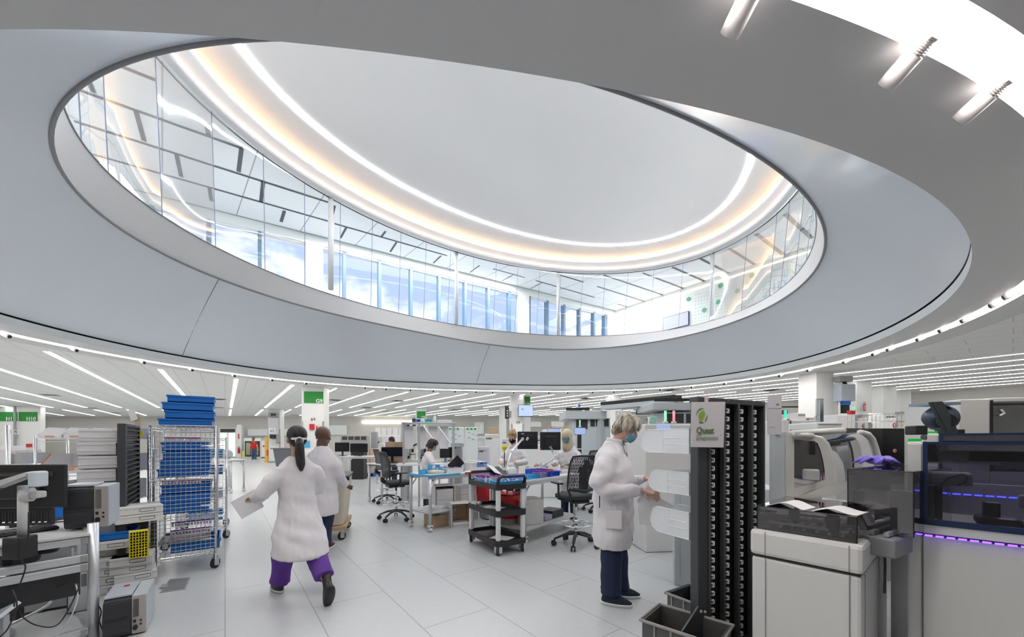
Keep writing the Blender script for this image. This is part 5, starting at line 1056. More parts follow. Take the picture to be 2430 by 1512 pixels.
# white sample cabinet with smoked box
fx, fy = P(2050, 1298, .93)[:2]; rzC = wz(.766, .642); SC = T('sample_cabinet', 'white instrument cabinet in the right foreground under a smoked glass box', 'instrument', (fx, fy, 0), rzC); cw, cl = .965, .50
MB().box((cw/2, cl/2, .858), (cw, cl, .148), bev=.022).build('collar', MACH, SC); MB().box((cw/2+.0, cl/2, .387), (cw-.02, cl-.016, .774), bev=.016).build('body', MACH, SC)
q = MB()
for y_ in (.055, .42): q.box((-.0015+.008, y_, .39), (.004, .0035, .76)); q.box((-.0005, y_, .858), (.004, .0035, .13))
q.box((.09, -.0005+.008, .39), (.0035, .004, .76)); q.build('panel_seam', GREY, SC)
MB().box((cw*.62, .004, .40), (.012, .012, .74), bev=.004).build('side_fin', MACH, SC); MB().box((cw/2, cl/2, .779), (cw-.03, cl-.03, .008)).build('shadow_gap', BLACK, SC)
sb = smokebox(SC, .035, .03, .935, .60, cl-.03, 1.065, 'smoked_cover')
MB().box((.32, cl/2, .938), (.54, cl-.07, .006)).build('deck', mat('deck_dark', (.22, .22, .23), .4), SC)
q = MB()
for k in range(6): q.box((.32, .09+.055*k, .955), (.5, .012, .012), rz=.0)
for k in range(3): q.box((.12+.2*k, cl/2, .968), (.02, .36, .014))
q.build('rail', ALU, SC); q = MB(); q.box((.10, .13, 1.0), (.05, .04, .11), bev=.005); q.box((.07, .13, 1.03), (.03, .06, .03)); q.box((.13, .15, 1.02), (.03, .03, .06)); q.build('gripper', DGREY, SC); q = MB(); q.box((.33, .36, .99), (.05, .05, .08), bev=.006); q.build('motor_block', mat('motor_grey', (.25, .25, .27), .4), SC)
q = MB(); n = 20; bp = []
pp = [(1842, 1207), (2038, 1222)]; A0 = SC.matrix_world
def bkl(): # open booklet bent over the smoked box, local coordinates
    q = MB(); rows = []
    for i in range(n+1):
        u = i/n; z = 1.072+.020*math.sin(u*math.pi*2.1)**2+.012*(1-u)*math.sin(u*9); rows.append([q.b.verts.new((.055+.02*u+(.17+.0*u)*j, .43-.40*u-.02*j, z+.004*j)) for j in (0, 1)])
    q.b.clear(); hz = [1.0705+.020*math.sin(i/n*math.pi*2.1)**2+.010*(1-i/n)*math.sin(i/n*9) for i in range(n+1)]; q.extr([(.06, .43-.40*i/n, hz[i]) for i in range(n+1)]+[(.06, .43-.40*i/n, hz[i]-.003) for i in range(n, -1, -1)], (.17, -.02, 0)); return q
t = T('booklet', 'open white paper booklet lying on the smoked glass box', 'booklet', (fx, fy, 0), rzC); bkl().build('pages', PAPER, t)
# upright smoked box with gloves
p = P(2012, 1113, 1.29); p1 = P(2168, 1121, 1.29); a_ = math.atan2(p1.y-p.y, p1.x-p.x); w_ = (p1-p).length; UB = T('conveyor_hood', 'upright dark smoked hood over the track between the white machines', 'hood', (p.x, p.y, 0), a_)
smokebox(UB, 0, 0, .96, w_, .62, 1.29, 'smoked_cover')
MB().box((w_*.45, .35, .90), (w_*.8, .9, .10), bev=.01).build('track_bed', mat('bed_grey', (.30, .31, .33), .4), UB); q = MB()
for k in range(3): q.box((w_*(.25+.22*k), .35, .965), (.02, .85, .02))
q.build('track_rail', ALU, UB); MB().box((w_*.72, .1, 1.07), (.06, .05, .09), bev=.006).build('sensor_block', BLACK, UB); MB().box((w_*.83, .1, 1.06), (.03, .05, .085), bev=.004).build('blue_block', mat('block_blue', (.12, .26, .5), .4), UB)
q = MB(); q.cyl((w_*.55, .5, .97), (w_*.55, .5, 1.12), .05, 16); q.build('drum', GREY, UB, True); MB().box((w_*.5, .4, .43), (.1, .1, .84)).build('support_leg', STEEL, UB)
MB().box((w_*.80, .04, 1.08), (.09, .02, .22), bev=.006).build('pale_bracket', MACHG, UB); q = MB(); q.tube([(w_*.6, -.02, .93), (w_*.65, -.05, .80), (w_*.62, -.03, .65)], .006, 6); q.build('hose', BLACK, UB)
gq = MB(); random.seed(12); cc = P(2075, 1103, 1.30); cc2 = V(2082, 1104, 2.45)
for k in range(12):
    a = random.uniform(0, 6.28); gq.tube([(0, 0, .012), (.09*math.cos(a), .05*math.sin(a), .03+random.uniform(0, .02)), (.15*math.cos(a), .08*math.sin(a), .008)], [(.03, .012), (.028, .01), (.006, .004)], 8)
gq.ball((.02, .0, .025), (.09, .06, .028), 12); o = tag(gq.build('glove_heap', mat('glove_purple', (.16, .11, .62), .4, bump=.4, scale=40), None, True, (cc2.x, cc2.y, 1.297), -CA), 'crumpled purple-blue gloves lying on top of the smoked hood', 'gloves')
# big right machine
def bigmachine(px, D, zt, label, led=True, inner=True):
    x, y = W(px, D); o = T('sorting_machine', label, 'machine', (x, y, 0), wz(.69, -.72)); L, dp = 1.5, .50; s = zt/1.445
    prof = [(0, 0), (0, 1.435), (.03, 1.445), (.09, 1.44), (.17, 1.40), (.24, 1.33), (.29, 1.22), (.31, 1.10), (.31, 0)]
    for x0, nm in ((-.055, 'side_panel'), (L, 'side_panel')): MB().extr([(x0, a, b*s) for a, b in prof], (.055, 0, 0), .006).build(nm, MACH, o)
    MB().box((L/2, dp/2, .485*s), (L, dp, .97*s)).build('lower_body', MACH, o)
    MB().box((L/2, -.006, .99*s), (L, .012, .05)).build('sill', MACH, o)
    q = MB(); fr = [((0, 0), (L, 0))]
    q.box((.008, -.008, (1.02+1.435)/2*s), (.018, .02, .43*s)); q.box((L/2, -.008, 1.025*s), (L, .02, .03)); q.box((L/2, -.004, 1.435*s), (L, .02, .014)); q.build('window_frame', mat('frame_navy', (.02, .035, .10), .3), o)
    MB().box((L/2, -.002, 1.23*s), (L, .005, .40*s)).build('smoked_window', SMOKE2, o)
    q = MB(); q.extr([(.0, .0, 1.437*s), (.0, .09, 1.437*s), (.0, .17, 1.395*s), (.0, .24, 1.325*s), (.0, .24, 1.32*s), (.0, .17, 1.39*s), (.0, .09, 1.432*s), (.0, .0, 1.432*s)], (L, 0, 0)); q.build('smoked_roof', SMOKE, o)
    MB().box((-.03, .05, 1.452*s), (.05, .05, .014), bev=.003).build('green_lamp', mat('lamp_green', (.01, .45, .05), .3, emit=(.01, .6, .06), es=.06), o)
    if inner:
        MB().box((.095, .16, 1.245*s), (.165, .10, .070), bev=.012).build('white_arm', MACH, o); q = MB(); q.tube([(.055, .10, 1.19*s), (.09, .10, 1.25*s), (.14, .10, 1.275*s), (.158, .10, 1.262*s), (.15, .10, 1.235*s), (.125, .10, 1.215*s)], .005, 8); q.build('hose', GREY, o, True)
        MB().box((L/2, .44, 1.115*s), (L, .03, .18)).build('inner_panel', mat('inner_violet', (.40, .38, .46), .5), o); q = MB()
        for k in range(36): q.box((.06+.04*k, .424, 1.14*s), (.030, .006, .007))
        q.build('inner_blue_lights', lamp('blue_led', (.10, .12, 1), 1.3), o)
        q = MB(); q.box((.03, .16, 1.11*s), (.03, .06, .18)); q.box((.065, .18, 1.11*s), (.02, .06, .18)); q.box((.26, .16, 1.04*s), (.15, .14, .05), bev=.02); q.box((.24, .16, 1.09*s), (.055, .06, .09), bev=.008); q.box((.42, .16, 1.03*s), (.2, .14, .03)); q.build('black_carriage', BLACK, o); MB().box((.37, .14, 1.15*s), (.10, .06, .065), bev=.01).build('white_block', MACH, o)
    if led:
        q = MB(); q2 = MB(); q2.box((L/2-.02, -.008, .958*s), (L+.04, .012, .012))
        for k in range(38): q.box((.02+.038*k, -.015, .955*s), (.028, .006, .009))
        g = q2.build('light_rail', mat('rail_navy', (.02, .02, .12), .3), o); q.build('violet_lights', lamp('violet_led', (.20, .07, 1), 1.5), g)
    q = MB(); q.box((-.026, -.002, .95*s), (.05, .004, .003)); q.box((.0, -.003, .5), (.003, .006, .9))
    for z in (1.045, 1.08):
        q.cyl((-.03, -.006, z*s), (-.03, 0, z*s), .0045, 8); q.cyl((-.055, .06, z*s), (-.061, .06, z*s), .0045, 8)
    q.build('panel_seam', DGREY, o)
    return o
bigmachine(2190, 2.0, 1.447, 'large white machine with smoked window and violet lights at the right edge')
bigmachine(2228, 2.75, 1.505, 'second white machine with green lamp seen over the nearest one', led=False, inner=False)
x, y = W(2100, 2.75); o = T('machine_leg', 'white base plate and steel leg in the gap between the two white machines', 'support', (x+.12, y+.1, 0), -CA); MB().box((0, 0, .42), (.14, .03, .34), bev=.004).build('hanging_panel', MACH, o); MB().box((.0, .0, .10), (.14, .03, .2)).build('lower_panel', MACHG, o); MB().box((.06, .0, .45), (.03, .03, .9)).build('leg', STEEL, o); MB().box((0, -.02, .22), (.16, .02, .02)).build('bar', BLACK, o)
q = MB(); q.tube([(0, 0, .0), (0, .01, .06), (.02, 0, .13)], .006, 6); q.tube([(0, 0, .02), (.05, 0, .05)], .006, 6); q.tube([(-.02, 0, .01), (-.05, 0, .04)], .006, 6); x, y = W(2128, 2.6); tag(q.build('cable_knot', BLACK, None, True, (x, y, .02), -CA), 'short black cable ends on the floor between the white machines', 'cable')
# tall white cabinet with window, camera arm
x, y = W(2278, 3.15); o = T('tall_cabinet', 'tall white cabinet with a large grey glass window at upper right edge', 'cabinet', (x, y, 0), wz(.93, -.22)); zt = 1.45+98*3.15/900
MB().box((.10, .3, zt/2), (.20, .6, zt), bev=.008).build('side_column', MACH, o); MB().box((.75, .3, .6), (1.1, .6, 1.2)).build('lower_body', MACH, o); MB().box((.75, .3, zt-.02), (1.1, .6, .05), bev=.005).build('top_panel', MACH, o); MB().box((.75, .58, 1.5), (1.1, .03, .6)).build('back_panel', mat('back_grey', (.4, .41, .43), .5), o)
MB().box((.75, .0, 1.49), (1.1, .006, .56)).build('window_pane', glass('cab_glass', (.80, .82, .84), .12, .03), o); q = MB(); q.box((.205, -.004, 1.49), (.012, .012, .58)); q.box((.75, -.004, zt-.05), (1.1, .012, .01)); q.build('window_edge', BLACK, o); MB().box((.55, .35, 1.3), (.25, .3, .2), bev=.01).build('inner_unit', MACH, o)
q = MB(); q.tube([(.26, -.01, zt-.09), (.28, -.012, zt-.12), (.25, -.012, zt-.14)], .008, 6); q.build('key_ring', WPLAS, o)
cp_ = V(2235, 1000, 2.95); o = T('camera_unit', 'bulky dark blue-black camera housing beside the tall white cabinet', 'camera', cp_, -CA); DB2 = mat('housing_blue_black', (.05, .07, .11), .35)
q = MB(); q.tube([(-.05, 0, .03), (.0, .05, .03), (.08, .09, .03), (.13, .1, .03)], [(.03, .03), (.075, .075), (.10, .10), (.10, .10)], 24); q.build('housing', DB2, o, True); q = MB(); q.cyl((-.04, -.06, .0), (-.06, -.09, .0), .05, 20); q.build('lens', BLACK, o); MB().box((.05, .1, .14), (.2, .2, .02)).build('top_plate', mat('plate_blue', (.25, .33, .45), .4), o)
q = MB(); q.extr([(-.19, -.1, .14), (-.10, -.1, .145), (.02, -.1, -.09), (-.04, -.1, -.11), (-.07, -.1, -.09)], (0, .03, 0), .004); q.build('angled_shield', mat('shield_grey', (.05, .065, .07), .4), o); MB().box((.06, 0, -.08), (.12, .1, .03)).build('bracket', BLACK, o); MB().box((-.2, .0, -.07), (.09, .09, .07), bev=.008).build('motor', BLACK, o); q = MB(); q.cyl((-.2, -.05, -.125), (.02, -.05, -.115), .02, 12); q.build('rail', mat('rail_green_grey', (.1, .13, .13), .4), o)
MB().box((.0, .05, -.75), (.08, .08, 1.25)).build('pedestal', STEEL, o)
# white analyser with round-cornered side window
D0 = 2.75; AN = T('analyser', 'white analyser with rounded smoked hood beside the black rack', 'analyser', (0, 0, 0)); ex = Vector((0, 0, 0)); wx, wy = math.cos(wz(.9, .44)), math.sin(wz(.9, .44)); EXT = Vector((wx, wy, 0))*.60
def sidep(pts, dD=0): return [V(a, b, D0+(a-1864)*.0012+dD) for a, b in pts]
outer = [(1864, 1031), (1880, 1029), (1928, 1033), (1947, 1038), (1960, 1052), (1969, 1075), (1976, 1100), (1979, 1146), (1962, 1153), (1919, 1167), (1864, 1190)]
innr = [(1880, 1042), (1890, 1043), (1920, 1046), (1940, 1051), (1947, 1068), (1953, 1091), (1957, 1115), (1958, 1139), (1930, 1147), (1905, 1154), (1880, 1161)]
q = MB(); O_, I_ = sidep(outer), sidep(innr); n = len(O_); b = q.b; dv = Vector((wx, wy, 0))*.05
vo = [b.verts.new(p) for p in O_]; vi = [b.verts.new(p) for p in I_]; vo2 = [b.verts.new(p+dv) for p in O_]; vi2 = [b.verts.new(p+dv) for p in I_]
for i in range(n):
    j = (i+1) % n
    b.faces.new((vo[i], vo[j], vi[j], vi[i])); b.faces.new((vo2[i], vi2[i], vi2[j], vo2[j])); b.faces.new((vo[i], vo2[i], vo2[j], vo[j])); b.faces.new((vi[i], vi[j], vi2[j], vi2[i]))
q.build('side_panel', mat('analyser_cream', (.70, .70, .67), .35), AN)
q = MB(); q.poly([p+dv*.5 for p in I_]); q.build('side_window', SMOKE, AN)
rI = Vector((wx, wy, 0))*.72; up = Vector((0, 0, .03)); q = MB(); rim = O_[2:8]
far_ = [p+rI+up for p in rim]
vs = [[b_.co.copy() for b_ in []] for _ in range(0)]
A = [q.b.verts.new(p+dv) for p in rim]; B = [q.b.verts.new(p) for p in far_]
for i in range(len(A)-1): q.b.faces.new((A[i], A[i+1], B[i+1], B[i]))
q.build('smoked_hood', SMOKE, AN, True)
q = MB(); q.tube([p for p in far_], [(.028, .022)]*len(far_), 8); q.build('far_arch', MACH, AN, True)
q = MB(); q.tube([O_[1], O_[1]+rI+up], .025, 8); q.tube([O_[1]+Vector((0, 0, -.01)), O_[2]+Vector((0, 0, -.005))], .02, 8); q.build('top_edge', MACH, AN, True)
q = MB(); lowp = sidep([(1824, 1028), (1864, 1024), (1864, 1400), (1824, 1385)]); q.extr(lowp, Vector((wx, wy, 0))*.5, .01); q.build('tall_side_body', mat('side_blue_white', (.60, .66, .70), .4), AN)
ip = sidep([(1880, 1161), (1958, 1139)]); q = MB(); q.poly([ip[0], ip[1], ip[1]+rI, ip[0]+rI]); q.build('tray_floor', mat('tray_white', (.7, .72, .75), .4), AN); bx_ = sidep([(1893, 1128)])[0]; q = MB(); q.box(bx_+EXT*.25+Vector((0, 0, .0)), (.12, .12, .08), rz=.3, bev=.01); q.build('inner_block', MACHG, AN); q = MB()
q.box(bx_+EXT*.4+Vector((-.05, .1, .12)), (.12, .05, .05), rz=.3); q.box(bx_+EXT*.3+Vector((0, 0, .2)), (.12, .04, .1), rz=.3); q.build('inner_arm', BLACK, AN); MB().box(bx_+EXT*.4+Vector((-.05, .08, .17)), (.15, .02, .03), rz=.3, M=None).build('inner_bar', WPLAS, AN)
q = MB(); lowb = sidep([(1979, 1146), (1919, 1167), (1864, 1190)]); q.poly([lowb[0], lowb[2], lowb[2]+rI, lowb[0]+rI]); q.build('under_panel', MACH, AN); q = MB(); q.box(sum(sidep([(1900, 1200)]), Vector())+EXT*.6+Vector((0, 0, -.45)), (.5, .4, .9), rz=wz(.9, .44)); q.build('lower_cabinet', MC['analyser_cream'], AN)
for k in range(3):
    t = bpy.data.objects.new('sample_tube', TUBES['purple_cap']); COL.objects.link(t); t.location = sidep([(1932+7*k, 1147)])[0]+EXT*.08; t.location.z -= .02; tag(t, 'sample tube with purple cap inside the white analyser window', 'sample tube', 'tubes inside the analyser')
sp_ = V(1838, 1030, 2.72); o = T('tall_paper', 'tall white paper sheet marked 48 standing on the analyser beside the rack', 'paper', sp_, -CA+R(3)); MB().box((0, 0, .135), (.105, .004, .28)).build('sheet', mat('sheet_lilac', (.72, .71, .76), .6), o); MB().box((0, -.003, .185), (.105, .002, .002)).build('fold', LGREY, o); text('48', 'number', .018, BLACK, o, (.02, -.004, .205), (R(90), 0, 0), .0003, 'CENTER'); MB().box((-.02, -.004, .05), (.03, .001, .002)).build('small_print', GREY, o)
# smoked covered track running behind, with warning labels
x, y = W(1985, 3.9); o = T('covered_track', 'long track under a smoked cover with round warning labels behind the analyser', 'conveyor', (x, y, 0), wz(.99, .02)); smokebox(o, -.1, 0, 1.08, 1.75, .5, 1.575, 'smoked_cover'); MB().box((.8, .25, 1.04), (1.8, .5, .08)).build('bed', mat('bed_dark', (.2, .2, .21), .4), o); q = MB(); q.box((.8, .1, 1.30), (1.6, .04, .03)); q.box((.8, .1, 1.42), (1.6, .03, .02)); q.box((.45, .1, 1.2), (.06, .04, .3)); q.build('track_rail', ALU, o); MB().box((.8, .2, .5), (1.6, .4, 1.0)).build('base_body', MACHG, o)
for px_, py_ in ((2131, 1009), (2129, 1070)):
    v = V(px_, py_, 3.88); lx = (v.x-x)*math.cos(-o.rotation_euler[2])-(v.y-y)*math.sin(-o.rotation_euler[2]); q = MB(); q.cyl((lx, -.008, v.z), (lx, -.004, v.z), .028 if py_ < 1050 else .022, 24); g = q.build('warning_ring', RED, o); q = MB(); q.cyl((lx, -.010, v.z), (lx, -.006, v.z), .020 if py_ < 1050 else .016, 24); q.build('warning_field', WHITE, g); MB().box((lx, -.012, v.z), (.016, .002, .01)).build('warning_mark', BLACK, g)
for px_ in (2148, 2161): v = V(px_, 1009, 3.88); lx = (v.x-x)*math.cos(-o.rotation_euler[2])-(v.y-y)*math.sin(-o.rotation_euler[2]); MB().extr([(lx-.013, -.008, v.z-.01), (lx+.013, -.008, v.z-.01), (lx, -.008, v.z+.013)], (0, .003, 0)).build('warning_triangle', YEL, o)
for k, (px, w) in enumerate(((1930, .5), (1905, .35))):
    pass
# ------------------------------------------------------------------ middle distance equipment
def unit(name, label, cat, px0, px1, py, D, dep, m=MACH, parts=(), rot=0, zb=0):
    w = (px1-px0)*D/CF; z = CZ+(HY-py)*D/CF; x, y = W(px0, D); o = T(name, label, cat, (x, y, zb), -CA+rot)
    h = z-zb; MB().box((w/2, dep/2, h/2), (w, dep, h), bev=min(.02, w*.08, h*.2)).build('body', m, o)
    for k, (nm, a, b, c_, d, mm) in enumerate(parts): s = D/CF; MB().box((((a+c_)/2-px0)*s, -.006-.0015*k, CZ+(HY-(b+d)/2)*s-zb), (abs(c_-a)*s, .014, abs(d-b)*s)).build(nm, mm, o)
    return o
SB = MC['screen_blue']
# automation line beyond the woman
unit('automation_module', 'pale overhead automation housing at the left end of the long track bridge', 'machine', 1341, 1440, 974, 9.4, 1.2, MACHG, (('cable_tray', 1343, 968, 1399, 974, BLACK),), zb=2.0-.02)
unit('automation_module', 'dark glazed automation frame standing below the left overhead housing', 'machine', 1362, 1448, 992, 9.5, .9, mat('machine_pale_blue', (.60, .65, .68), .4), (('dark_window', 1367, 996, 1394, 1018, DKW), ('dark_window', 1401, 994, 1411, 1012, DKW), ('dark_window', 1414, 994, 1427, 1012, DKW), ('dark_window', 1433, 994, 1444, 1012, DKW)), zb=.0)
bA, bB = V(1425, 972, 9.4), V(1600, 958, 7.6); q = MB(); d_ = (bB-bA).normalized(); n_ = Vector((-d_.y, d_.x, 0))*.3
brg = T('track_bridge', 'long pale overhead track bridge running toward the black rack', 'conveyor', (0, 0, 0)); q.extr([bA, bB, bB+Vector((0, 0, .10)), bA+Vector((0, 0, .10))], n_); q.build('beam', MACHG, brg); q = MB(); q.extr([bA+Vector((0, 0, .11)), bB+Vector((0, 0, .11)), bB+Vector((0, 0, .18)), bA+Vector((0, 0, .18))], n_*.8); q.build('cable_tray', BLACK, brg)
MB().box(bA+Vector((.1, .1, -.9)), (.2, .2, 1.7)).build('support_leg', MACHG, brg)
unit('automation_module', 'pale overhead automation housing right of the long track bridge', 'machine', 1550, 1665, 955, 7.6, 1.0, MACHG, (('cable_tray', 1552, 946, 1640, 953, BLACK),), zb=2.06)
unit('automation_module', 'glazed pale automation frame below the right overhead housing', 'machine', 1576, 1668, 978, 7.7, .8, MC['machine_pale_blue'], (('dark_window', 1583, 982, 1622, 1004, DKW), ('dark_window', 1628, 982, 1664, 1004, DKW)))
for px, py, D in ((1372, 960, 9.5), (1590, 940, 7.65)): q = MB(); q.box((0, 0, 0), (.10, .1, .09), bev=.01); o = q.build('module_badge', WPLAS, None, loc=V(px, py+3, D+.15), rz=-CA); tag(o, 'small blue and white badge box on the overhead housing, %s one' % ('left' if px < 1500 else 'right'), 'badge'); MB().box((.02, -.052, 0), (.05, .004, .07)).build('blue_face', BLUE, o)
for k, (a, b) in enumerate(((1400, 1422), (1424, 1449))): unit('specimen_cabinet', 'white cabinet with hanging papers behind the drafting chairs, %s of the two' % ('left', 'right')[k], 'cabinet', a, b, 1013-k, 13.4, .7, MACH, (('hanging_paper', a+3, 1015, a+14, 1036, PAPER),)+((('red_sticker', 1441, 1013, 1445, 1017, RED),) if k else ()))
unit('white_cabinet', 'white partition cabinet left of the woman in headscarf standing monitor', 'cabinet', 1332, 1360, 1017, 10.7, .3, WHITE)
o = monitor('monitor showing a pale blue page on a stand right of the woman in headscarf', V(1376, 1032, 8.0)-Vector((0, 0, .0)), -CA, .24, .15, .0, True); MB().box((-.09, -.02, .0), (.03, .01, .02)).build('red_tag', RED, o); MB().tube([(0, .03, .02), (.02, .05, -.25), (.0, .05, -.55)], .018, 8).build('post', BLACK, o); MB().box((0, 0, -.30), (.35, .25, .02)).build('side_shelf', LGREY, o); MB().box((0, .05, -.98), (.3, .3, .9)).build('pedestal', BLACK, o)
unit('lab_bench', 'long white bench across the middle of the lab behind the monitors', 'bench', 1232, 1326, 1056, 9.6, .9, WHITE); monitor('pale lit monitor on the bench behind the right black monitor', V(1314, 1031, 9.9)-Vector((0, 0, .13)), -CA, .32, .18, .10, True); unit('counter', 'white service counter with brown cartons on it before the back wall', 'counter', 1290, 1362, 1019, 19, 1.0, WHITE)
for k, (px, py) in enumerate(((1303, 1018), (1312, 1018), (1338, 1018), (1344, 1018))): p_ = V(px, py, 19.2); carton('small brown carton on the distant counter, %s' % ('leftmost', 'second from left', 'third from left', 'rightmost')[k], (p_.x, p_.y, CZ+(HY-1019)*19/CF), -CA, .18, .3, .16)
p_ = V(1375, 1015, 8.5); 
def stacklamp(label, p, m): o = T('signal_lamp', label, 'lamp', p, 0); q = MB(); q.cyl((0, 0, 0), (0, 0, .02), .035, 14); q.build('base', WPLAS, o); q = MB(); q.cyl((0, 0, .02), (0, 0, .16), .016, 12); q.build('lens', m, o, True)
LG = mat('lamp_mint', (.3, .75, .45), .3, emit=(.3, .8, .45), es=.3); LP = mat('lamp_pink', (.85, .25, .3), .3, emit=(.9, .25, .3), es=.3)
unit('monitor_cart', 'slim pedestal carrying a signal lamp behind the woman in headscarf', 'stand', 1371, 1380, 1014, 8.8, .1, BLACK); stacklamp('pale green signal lamp above the pale blue monitor', V(1376, 1013.5, 8.85), LG)
# behind / right of the woman's head
unit('analyser', 'white analyser with blue-framed screen just behind the top clear bins', 'analyser', 1532, 1660, 1006, 4.9, .6, MACH, (('screen', 1560, 1008, 1592, 1020, SB),), rot=.1); stacklamp('pink signal lamp above the clear bins', V(1599, 1004, 5.0), LP); stacklamp('mint signal lamp left of the pink one above the clear bins', V(1579, 1004, 5.0), LG)
o = T('teal_device', 'teal and white tilted device behind the head of the woman with folder', 'instrument', V(1549, 1006, 5.3), -CA); q = MB(); q.box((0, 0, .05), (.10, .06, .12), M=Matrix.Rotation(.2, 4, 'Y'), bev=.02); q.build('body', mat('teal', (.3, .55, .47), .5), o); MB().box((-.03, .01, .04), (.06, .05, .1), bev=.015).build('white_side', WPLAS, o); MB().box((0, .05, -.7), (.2, .2, 1.3)).build('pedestal', MACH, o)
unit('rack_shelf', 'grey parts shelf with red labels on the far right of the automation line', 'shelf', 1500, 1578, 986, 12.0, .5, GREY, (('dark_opening', 1509, 972, 1543, 984, DKW), ('red_label', 1534, 994, 1536, 998, RED), ('red_label', 1562, 994, 1565, 998, RED), ('white_label', 1535, 989, 1541, 992, WHITE)))
unit('drying_rack', 'hanging grey-white drying rack panel behind the track bridge', 'panel', 1462, 1498, 974, 11.5, .1, LGREY, (('strip', 1466, 976, 1469, 992, WHITE), ('strip', 1474, 976, 1476, 992, WHITE)))
unit('lab_bench', 'long pale bench with instruments right of the woman in headscarf', 'bench', 1452, 1530, 1040, 13.8, .7, MACHG)
# frame shelving over the second bench with bottles
x, y = W(958, 8.3); fr = T('frame_shelving', 'aluminium frame shelf with bottles behind the seated woman with dark hair', 'shelving', (x, y, 0), -CA+R(10)); fw = 1.08
for a, b in ((0, 0), (.33, 0), (fw, 0), (0, .45), (fw, .45)): MB().box((a, b, .93), (.045, .045, 1.86)).build('post', ALU, fr)
MB().box((fw/2, .22, 1.84), (fw+.1, .55, .03), bev=.005).build('top_shelf', ALU, fr); q = MB(); q.tube([(.40, 0, 1.8), (.72, 0, 1.35)], .016, 6); q.tube([(.72, 0, 1.80), (1.0, 0, 1.4)], .016, 6); q.build('brace', ALU, fr)
for k in range(4): MB().box((.10+.25*k+(.02 if k else 0), .1, 1.52), (.19, .012, .5)).build('hanging_sheet', PAPER, fr)
MB().box((fw/2, .2, .92), (fw+.3, .6, .035)).build('worktop', WHITE, fr)
fl = lambda a, b, z: (x+math.cos(-CA+R(10))*a-math.sin(-CA+R(10))*b, y+math.sin(-CA+R(10))*a+math.cos(-CA+R(10))*b, z)
bottle('white bottle standing tallest on the frame shelf', fl(.66, .2, 1.857), .20, .035); bottle('small white bottle with blue cap at the left of the frame shelf', fl(.38, .2, 1.857), .12, .03, WPLAS, BLUE); crate('blue_tub', 'small deep blue tub at the left end of the frame shelf', fl(.30, .1, 1.857), 0, .07, .07, .07, DB); o = crate('teal_box', 'teal and white box beside the tallest bottle on the frame shelf', fl(.52, .2, 1.857), 0, .12, .12, .08, mat('teal_box', (.05, .5, .5), .5)); tag(MB().box((0, 0, .03), (.3, .25, .06), bev=.01).build('white_package', PAPER, None, loc=fl(.88, .2, 1.857), rz=-CA), 'flat white package at the right end of the frame shelf', 'package')
x, y = W(1130, 9.2); unit('grey_locker', 'low grey shelf unit at the left end of the frame shelf', 'shelf', 950, 972, 1006, 9.6, .3, LGREY, (('slot', 966, 1008, 972, 1012, BLACK),))
# whiteboards
for k, (a, b) in enumerate(((1062, 1101), (1103, 1133))):
    o = unit('whiteboard', 'freestanding whiteboard with green headings, %s of the two' % ('left', 'right')[k], 'whiteboard', a, b, 1014, 10.5, .05, mat('board_white', (.80, .83, .84), .25), tuple(('green_heading', a+4+9*j, 1016, a+9+9*j, 1020, GREEN) for j in range(3))+tuple(('note_line', a+8+9*(j % 3), 1026+4*j, a+13+9*(j % 3), 1026.7+4*j, mat('note_green', (.1, .4, .25), .6)) for j in range(5))); MB().box(((b-a)*10.5/CF/2, .03, .5), ((b-a)*10.5/CF, .08, .04)).build('crossbar', ALU, o)
# cartons and microscope on the left bench behind the chairs
x, y = W(904, 8.6); tL = table('white wheeled lab bench behind the mesh chairs with brown cartons on it', 'lab_table', (x, y, 0), rzA, 1.7, .7, .92, shelf=None); bl2 = lambda a, b, z=.922: (x+math.cos(rzA)*a-math.sin(rzA)*b, y+math.sin(rzA)*a+math.cos(rzA)*b, z)
for k in range(4): carton('brown carton in the pile beside the microscope, %s' % ('bottom one', 'second from the bottom', 'third from the bottom', 'top one')[k], bl2(.56+.01*(k % 2), .3, .922+.125*k), rzA+.06*k, .42, .32, .122)
def scope(label, loc, rz, sc=1): o = T('microscope', label, 'microscope', loc, rz); MB().box((0, 0, .02), (.2, .24, .04), bev=.01).build('base', MACH, o); q = MB(); q.tube([(.0, .08, .03), (.0, .11, .18), (.0, .06, .30), (0, -.02, .32)], [(.035, .03)]*4, 10); q.build('arm', MACH, o, True); q = MB(); q.cyl((0, -.02, .36), (0, -.02, .2), .025, 12); q.tube([(0, -.02, .34), (0, -.14, .40)], .022, 10); q.box((0, -.01, .16), (.14, .12, .015)); q.build('eyepiece', BLACK, o, True); q = MB(); q.cyl((-.06, .08, .10), (.06, .08, .10), .03, 14); q.build('focus_knob', BLACK, o); MB().box((.08, .06, .25), (.1, .12, .36), bev=.02).build('lamp_house', MACH, o); o.scale = (sc,)*3
scope('white microscope with black eyepiece right of the brown carton pile', bl2(1.02, .35), rzA+1.2, 1.15); scope('second microscope behind the arms of the seated woman with dark hair', fl(.95, .05, .94), 1.0, 1.1)
monitor('dark low monitor behind the seated woman with dark hair', fl(.2, .3, .94), -CA, .5, .22, .14); monitor('grey backed monitor right of the frame shelf', fl(1.45, .1, .94), -CA+.5, .3, .26, .1, m=GREY); unit('white_analyser', 'white boxy instrument at the right end of the frame bench', 'instrument', 1066, 1098, 1060, 9.4, .4, MACH)
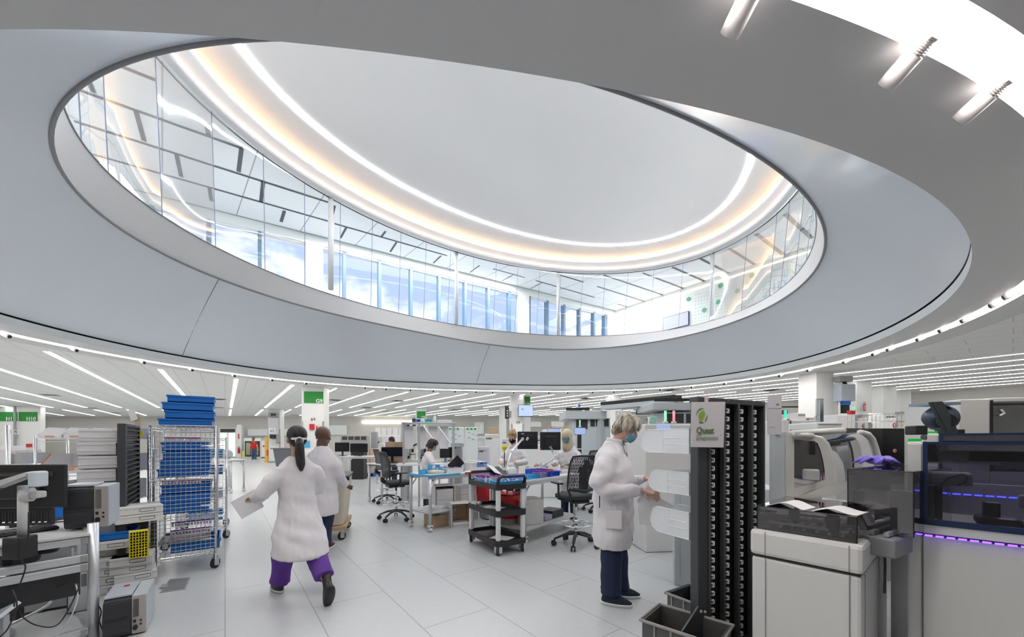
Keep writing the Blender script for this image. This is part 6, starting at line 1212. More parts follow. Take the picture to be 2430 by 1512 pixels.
# far left benches behind the bald man
unit('lab_bench', 'grey bench with dark sloping shelves beyond the bald man', 'bench', 800, 884, 1068, 16.2, .8, LGREY); o = unit('sloping_shelf', 'row of dark sloping display shelves on the far bench beyond the bald man', 'shelf', 808, 872, 1034, 16.6, .3, GREY, tuple(('dark_opening', 812+15*k, 1036, 824+15*k, 1044, DKW) for k in range(4)), zb=1.05)
x, y = W(806, 12.8); table('white computer table beside the bald man', 'lab_table', (x, y, 0), -CA, 1.3, .7, .92); monitor('wide black monitor with orange note beside the bald man', (*W(852, 13.0), .93), -CA, .6, .30, .12); monitor('black monitor half hidden by the bald man', (*W(812, 13.1), .93), -CA, .5, .32, .14)
unit('computer_cart', 'black metal cart full of dark computer gear right of the wide monitor', 'cart', 892-60, 862, 1052, 14.2, .4, BLACK, (('white_note', 845, 1060, 848, 1064, WHITE),))
unit('white_machine', 'white boxy machine with a round fan behind the cartons', 'machine', 862, 908, 1035, 17.8, .8, MACH, (('fan', 867, 1043, 875, 1058, GREY), ('dark_screen', 890, 1048, 900, 1060, DKW))); unit('white_machine', 'smaller white machine in front of the one with the fan', 'machine', 897, 911, 1052, 14.2, .5, MACH)
unit('partition', 'row of white hanging partition panels beyond the man in blue', 'partition', 890, 958, 1015, 19.0, .06, WHITE, tuple(('panel_joint', a, 1015, a+.8, 1032, GREY) for a in (904, 918, 930, 945))); unit('partition', 'white partition wall behind the man in blue', 'partition', 905, 962, 1034, 17.6, .05, mat('partition_lilac', (.74, .72, .74), .6))
unit('grey_instrument', 'small grey instrument on top of the white machines beyond the cartons', 'instrument', 880, 892, 1025, 17.3, .3, GREY)
unit('dark_monitor', 'black wall monitor high beside the distant column with the green sign', 'monitor', 978, 986, 993.5, 23.8, .1, BLACK, zb=2.36)
for k, (a, b, py, D, m_) in enumerate(((640, 662, 1052, 26, MACH), (680, 706, 1040, 28, LGREY), (706, 722, 1048, 24, GREY), (1100, 1120, 1040, 13, MACH), (1118, 1150, 1036, 12.5, MACH), (1150, 1184, 1030, 12, MACH), (1070, 1095, 1052, 9.2, GREY), (1134, 1160, 1060, 9.4, mat('bin_lilac', (.6, .58, .64), .5)), (1190, 1212, 1040, 13.5, MACH), (1235, 1260, 1026, 14, LGREY), (1262, 1300, 1034, 13, MACH))):
    unit('bench_instrument', ['white low unit beside column 65 left', 'pale crates unit beyond the walking woman', 'dark shelf unit left of the G9 column', 'white instrument right of the whiteboards, nearest them', 'second white instrument right of the whiteboards', 'third white instrument left of the blonde woman', 'dark backed instrument left of the whiteboards', 'lilac bin unit left of the centrifuge', 'white instrument just left of column 54', 'pale instrument under the mounted monitor', 'wide white instrument right of column 54'][k], 'instrument', a, b, py, D, .5, m_, (('front_panel', a+2, py+3, b-2, py+8, LGREY), ('dark_slot', a+3, py+10, (a+b)/2, py+12, DKW)))
unit('carton_pile', 'pile of brown cartons on the instruments left of column 54', 'box', 1160, 1182, 1014, 12.1, .3, CARD, zb=1.665)
# right middle distance
unit('lab_bench', 'white analysers row with red lights behind the tall paper sheet', 'analyser', 1857, 1942, 996, 6.5, .7, MACH, (('panel', 1876, 1001, 1900, 1012, LGREY), ('red_light', 1868, 994.5, 1872, 997.5, RED), ('red_light', 1914, 994, 1918, 997, RED), ('dark_slot', 1874, 998, 1876, 1006, DKW)), rot=0)
unit('white_analyser', 'white analyser lid in front of the red-lit row', 'analyser', 1940, 2000, 1002, 5.6, .6, MACH, (('seam', 1942, 1006, 1998, 1007, GREY),)); unit('monitor_hood', 'clear tall cylinder stand right of the red-lit analysers', 'stand', 1944, 1955, 946, 6.0, .08, CLEAR, zb=1.745)
x, y = W(2060, 5.2); o = T('wire_basket', 'long chrome wire basket shelf on top of the covered track', 'basket', (x, y, 1.60), -CA+.06); q = MB()
for z in (0, .12, .22): q.tube([(0, 0, z), (.80, 0, z), (.80, .3, z), (0, .3, z), (0, 0, z)], .004, 5)
for k in range(14): q.tube([(.80*k/13, 0, 0), (.80*k/13, 0, .22)], .0025, 4)
for k in range(14): q.tube([(.80*k/13, 0, 0), (.80*k/13, .3, 0), (.80*k/13, .3, .22)], .0025, 4)
q.build('wires', CHROME, o); MB().box((.50, .01, .12), (.16, .004, .2)).build('white_sheet', PAPER, o); MB().box((.0, .0, -.2), (.05, .05, .6)).build('end_post', ALU, o); MB().box((.4, .15, -.81), (.5, .3, 1.58)).build('stand_body', MACHG, o)
q = MB(); q.ball((0, 0, .05), (.07, .06, .05), 12); tag(q.build('wrapped_roll', mat('roll_brown', (.35, .22, .15), .8), None, True, (x+.22, y+.05, 1.61)), 'brown wrapped bundle inside the chrome wire basket', 'bundle')
unit('white_analyser', 'cream instrument with a red bin on it below the grey electrical box', 'instrument', 1988, 2030, 984, 8.5, .6, WHITE); v = V(2020, 984, 8.6); o = crate('red_bin', 'small red bin on the cream instrument near the column marked 33', v, -CA, .10, .1, .09, RED)
unit('grey_cabinet', 'small grey box cabinet at the foot of the column marked 33', 'cabinet', 2036, 2048, 983, 11.5, .3, GREY); stacklamp('green signal lamp left of the column marked 33', V(2026, 983, 8.7), mat('lamp_go', (.0, .6, .2), .3, emit=(0, .9, .25), es=1)); stacklamp('tiny green signal lamp beside the tall paper sheet', V(1864, 995.5, 6.75), MC['lamp_go'])
for k, (a, b, py, D, m_) in enumerate(((1856, 1870, 974, 14, BLACK), (1872, 1892, 982, 11, LGREY), (1892, 1912, 980, 10.5, WHITE), (1912, 1934, 990, 10.8, LGREY), (1975, 1990, 990, 10, MACH), (2072, 2100, 990, 11, MACH), (2100, 2140, 985, 9.5, MACH), (2150, 2200, 990, 8.5, MACH), (2160, 2185, 975, 12, GREY))):
    unit('bench_instrument', ['black box behind the tall paper sheet', 'pale instrument behind the red-lit row, left', 'white instrument behind the red-lit row, middle', 'pale instrument behind the red-lit row, right', 'white instrument at the foot of the nearest right column', 'white instrument between columns 33 and 23', 'white instrument behind the wire basket', 'white instrument behind the camera housing', 'grey box on the far side by column 13'][k], 'instrument', a, b, py, D, .5, m_, (('front_panel', a+2, py+3, b-2, py+7, GREY),))
backthing('wall_shelf', 'long dark shelf line on the far right wall beyond the tall paper sheet', 'shelf', 1858, 964, 1934, 967, 19.0, BLACK, .2)
# ------------------------------------------------------------------ people
def solid(q, vox, name, m, parent, smooth=3, fold=0, fs=(6, 6, 2.2), amp2=0):
    """weld overlapping volumes into one skin"""
    bmesh.ops.recalc_face_normals(q.b, faces=q.b.faces[:]); me = bpy.data.meshes.new('t'); q.b.to_mesh(me); q.b.free(); o = bpy.data.objects.new('t', me); COL.objects.link(o)
    r = o.modifiers.new('r', 'REMESH'); r.mode = 'VOXEL'; r.voxel_size = vox; r.use_smooth_shade = True
    if smooth: s = o.modifiers.new('s', 'SMOOTH'); s.iterations = smooth; s.factor = .6
    bpy.context.view_layer.update(); me2 = bpy.data.meshes.new_from_object(o.evaluated_get(bpy.context.evaluated_depsgraph_get())); bpy.data.objects.remove(o); bpy.data.meshes.remove(me)
    me2.name = name
    if fold:
        ns = [v.normal.copy() for v in me2.vertices]
        for v, n in zip(me2.vertices, ns):
            p = Vector((v.co.x*fs[0], v.co.y*fs[1], v.co.z*fs[2])); f = 1-abs(noise.noise(p))*2; f2 = noise.noise(Vector((v.co.x*4+v.co.z*9, v.co.y*4-v.co.z*7, v.co.z*3)))
            r2 = 1-abs(noise.noise(p*2.3+Vector((7, 3, 1))))*2; v.co += n*(fold*(f*.8-.4)+fold*.8*f2+fold*.35*(r2-.5))
    me2.materials.clear(); me2.materials.append(m); me2.polygons.foreach_set('use_smooth', [True]*len(me2.polygons)); o = bpy.data.objects.new(name, me2); COL.objects.link(o); o.parent = parent; return o
def hand(q, wr, d, up, side, curl=.5, s=1.0):
    """palm and five fingers from wrist wr along d; up is the back of the hand; side +1 puts the thumb on d x up"""
    d = Vector(d).normalized(); up = Vector(up); up = (up-d*up.dot(d)).normalized(); x = d.cross(up)*side; L = .085*s
    q.tube([wr-d*.02, wr+d*.02*s, wr+d*L*.6, wr+d*L], [(.024*s, .017*s), (.033*s, .015*s), (.041*s, .014*s), (.038*s, .012*s)] if abs(up.z) < 2 else .03, 12)
    for k, (o, l) in enumerate(((-.030, .058), (-.010, .074), (.011, .080), (.031, .070))):
        b = wr+d*(L-.008)+x*o*s; dd = d; pts = [b]; c = curl*(.8+.1*k)
        for j, f in enumerate((.45, .32, .23)):
            dd = (dd*math.cos(c*.75)-up*math.sin(c*.75)).normalized() if True else dd; u2 = up; pts.append(pts[-1]+dd*l*f*s); up_ = up
            up = (up*math.cos(c*.75)+d*0).normalized() if False else up
            dd = (dd-up*.0).normalized()
        q.tube(pts, [.0098*s, .0092*s, .0085*s, .007*s], 8)
    b = wr+d*.022*s+x*.028*s; q.tube([b, b+x*.026*s+d*.022*s-up*.006, b+x*.030*s+d*.052*s-up*.016], [.0125*s, .0108*s, .0085*s], 8)
def limb(q, pts, r, n=14): q.tube(pts, r, n)
def head(q, c, R_, s=1.0, face=True):
    """skull, jaw, nose, ears, brow; R_ rotates face (+y forward)"""
    f = lambda v: c+R_ @ (Vector(v)*s)
    q.ball(f((0, -.008, .03)), (.076*s, .096*s, .094*s), 20, R_.to_4x4()); q.ball(f((0, .022, -.032)), (.059*s, .068*s, .076*s), 18, R_.to_4x4()); q.ball(f((0, .052, -.082)), (.032*s, .027*s, .022*s), 12, R_.to_4x4())
    q.tube([f((0, .080, .022)), f((0, .098, -.004)), f((0, .108, -.022))], [.009*s, .013*s, .014*s], 8); q.ball(f((0, .094, -.028)), (.018*s, .012*s, .010*s), 10, R_.to_4x4())
    for k in (-1, 1):
        q.ball(f((k*.078, -.008, -.006)), (.008*s, .021*s, .031*s), 10, R_.to_4x4()); q.ball(f((k*.032, .077, .030)), (.024*s, .012*s, .009*s), 10, R_.to_4x4()); q.ball(f((k*.036, .066, -.016)), (.024*s, .020*s, .022*s), 10, R_.to_4x4())
    q.ball(f((0, .083, -.052)), (.025*s, .011*s, .007*s), 10, R_.to_4x4()); q.ball(f((0, .081, -.062)), (.022*s, .011*s, .007*s), 10, R_.to_4x4())
def eyes(c, R_, par, s=1.0, col=(.12, .07, .04)):
    f = lambda v: c+R_ @ (Vector(v)*s); q = MB()
    for k in (-1, 1): q.ball(f((k*.031, .074, .012)), .0125*s, 12)
    g = q.build('eyes', mat('eye_white', (.75, .73, .70), .25), par, True); q = MB()
    for k in (-1, 1): q.ball(f((k*.031, .0835, .011)), .0052*s, 8)
    q.build('iris', mat('iris_dark', col, .2), g, True)
def mask(c, R_, par, m, s=1.0, straps=True):
    f = lambda v: c+R_ @ (Vector(v)*s); q = MB(); rows = []; ny, nx = 12, 16
    for j in range(ny+1):
        v = j/ny; z = .002-.092*v; row = []
        for i in range(nx+1):
            u = -1+2*i/nx; w = .068-.012*abs(v-.4); x = u*w; y = .118-.010*(1-v)-.016*(v-.35)**2*4-.062*u*u-.010*abs(u)+.002*math.sin(v*20)*(1-abs(u)); row.append(q.b.verts.new(f((x, y, z))))
        rows.append(row)
    for A, B in zip(rows, rows[1:]):
        for i in range(nx): q.b.faces.new((A[i], A[i+1], B[i+1], B[i]))
    bmesh.ops.solidify(q.b, geom=q.b.faces[:], thickness=.002); g = q.build('face_mask', m, par, True)
    if straps:
        q = MB()
        for k in (-1, 1): q.tube([f((k*.066, .046, -.004)), f((k*.081, .0, .018)), f((k*.084, -.022, .0)), f((k*.079, -.004, -.03)), f((k*.062, .040, -.072))], .0016*s, 5)
        q.build('mask_strap', WPLAS, g)
    return g
def shoe(par, ank, d, m, sole=WPLAS, L=.27, pitch=0, name='shoe'):
    """shoe under ankle pointing along heading d, toe pitched down by pitch"""
    M_ = Matrix.Translation(ank) @ Matrix.Rotation(d, 4, 'Z') @ Matrix.Rotation(-pitch, 4, 'X'); q = MB(); q.loft([(0, .055, -.085, .040, L*.46), (0, .055, -.06, .044, L*.47), (0, .035, -.035, .040, L*.38), (0, -.0, -.005, .036, L*.22), (0, -.03, .03, .038, .052), (0, -.03, .055, .040, .054)], 24)
    bmesh.ops.transform(q.b, matrix=M_, verts=q.b.verts); g = q.build(name, m, par, True); q = MB(); q.loft([(0, .055, -.100, .042, L*.48), (0, .055, -.082, .048, L*.50), (0, .055, -.074, .046, L*.485)], 28); bmesh.ops.transform(q.b, matrix=M_, verts=q.b.verts); q.build('sole', sole, g, True)
    q = MB()
    for k in range(4): q.tube([(-.022, .06+.02*k-.03, -.008-.007*k), (.022, .06+.02*k-.03, -.008-.007*k)], .0022, 4)
    bmesh.ops.transform(q.b, matrix=M_, verts=q.b.verts); q.build('laces', mat('lace_dark', (.03, .04, .05), .8), g); return g
SK1 = mat('skin_fair', (.62, .36, .27), .5, bump=.05, scale=120); SK2 = mat('skin_tan', (.48, .27, .18), .5); SK3 = mat('skin_dark', (.13, .065, .045), .42); SK4 = mat('skin_brown', (.27, .14, .09), .5)
COAT = mat('lab_coat', (.76, .74, .77), .75, var=.02, bump=.2, scale=11, stretch=(1, 1, .5)); NAVY = mat('navy_cloth', (.012, .02, .06), .8, bump=.1, scale=20); PURT = mat('purple_cloth', (.13, .045, .32), .8, bump=.08, scale=20); MBL = mat('mask_blue', (.30, .62, .78), .7); MBK = mat('mask_black', (.012, .012, .015), .8)
def hairmat(name, a, b, sc=60):
    m = mat(name, a, .55, scale=sc, stretch=(1, 1, .25)); n = m.node_tree.nodes; x = [k for k in n if k.type == 'MIX_RGB'][0]; mr = n.new('ShaderNodeMapRange'); mr.inputs[1].default_value = .38; mr.inputs[2].default_value = .62; m.node_tree.links.new([k for k in n if k.type == 'TEX_NOISE'][0].outputs['Fac'], mr.inputs[0]); m.node_tree.links.new(mr.outputs[0], x.inputs[0]); x.inputs[1].default_value = tuple(a)+(1,); x.inputs[2].default_value = tuple(b)+(1,)
    z = [k for k in n if k.type == 'TEX_NOISE'][0]; bn = n.new('ShaderNodeBump'); bn.inputs['Strength'].default_value = .7; bn.inputs['Distance'].default_value = .01; m.node_tree.links.new(z.outputs['Fac'], bn.inputs['Height']); m.node_tree.links.new(bn.outputs[0], n['Principled BSDF'].inputs['Normal']); return m
def strands(q, roots, par_r=.006, n=6):
    for pts in roots: q.tube(pts, [par_r*1.0]*(len(pts)-1)+[par_r*.35], n)
def Rh(yaw=0, pitch=0, roll=0): return (Matrix.Rotation(yaw, 3, 'Z') @ Matrix.Rotation(-pitch, 3, 'X') @ Matrix.Rotation(roll, 3, 'Y'))
V3 = Vector
def person(label, loc, rz): return T('person', label, 'person', loc, rz)
# --- woman at right, reading a folder. local +y forward
x, y = W(1452, 3.45); o = person('woman in white lab coat and blue mask with short grey-blonde hair holding a white folder', (x, y, 0), wz(.95, -.31)-R(90)); hc = V3((0, .125, 1.555)); hR = Rh(R(4), R(30))
q = MB(); head(q, hc, hR, 1.02); q.tube([(0, -.01, 1.36), (0, .045, 1.43), (0, .09, 1.50)], [.068, .058, .056], 16)
q.loft([(0, -.01, .80, .15, .11), (0, 0, 1.0, .14, .11), (0, 0, 1.25, .17, .11), (0, -.01, 1.36, .12, .08)], 20)
for s in (-1, 1): yy = 0 if s > 0 else .055; q.tube([(s*.09, 0, .85), (s*.095, .01+yy/2, .48), (s*.10, yy, .12)], [.07, .052, .035], 14); q.tube([(s*.10, yy, .09), (s*.10, yy+.07, .05)], .028, 10)
wrR = V3((.20, .27, 1.035)); q.tube([(.14, -.02, 1.30), (.25, -.08, 1.10), (.24, -.02, 1.02), wrR], [.042, .034, .032, .024], 12); wrL = V3((-.14, .30, 1.10)); q.tube([(-.14, -.02, 1.30), (-.24, -.02, 1.08), wrL], [.045, .038, .026], 12)
hand(q, wrR, (.06, .92, -.30), (.85, .1, .5), 1, .62, 1.02); hand(q, wrL, (.5, .8, -.1), (-.6, .4, .6), -1, .5, 1.0)
solid(q, .0062, 'body', SK1, o, 2); eyes(hc, hR, o)
q = MB(); q.loft([(0, .01, .50, .215, .165), (0, .01, .60, .222, .175), (0, .015, .80, .215, .180), (0, .01, 1.0, .205, .175), (0, .02, 1.15, .205, .165), (0, .0, 1.28, .20, .145), (0, -.01, 1.345, .185, .115), (0, .005, 1.39, .12, .09), (0, .015, 1.42, .088, .082), (0, .025, 1.445, .080, .078)], 36, 2.2)
q.tube([(.14, -.01, 1.295), (.22, -.06, 1.20), (.255, -.10, 1.08), (.245, -.04, 1.02), (.225, .10, 1.01), (.207, .20, 1.03), (.20, .245, 1.035)], [.085, .088, .078, .07, .062, .050, .036], 20)
q.tube([(-.14, -.01, 1.295), (-.225, -.04, 1.2), (-.255, -.05, 1.08), (-.22, .08, 1.05), (-.16, .26, 1.09)], [.085, .085, .075, .062, .04], 18)
ct = solid(q, .009, 'lab_coat', COAT, o, 5, .015, (7, 7, 2.6)); q = MB(); q.tube([wrR+V3((.003, -.085, -.0)), wrR+V3((0, -.018, 0))], [.036, .033], 16); q.tube([wrL+V3((-.02, -.07, -.01)), wrL+V3((0, -.02, 0))], [.036, .033], 14); q.build('cuff', mat('cuff_knit', (.74, .72, .76), .8), ct, True)
q = MB(); q.tube([(.078*math.cos(t), .032+.076*math.sin(t), 1.448-.012*math.sin(t)) for t in [R(-255+33*k) for k in range(11)]], [(.005, .020)]*11, 8); q.build('collar', COAT, ct, True); q = MB()
for k in range(3): q.ball((.05-.014*k, .10+.006*k, 1.442-.014*k), .006, 8)
q.ball((-.02, .115, 1.44), .006, 8); q.build('snap_button', DGREY, ct); q = MB(); q.box((.224, .03, .78), (.006, .13, .16), bev=.002); q.build('pocket', COAT, ct); MB().box((.222, -.09, .93), (.006, .008, .12)).build('side_slit', BLACK, ct)
q = MB(); q.tube([(.012, .095, 1.40), (.012, .150, 1.25), (.0, .166, 1.1), (.0, .170, .9), (.0, .178, .55)], .0045, 5); q.build('front_seam', GREY, ct)
q = MB(); q.loft([(.10, .0, .085, .082, .095), (.10, -.005, .25, .080, .092), (.095, .01, .5, .092, .10), (.08, .0, .82, .12, .13)], 24); q.loft([(-.10, .06, .085, .080, .095), (-.10, .055, .25, .080, .090), (-.095, .03, .5, .09, .10), (-.07, .0, .82, .12, .13)], 24); solid(q, .012, 'trousers', NAVY, o, 3, .009, (6, 6, 2.4)); shoe(o, V3((.10, -.01, .10)), -.05, mat('shoe_navy', (.012, .025, .045), .8), L=.28); shoe(o, V3((-.10, .06, .10)), .12, MC['shoe_navy'], L=.28)
mask(hc, hR, o, MBL, 1.04); f = lambda v: hc+hR @ V3(v)
q = MB(); q.ball(f((0, -.014, .052)), (.090, .106, .088), 24, hR.to_4x4()); q.ball(f((0, -.055, .0)), (.080, .068, .085), 20, hR.to_4x4()); q.ball(f((0, .055, .080)), (.070, .052, .034), 16, hR.to_4x4()); q.ball(f((0, -.07, -.055)), (.058, .042, .05), 16, hR.to_4x4()); random.seed(5)
def strand_cap(q, f, n, zb, front=.1, r=.007, ear=.0, side=.085):
    for k in range(n):
        a = 2*math.pi*k/n+random.uniform(-.1, .1); st = f((.022*math.cos(a), .02+.02*math.sin(a), .132)); cs, sn = math.cos(a), math.sin(a); fr_ = max(0, sn); end = zb+fr_*front+random.uniform(-.012, .012)
        mid1 = f((.062*cs, .0+.075*sn, .118)); mid2 = f((side*1.06*cs, -.005+.108*sn, .07)); e_ = f(((side+.006)*cs, -.008+.112*sn, end)); q.tube([st, mid1, mid2, e_], [(r*1.6, r), (r*1.9, r), (r*1.9, r), (r*.5, r*.3)], 7)
strand_cap(q, f, 54, -.045, .078, .0078); g = solid(q, .0055, 'hair', hairmat('hair_ash', (.14, .11, .08), (.66, .60, .49), 30), o, 1)
fl_ = T('folder', 'white paper folder held by the woman at right', 'folder', (x, y, 0), wz(.95, -.31)-R(90)); q = MB(); q.extr([(.185, .30, 1.08), (.15, .47, .90), (.15, .40, .72), (.17, .24, .74), (.19, .22, .95)], (-.006, .0, 0)); q.build('cover', PAPER, fl_); q = MB(); q.extr([(.175, .27, 1.04), (.13, .56, .88), (.13, .42, .74), (.15, .25, .76)], (-.004, .0, 0)); q.build('inner_sheet', PAPER, fl_)
# --- walking woman, seen from behind
x, y = W(706, 3.55); o = person('woman with long dark ponytail in white lab coat and purple trousers striding left', (x, y, 0), wz(-.74, .68)-R(90)); hc = V3((0, .02, 1.46)); hR = Rh(R(-8), R(4))
q = MB(); head(q, hc, hR, 1.0); q.tube([(0, -.01, 1.25), (0, .0, 1.33), (0, .012, 1.40)], [.062, .052, .052], 16); q.loft([(0, -.01, .72, .14, .10), (0, 0, .95, .13, .10), (0, 0, 1.15, .16, .10), (0, -.01, 1.25, .11, .07)], 20)
q.tube([(-.08, 0, .78), (-.09, .13, .45), (-.09, .23, .10)], [.078, .055, .038], 14); q.tube([(.08, 0, .78), (.09, -.12, .46), (.10, -.42, .22)], [.078, .055, .038], 14)
wl = V3((-.26, .33, .92)); q.tube([(-.14, 0, 1.19), (-.265, .02, 1.0), wl], [.042, .036, .025], 12); hand(q, wl, (-.2, .9, -.2), (0, .2, 1), 1, .45, .95); wr = V3((.11, .26, .97)); q.tube([(.14, 0, 1.19), (.205, .02, 1.0), wr], [.042, .036, .025], 12); hand(q, wr, (-.2, .95, .1), (0, -.1, 1), 1, .45, .95); solid(q, .0065, 'body', SK2, o, 2); eyes(hc, hR, o)
q = MB(); q.loft([(.01, -.06, .40, .225, .265), (.01, -.06, .42, .228, .265), (.0, -.04, .60, .21, .22), (0, -.01, .80, .165, .16), (0, 0, .98, .150, .13), (0, 0, 1.12, .165, .125), (0, -.005, 1.20, .165, .105), (0, 0, 1.265, .11, .08), (0, .0, 1.30, .07, .068)], 36, 2.2)
q.tube([(-.125, 0, 1.165), (-.215, .0, 1.08), (-.27, .02, .98), (-.275, .14, .95), (-.262, .29, .92)], [.070, .074, .068, .060, .044], 20); q.tube([(.125, 0, 1.165), (.185, .0, 1.07), (.205, .03, .98), (.16, .16, .965), (.12, .235, .97)], [.070, .070, .062, .054, .042], 18); solid(q, .009, 'lab_coat', COAT, o, 5, .016, (7, 7, 2.2))
q = MB(); q.tube([(-.07, .0, .70), (-.085, .12, .42), (-.09, .20, .10)], [.10, .092, .086], 22); q.tube([(.075, 0, .70), (.09, -.13, .45), (.10, -.37, .24)], [.10, .094, .086], 22); solid(q, .012, 'trousers', PURT, o, 3, .011, (6, 6, 2.4))
shoe(o, V3((-.09, .215, .102)), .05, BLACK, LGREY, .25); shoe(o, V3((.10, -.43, .185)), -.05, BLACK, BLACK, .25, R(62))
f = lambda v: hc+hR @ V3(v); q = MB(); q.ball(f((0, -.016, .046)), (.086, .102, .088), 22, hR.to_4x4()); q.ball(f((0, -.05, .0)), (.076, .064, .075), 18, hR.to_4x4()); q.tube([f((0, -.10, -.01)), f((.0, -.135, -.05)), f((0, -.125, -.14)), f((.01, -.12, -.24)), f((.012, -.125, -.30))], [.028, .036, .042, .036, .012], 14); hr = solid(q, .007, 'hair', hairmat('hair_black', (.008, .007, .008), (.035, .03, .03), 50), o, 2)
q = MB(); q.tube([f((.03*math.cos(t), -.118, -.02+.03*math.sin(t))) for t in [math.pi*k/6 for k in range(12)]], .007, 6, closed=True); q.box(f((0, -.105, .0)), (.13, .02, .02), bev=.006); q.build('hair_tie', WPLAS, hr)
q = MB(); q.box(f((0, .012, -.04)), (.17, .19, .02), bev=.008); q.build('mask_strap', WPLAS, o) if False else q.b.free()
wp = Matrix.Rotation(wz(-.74, .68)-R(90), 3, 'Z') @ (wl+V3((-.0, .06, -.03))); pp_ = T('paper_sheet', 'white paper sheets held out to the left by the walking woman', 'paper', (x+wp.x, y+wp.y, wp.z), -CA); q = MB(); q.extr([(.02, 0, .10), (-.22, 0, -.03), (-.11, 0, -.19), (.10, 0, -.07)], (0, .004, 0)); q.build('sheet', PAPER, pp_); MB().box((-.05, -.003, -.02), (.05, .002, .03)).build('green_print', mat('print_green', (.55, .72, .5), .6), pp_)
# --- bald man from behind
x, y = W(762, 4.75); o = person('bald man in white lab coat and navy trousers walking away with the canvas cart', (x, y, 0), -CA+R(-4)); hc = V3((0, .05, 1.50)); hR = Rh(0, R(8))
q = MB(); head(q, hc, hR, 1.06); q.ball(hc+V3((0, -.02, .04)), (.082, .10, .092), 18); q.tube([(0, -.0, 1.30), (0, .02, 1.38), (0, .03, 1.45)], [.075, .066, .066], 16); q.loft([(0, 0, .8, .15, .11), (0, 0, 1.0, .15, .11), (0, 0, 1.2, .18, .12), (0, 0, 1.3, .13, .08)], 20)
q.tube([(.07, 0, .82), (.06, .05, .45), (.04, -.06, .10)], [.08, .058, .04], 14); q.tube([(-.08, 0, .82), (-.09, .22, .48), (-.09, .28, .10)], [.08, .058, .04], 14)
for s in (-1, 1): w_ = V3((s*.19, .27, .86)); q.tube([(s*.145, 0, 1.23), (s*.215, .0, 1.03), w_], [.045, .04, .027], 12); hand(q, w_, (-s*.1, .9, -.2), (0, .2, 1), s, .6)
solid(q, .0075, 'body', SK3, o, 2); eyes(hc, hR, o)
q = MB(); q.loft([(0, .0, .53, .20, .17), (0, 0, .55, .20, .17), (0, .0, .75, .195, .16), (0, 0, .95, .185, .15), (0, 0, 1.12, .20, .145), (0, 0, 1.23, .20, .12), (0, 0, 1.30, .15, .09), (0, .01, 1.35, .085, .078), (0, .015, 1.38, .075, .072)], 36, 2.3)
for s in (-1, 1): q.tube([(s*.145, 0, 1.215), (s*.20, .0, 1.12), (s*.22, .01, 1.02), (s*.205, .13, .95), (s*.192, .235, .88)], [.074, .072, .066, .056, .042], 18)
solid(q, .010, 'lab_coat', COAT, o, 5, .014, (8, 8, 1.8)); q = MB(); q.loft([(.045, -.05, .09, .062, .07), (.05, -.02, .25, .070, .082), (.06, .04, .5, .085, .095), (.05, 0, .80, .12, .12)], 22); q.tube([(-.07, 0, .8), (-.09, .22, .48), (-.09, .27, .10)], [.11, .085, .07], 20); solid(q, .012, 'trousers', NAVY, o, 3, .009); shoe(o, V3((.04, -.06, .105)), .1, mat('shoe_maroon', (.10, .02, .03), .7), PINK if False else WPLAS, .28, R(4)); shoe(o, V3((-.09, .28, .105)), 0, MC['shoe_maroon'], WPLAS, .28)
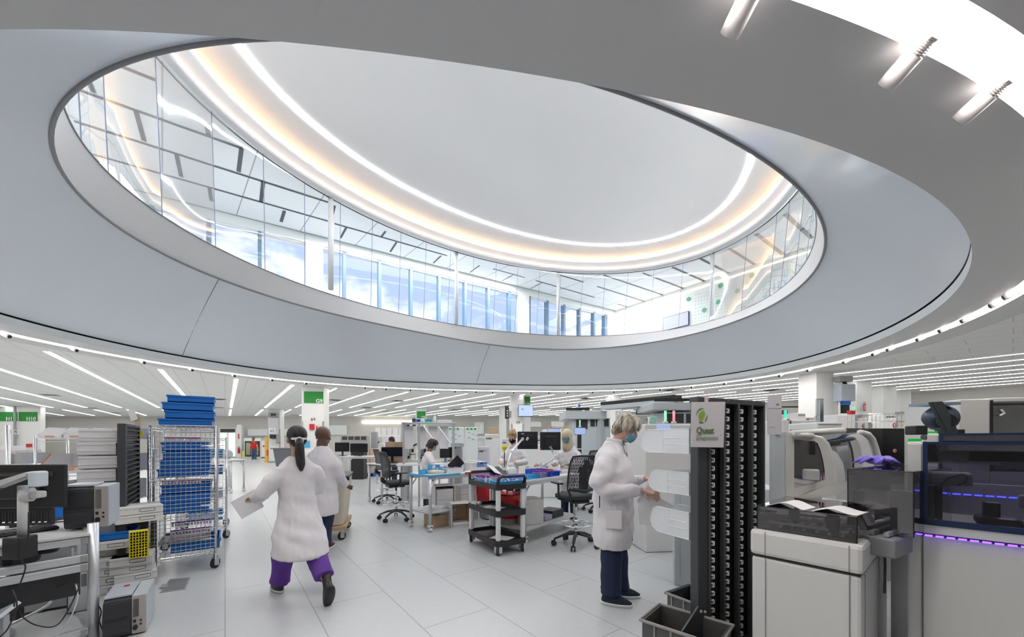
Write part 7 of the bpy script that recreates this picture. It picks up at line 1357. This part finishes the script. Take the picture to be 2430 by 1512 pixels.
# --- simpler standing figures in the middle distance
def figure(label, px, D, H, head_deg, coat, skin, hair, hcol, maskm=None, facing=0, pitch=25, lower=NAVY, scarf=False, short=False, sit=0, arms=((.12, .32, 1.0), (-.12, .32, 1.0)), bun=False, coatlen=.5, sleeves=True):
    x, y = W(px, D); o = person(label, (x, y, 0), -CA+facing); s = H/1.62; hc = V3((0, .09, 1.47))*s; hR = Rh(R(head_deg), R(pitch)); q = MB(); head(q, hc, hR, s); q.tube([V3((0, -.01, 1.28))*s, V3((0, .03, 1.35))*s, V3((0, .06, 1.42))*s], [.06*s, .054*s, .052*s], 14); q.loft([(0, 0, .8*s, .14*s, .10*s), (0, 0, 1.0*s, .13*s, .10*s), (0, 0, 1.2*s, .16*s, .10*s), (0, 0, 1.28*s, .12*s, .08*s)], 18)
    for k in (-1, 1): q.tube([(k*.08*s, 0, .8*s), (k*.09*s, .01, .45*s), (k*.09*s, 0, .09)], [.075*s, .055*s, .036*s], 12)
    for k, a in zip((1, -1), arms): w_ = V3(a)*s; el = V3((k*.24, .04, 1.0))*s; q.tube([V3((k*.135, 0, 1.20))*s, el, w_], [.042*s, .036*s, .025*s], 12); hand(q, w_, (w_-el), (0, 0, 1), k, .5, .95*s)
    solid(q, .008, 'body', skin, o, 2); eyes(hc, hR, o, s); top = 'shirt' if short else 'lab_coat'; z0 = (.82 if short else coatlen)*s; q = MB(); q.loft([(0, 0, z0, .18*s, .145*s), (0, 0, z0+.02, .18*s, .145*s), (0, 0, (z0+1.0*s)/2, .17*s, .14*s), (0, 0, 1.0*s, .165*s, .135*s), (0, 0, 1.14*s, .175*s, .125*s), (0, -.0, 1.22*s, .16*s, .10*s), (0, 0, 1.29*s, .10*s, .075*s), (0, .01, 1.33*s, .066*s, .062*s)], 30, 2.2)
    for k, a in zip((1, -1), arms):
        w_ = V3(a)*s; el = V3((k*.24, .04, 1.0))*s; sh = V3((k*.125, 0, 1.185))*s
        if short and sleeves: q.tube([sh, sh.lerp(el, .55)], [.07*s, .062*s], 16)
        else: q.tube([sh, sh.lerp(el, .5)+V3((k*.02, 0, 0)), el, el.lerp(w_, .9)], [.070*s, .070*s, .062*s, .042*s], 16)
    solid(q, .011, top, coat, o, 4, .013, (8, 8, 2.5)); q = MB()
    for k in (-1, 1): q.loft([(k*.09*s, 0, .08, .062*s, .075*s), (k*.09*s, 0, .45*s, .075*s, .085*s), (k*.07*s, 0, .86*s, .10*s, .11*s)], 18)
    solid(q, .013, 'trousers', lower, o, 2, .006)
    for k in (-1, 1): shoe(o, V3((k*.09*s, 0, .10)), -.1*k, BLACK if not short else WPLAS, WPLAS, .25)
    f = lambda v: hc+hR @ (V3(v)*s); R4 = hR.to_4x4(); q = MB()
    if scarf:
        q.ball(f((0, -.012, .048)), (.098*s, .112*s, .100*s), 20, R4); q.tube([f((0, -.02, .02)), f((0, -.015, -.06)), f((0, -.01, -.14)), f((0, -.03, -.20))], [(.092*s, .085*s), (.088*s, .09*s), (.115*s, .10*s), (.14*s, .10*s)], 20); q.tube([f((.068*math.cos(t), .062, -.008+.092*math.sin(t))) for t in [2*math.pi*k/16 for k in range(16)]], .018*s, 8, closed=True); g = q.build('headscarf', mat('scarf_cream', (.62, .56, .40), .8, bump=.2, scale=20), o, True)
    else:
        q.ball(f((0, -.016, .046)), (.086*s, .100*s, .088*s), 20, R4); q.ball(f((0, -.05, .0)), (.077*s, .062*s, .08*s), 16, R4); random.seed(2)
        if hair == 'bob': q.ball(f((0, -.03, -.03)), (.092*s, .085*s, .075*s), 16, R4); strand_cap(q, f, 34, -.07, .12, .009)
        if hair == 'tail': q.tube([f((0, -.09, .08)), f((0, -.15, .06)), f((0, -.17, -.04))], [.03*s, .036*s, .015*s], 12)
        solid(q, .009, 'hair', hcol, o, 2)
    if maskm: mask(hc, hR, o, maskm, s*1.02, False)
    return o
figure('person with dark bobbed hair and blue mask in white lab coat at the taped table', 1016, 7.6, 1.50, -8, COAT, SK4, 'bob', hairmat('hair_dark_brown', (.02, .012, .012), (.06, .035, .035)), MBL, wz(.80, .45)+CA-R(90), 28, BLACK, coatlen=.32)
figure('woman with blonde ponytail and black mask in white lab coat behind the black monitors', 1220, 7.4, 1.68, 6, COAT, SK1, 'tail', hairmat('hair_blonde', (.22, .13, .06), (.50, .34, .18)), MBK, wz(-.35, -.9)+CA-R(90), 30)
figure('woman in cream headscarf and blue mask in white lab coat behind the right black monitor', 1351, 7.0, 1.67, 8, COAT, SK4, 'none', None, MBL, wz(-.55, -.8)+CA-R(90), 16, scarf=True)
figure('man in pale blue shirt with dark hair and mask beyond the brown cartons', 936, 12.2, 1.60, 0, mat('shirt_pale_blue', (.40, .58, .78), .7), SK3, 'short', MC['hair_black'], MBL, wz(-.8, -.3)+CA-R(90), 15, short=True)
figure('man in red polo shirt and blue jeans walking in front of the glass front fridge', 603, 27.5, 1.72, 0, mat('polo_red', (.60, .01, .015), .7), SK1, 'short', MC['hair_dark_brown'], MBK, R(180), 4, mat('jeans', (.05, .09, .17), .8), short=True, arms=((.27, .02, .82), (-.27, .02, .82)))
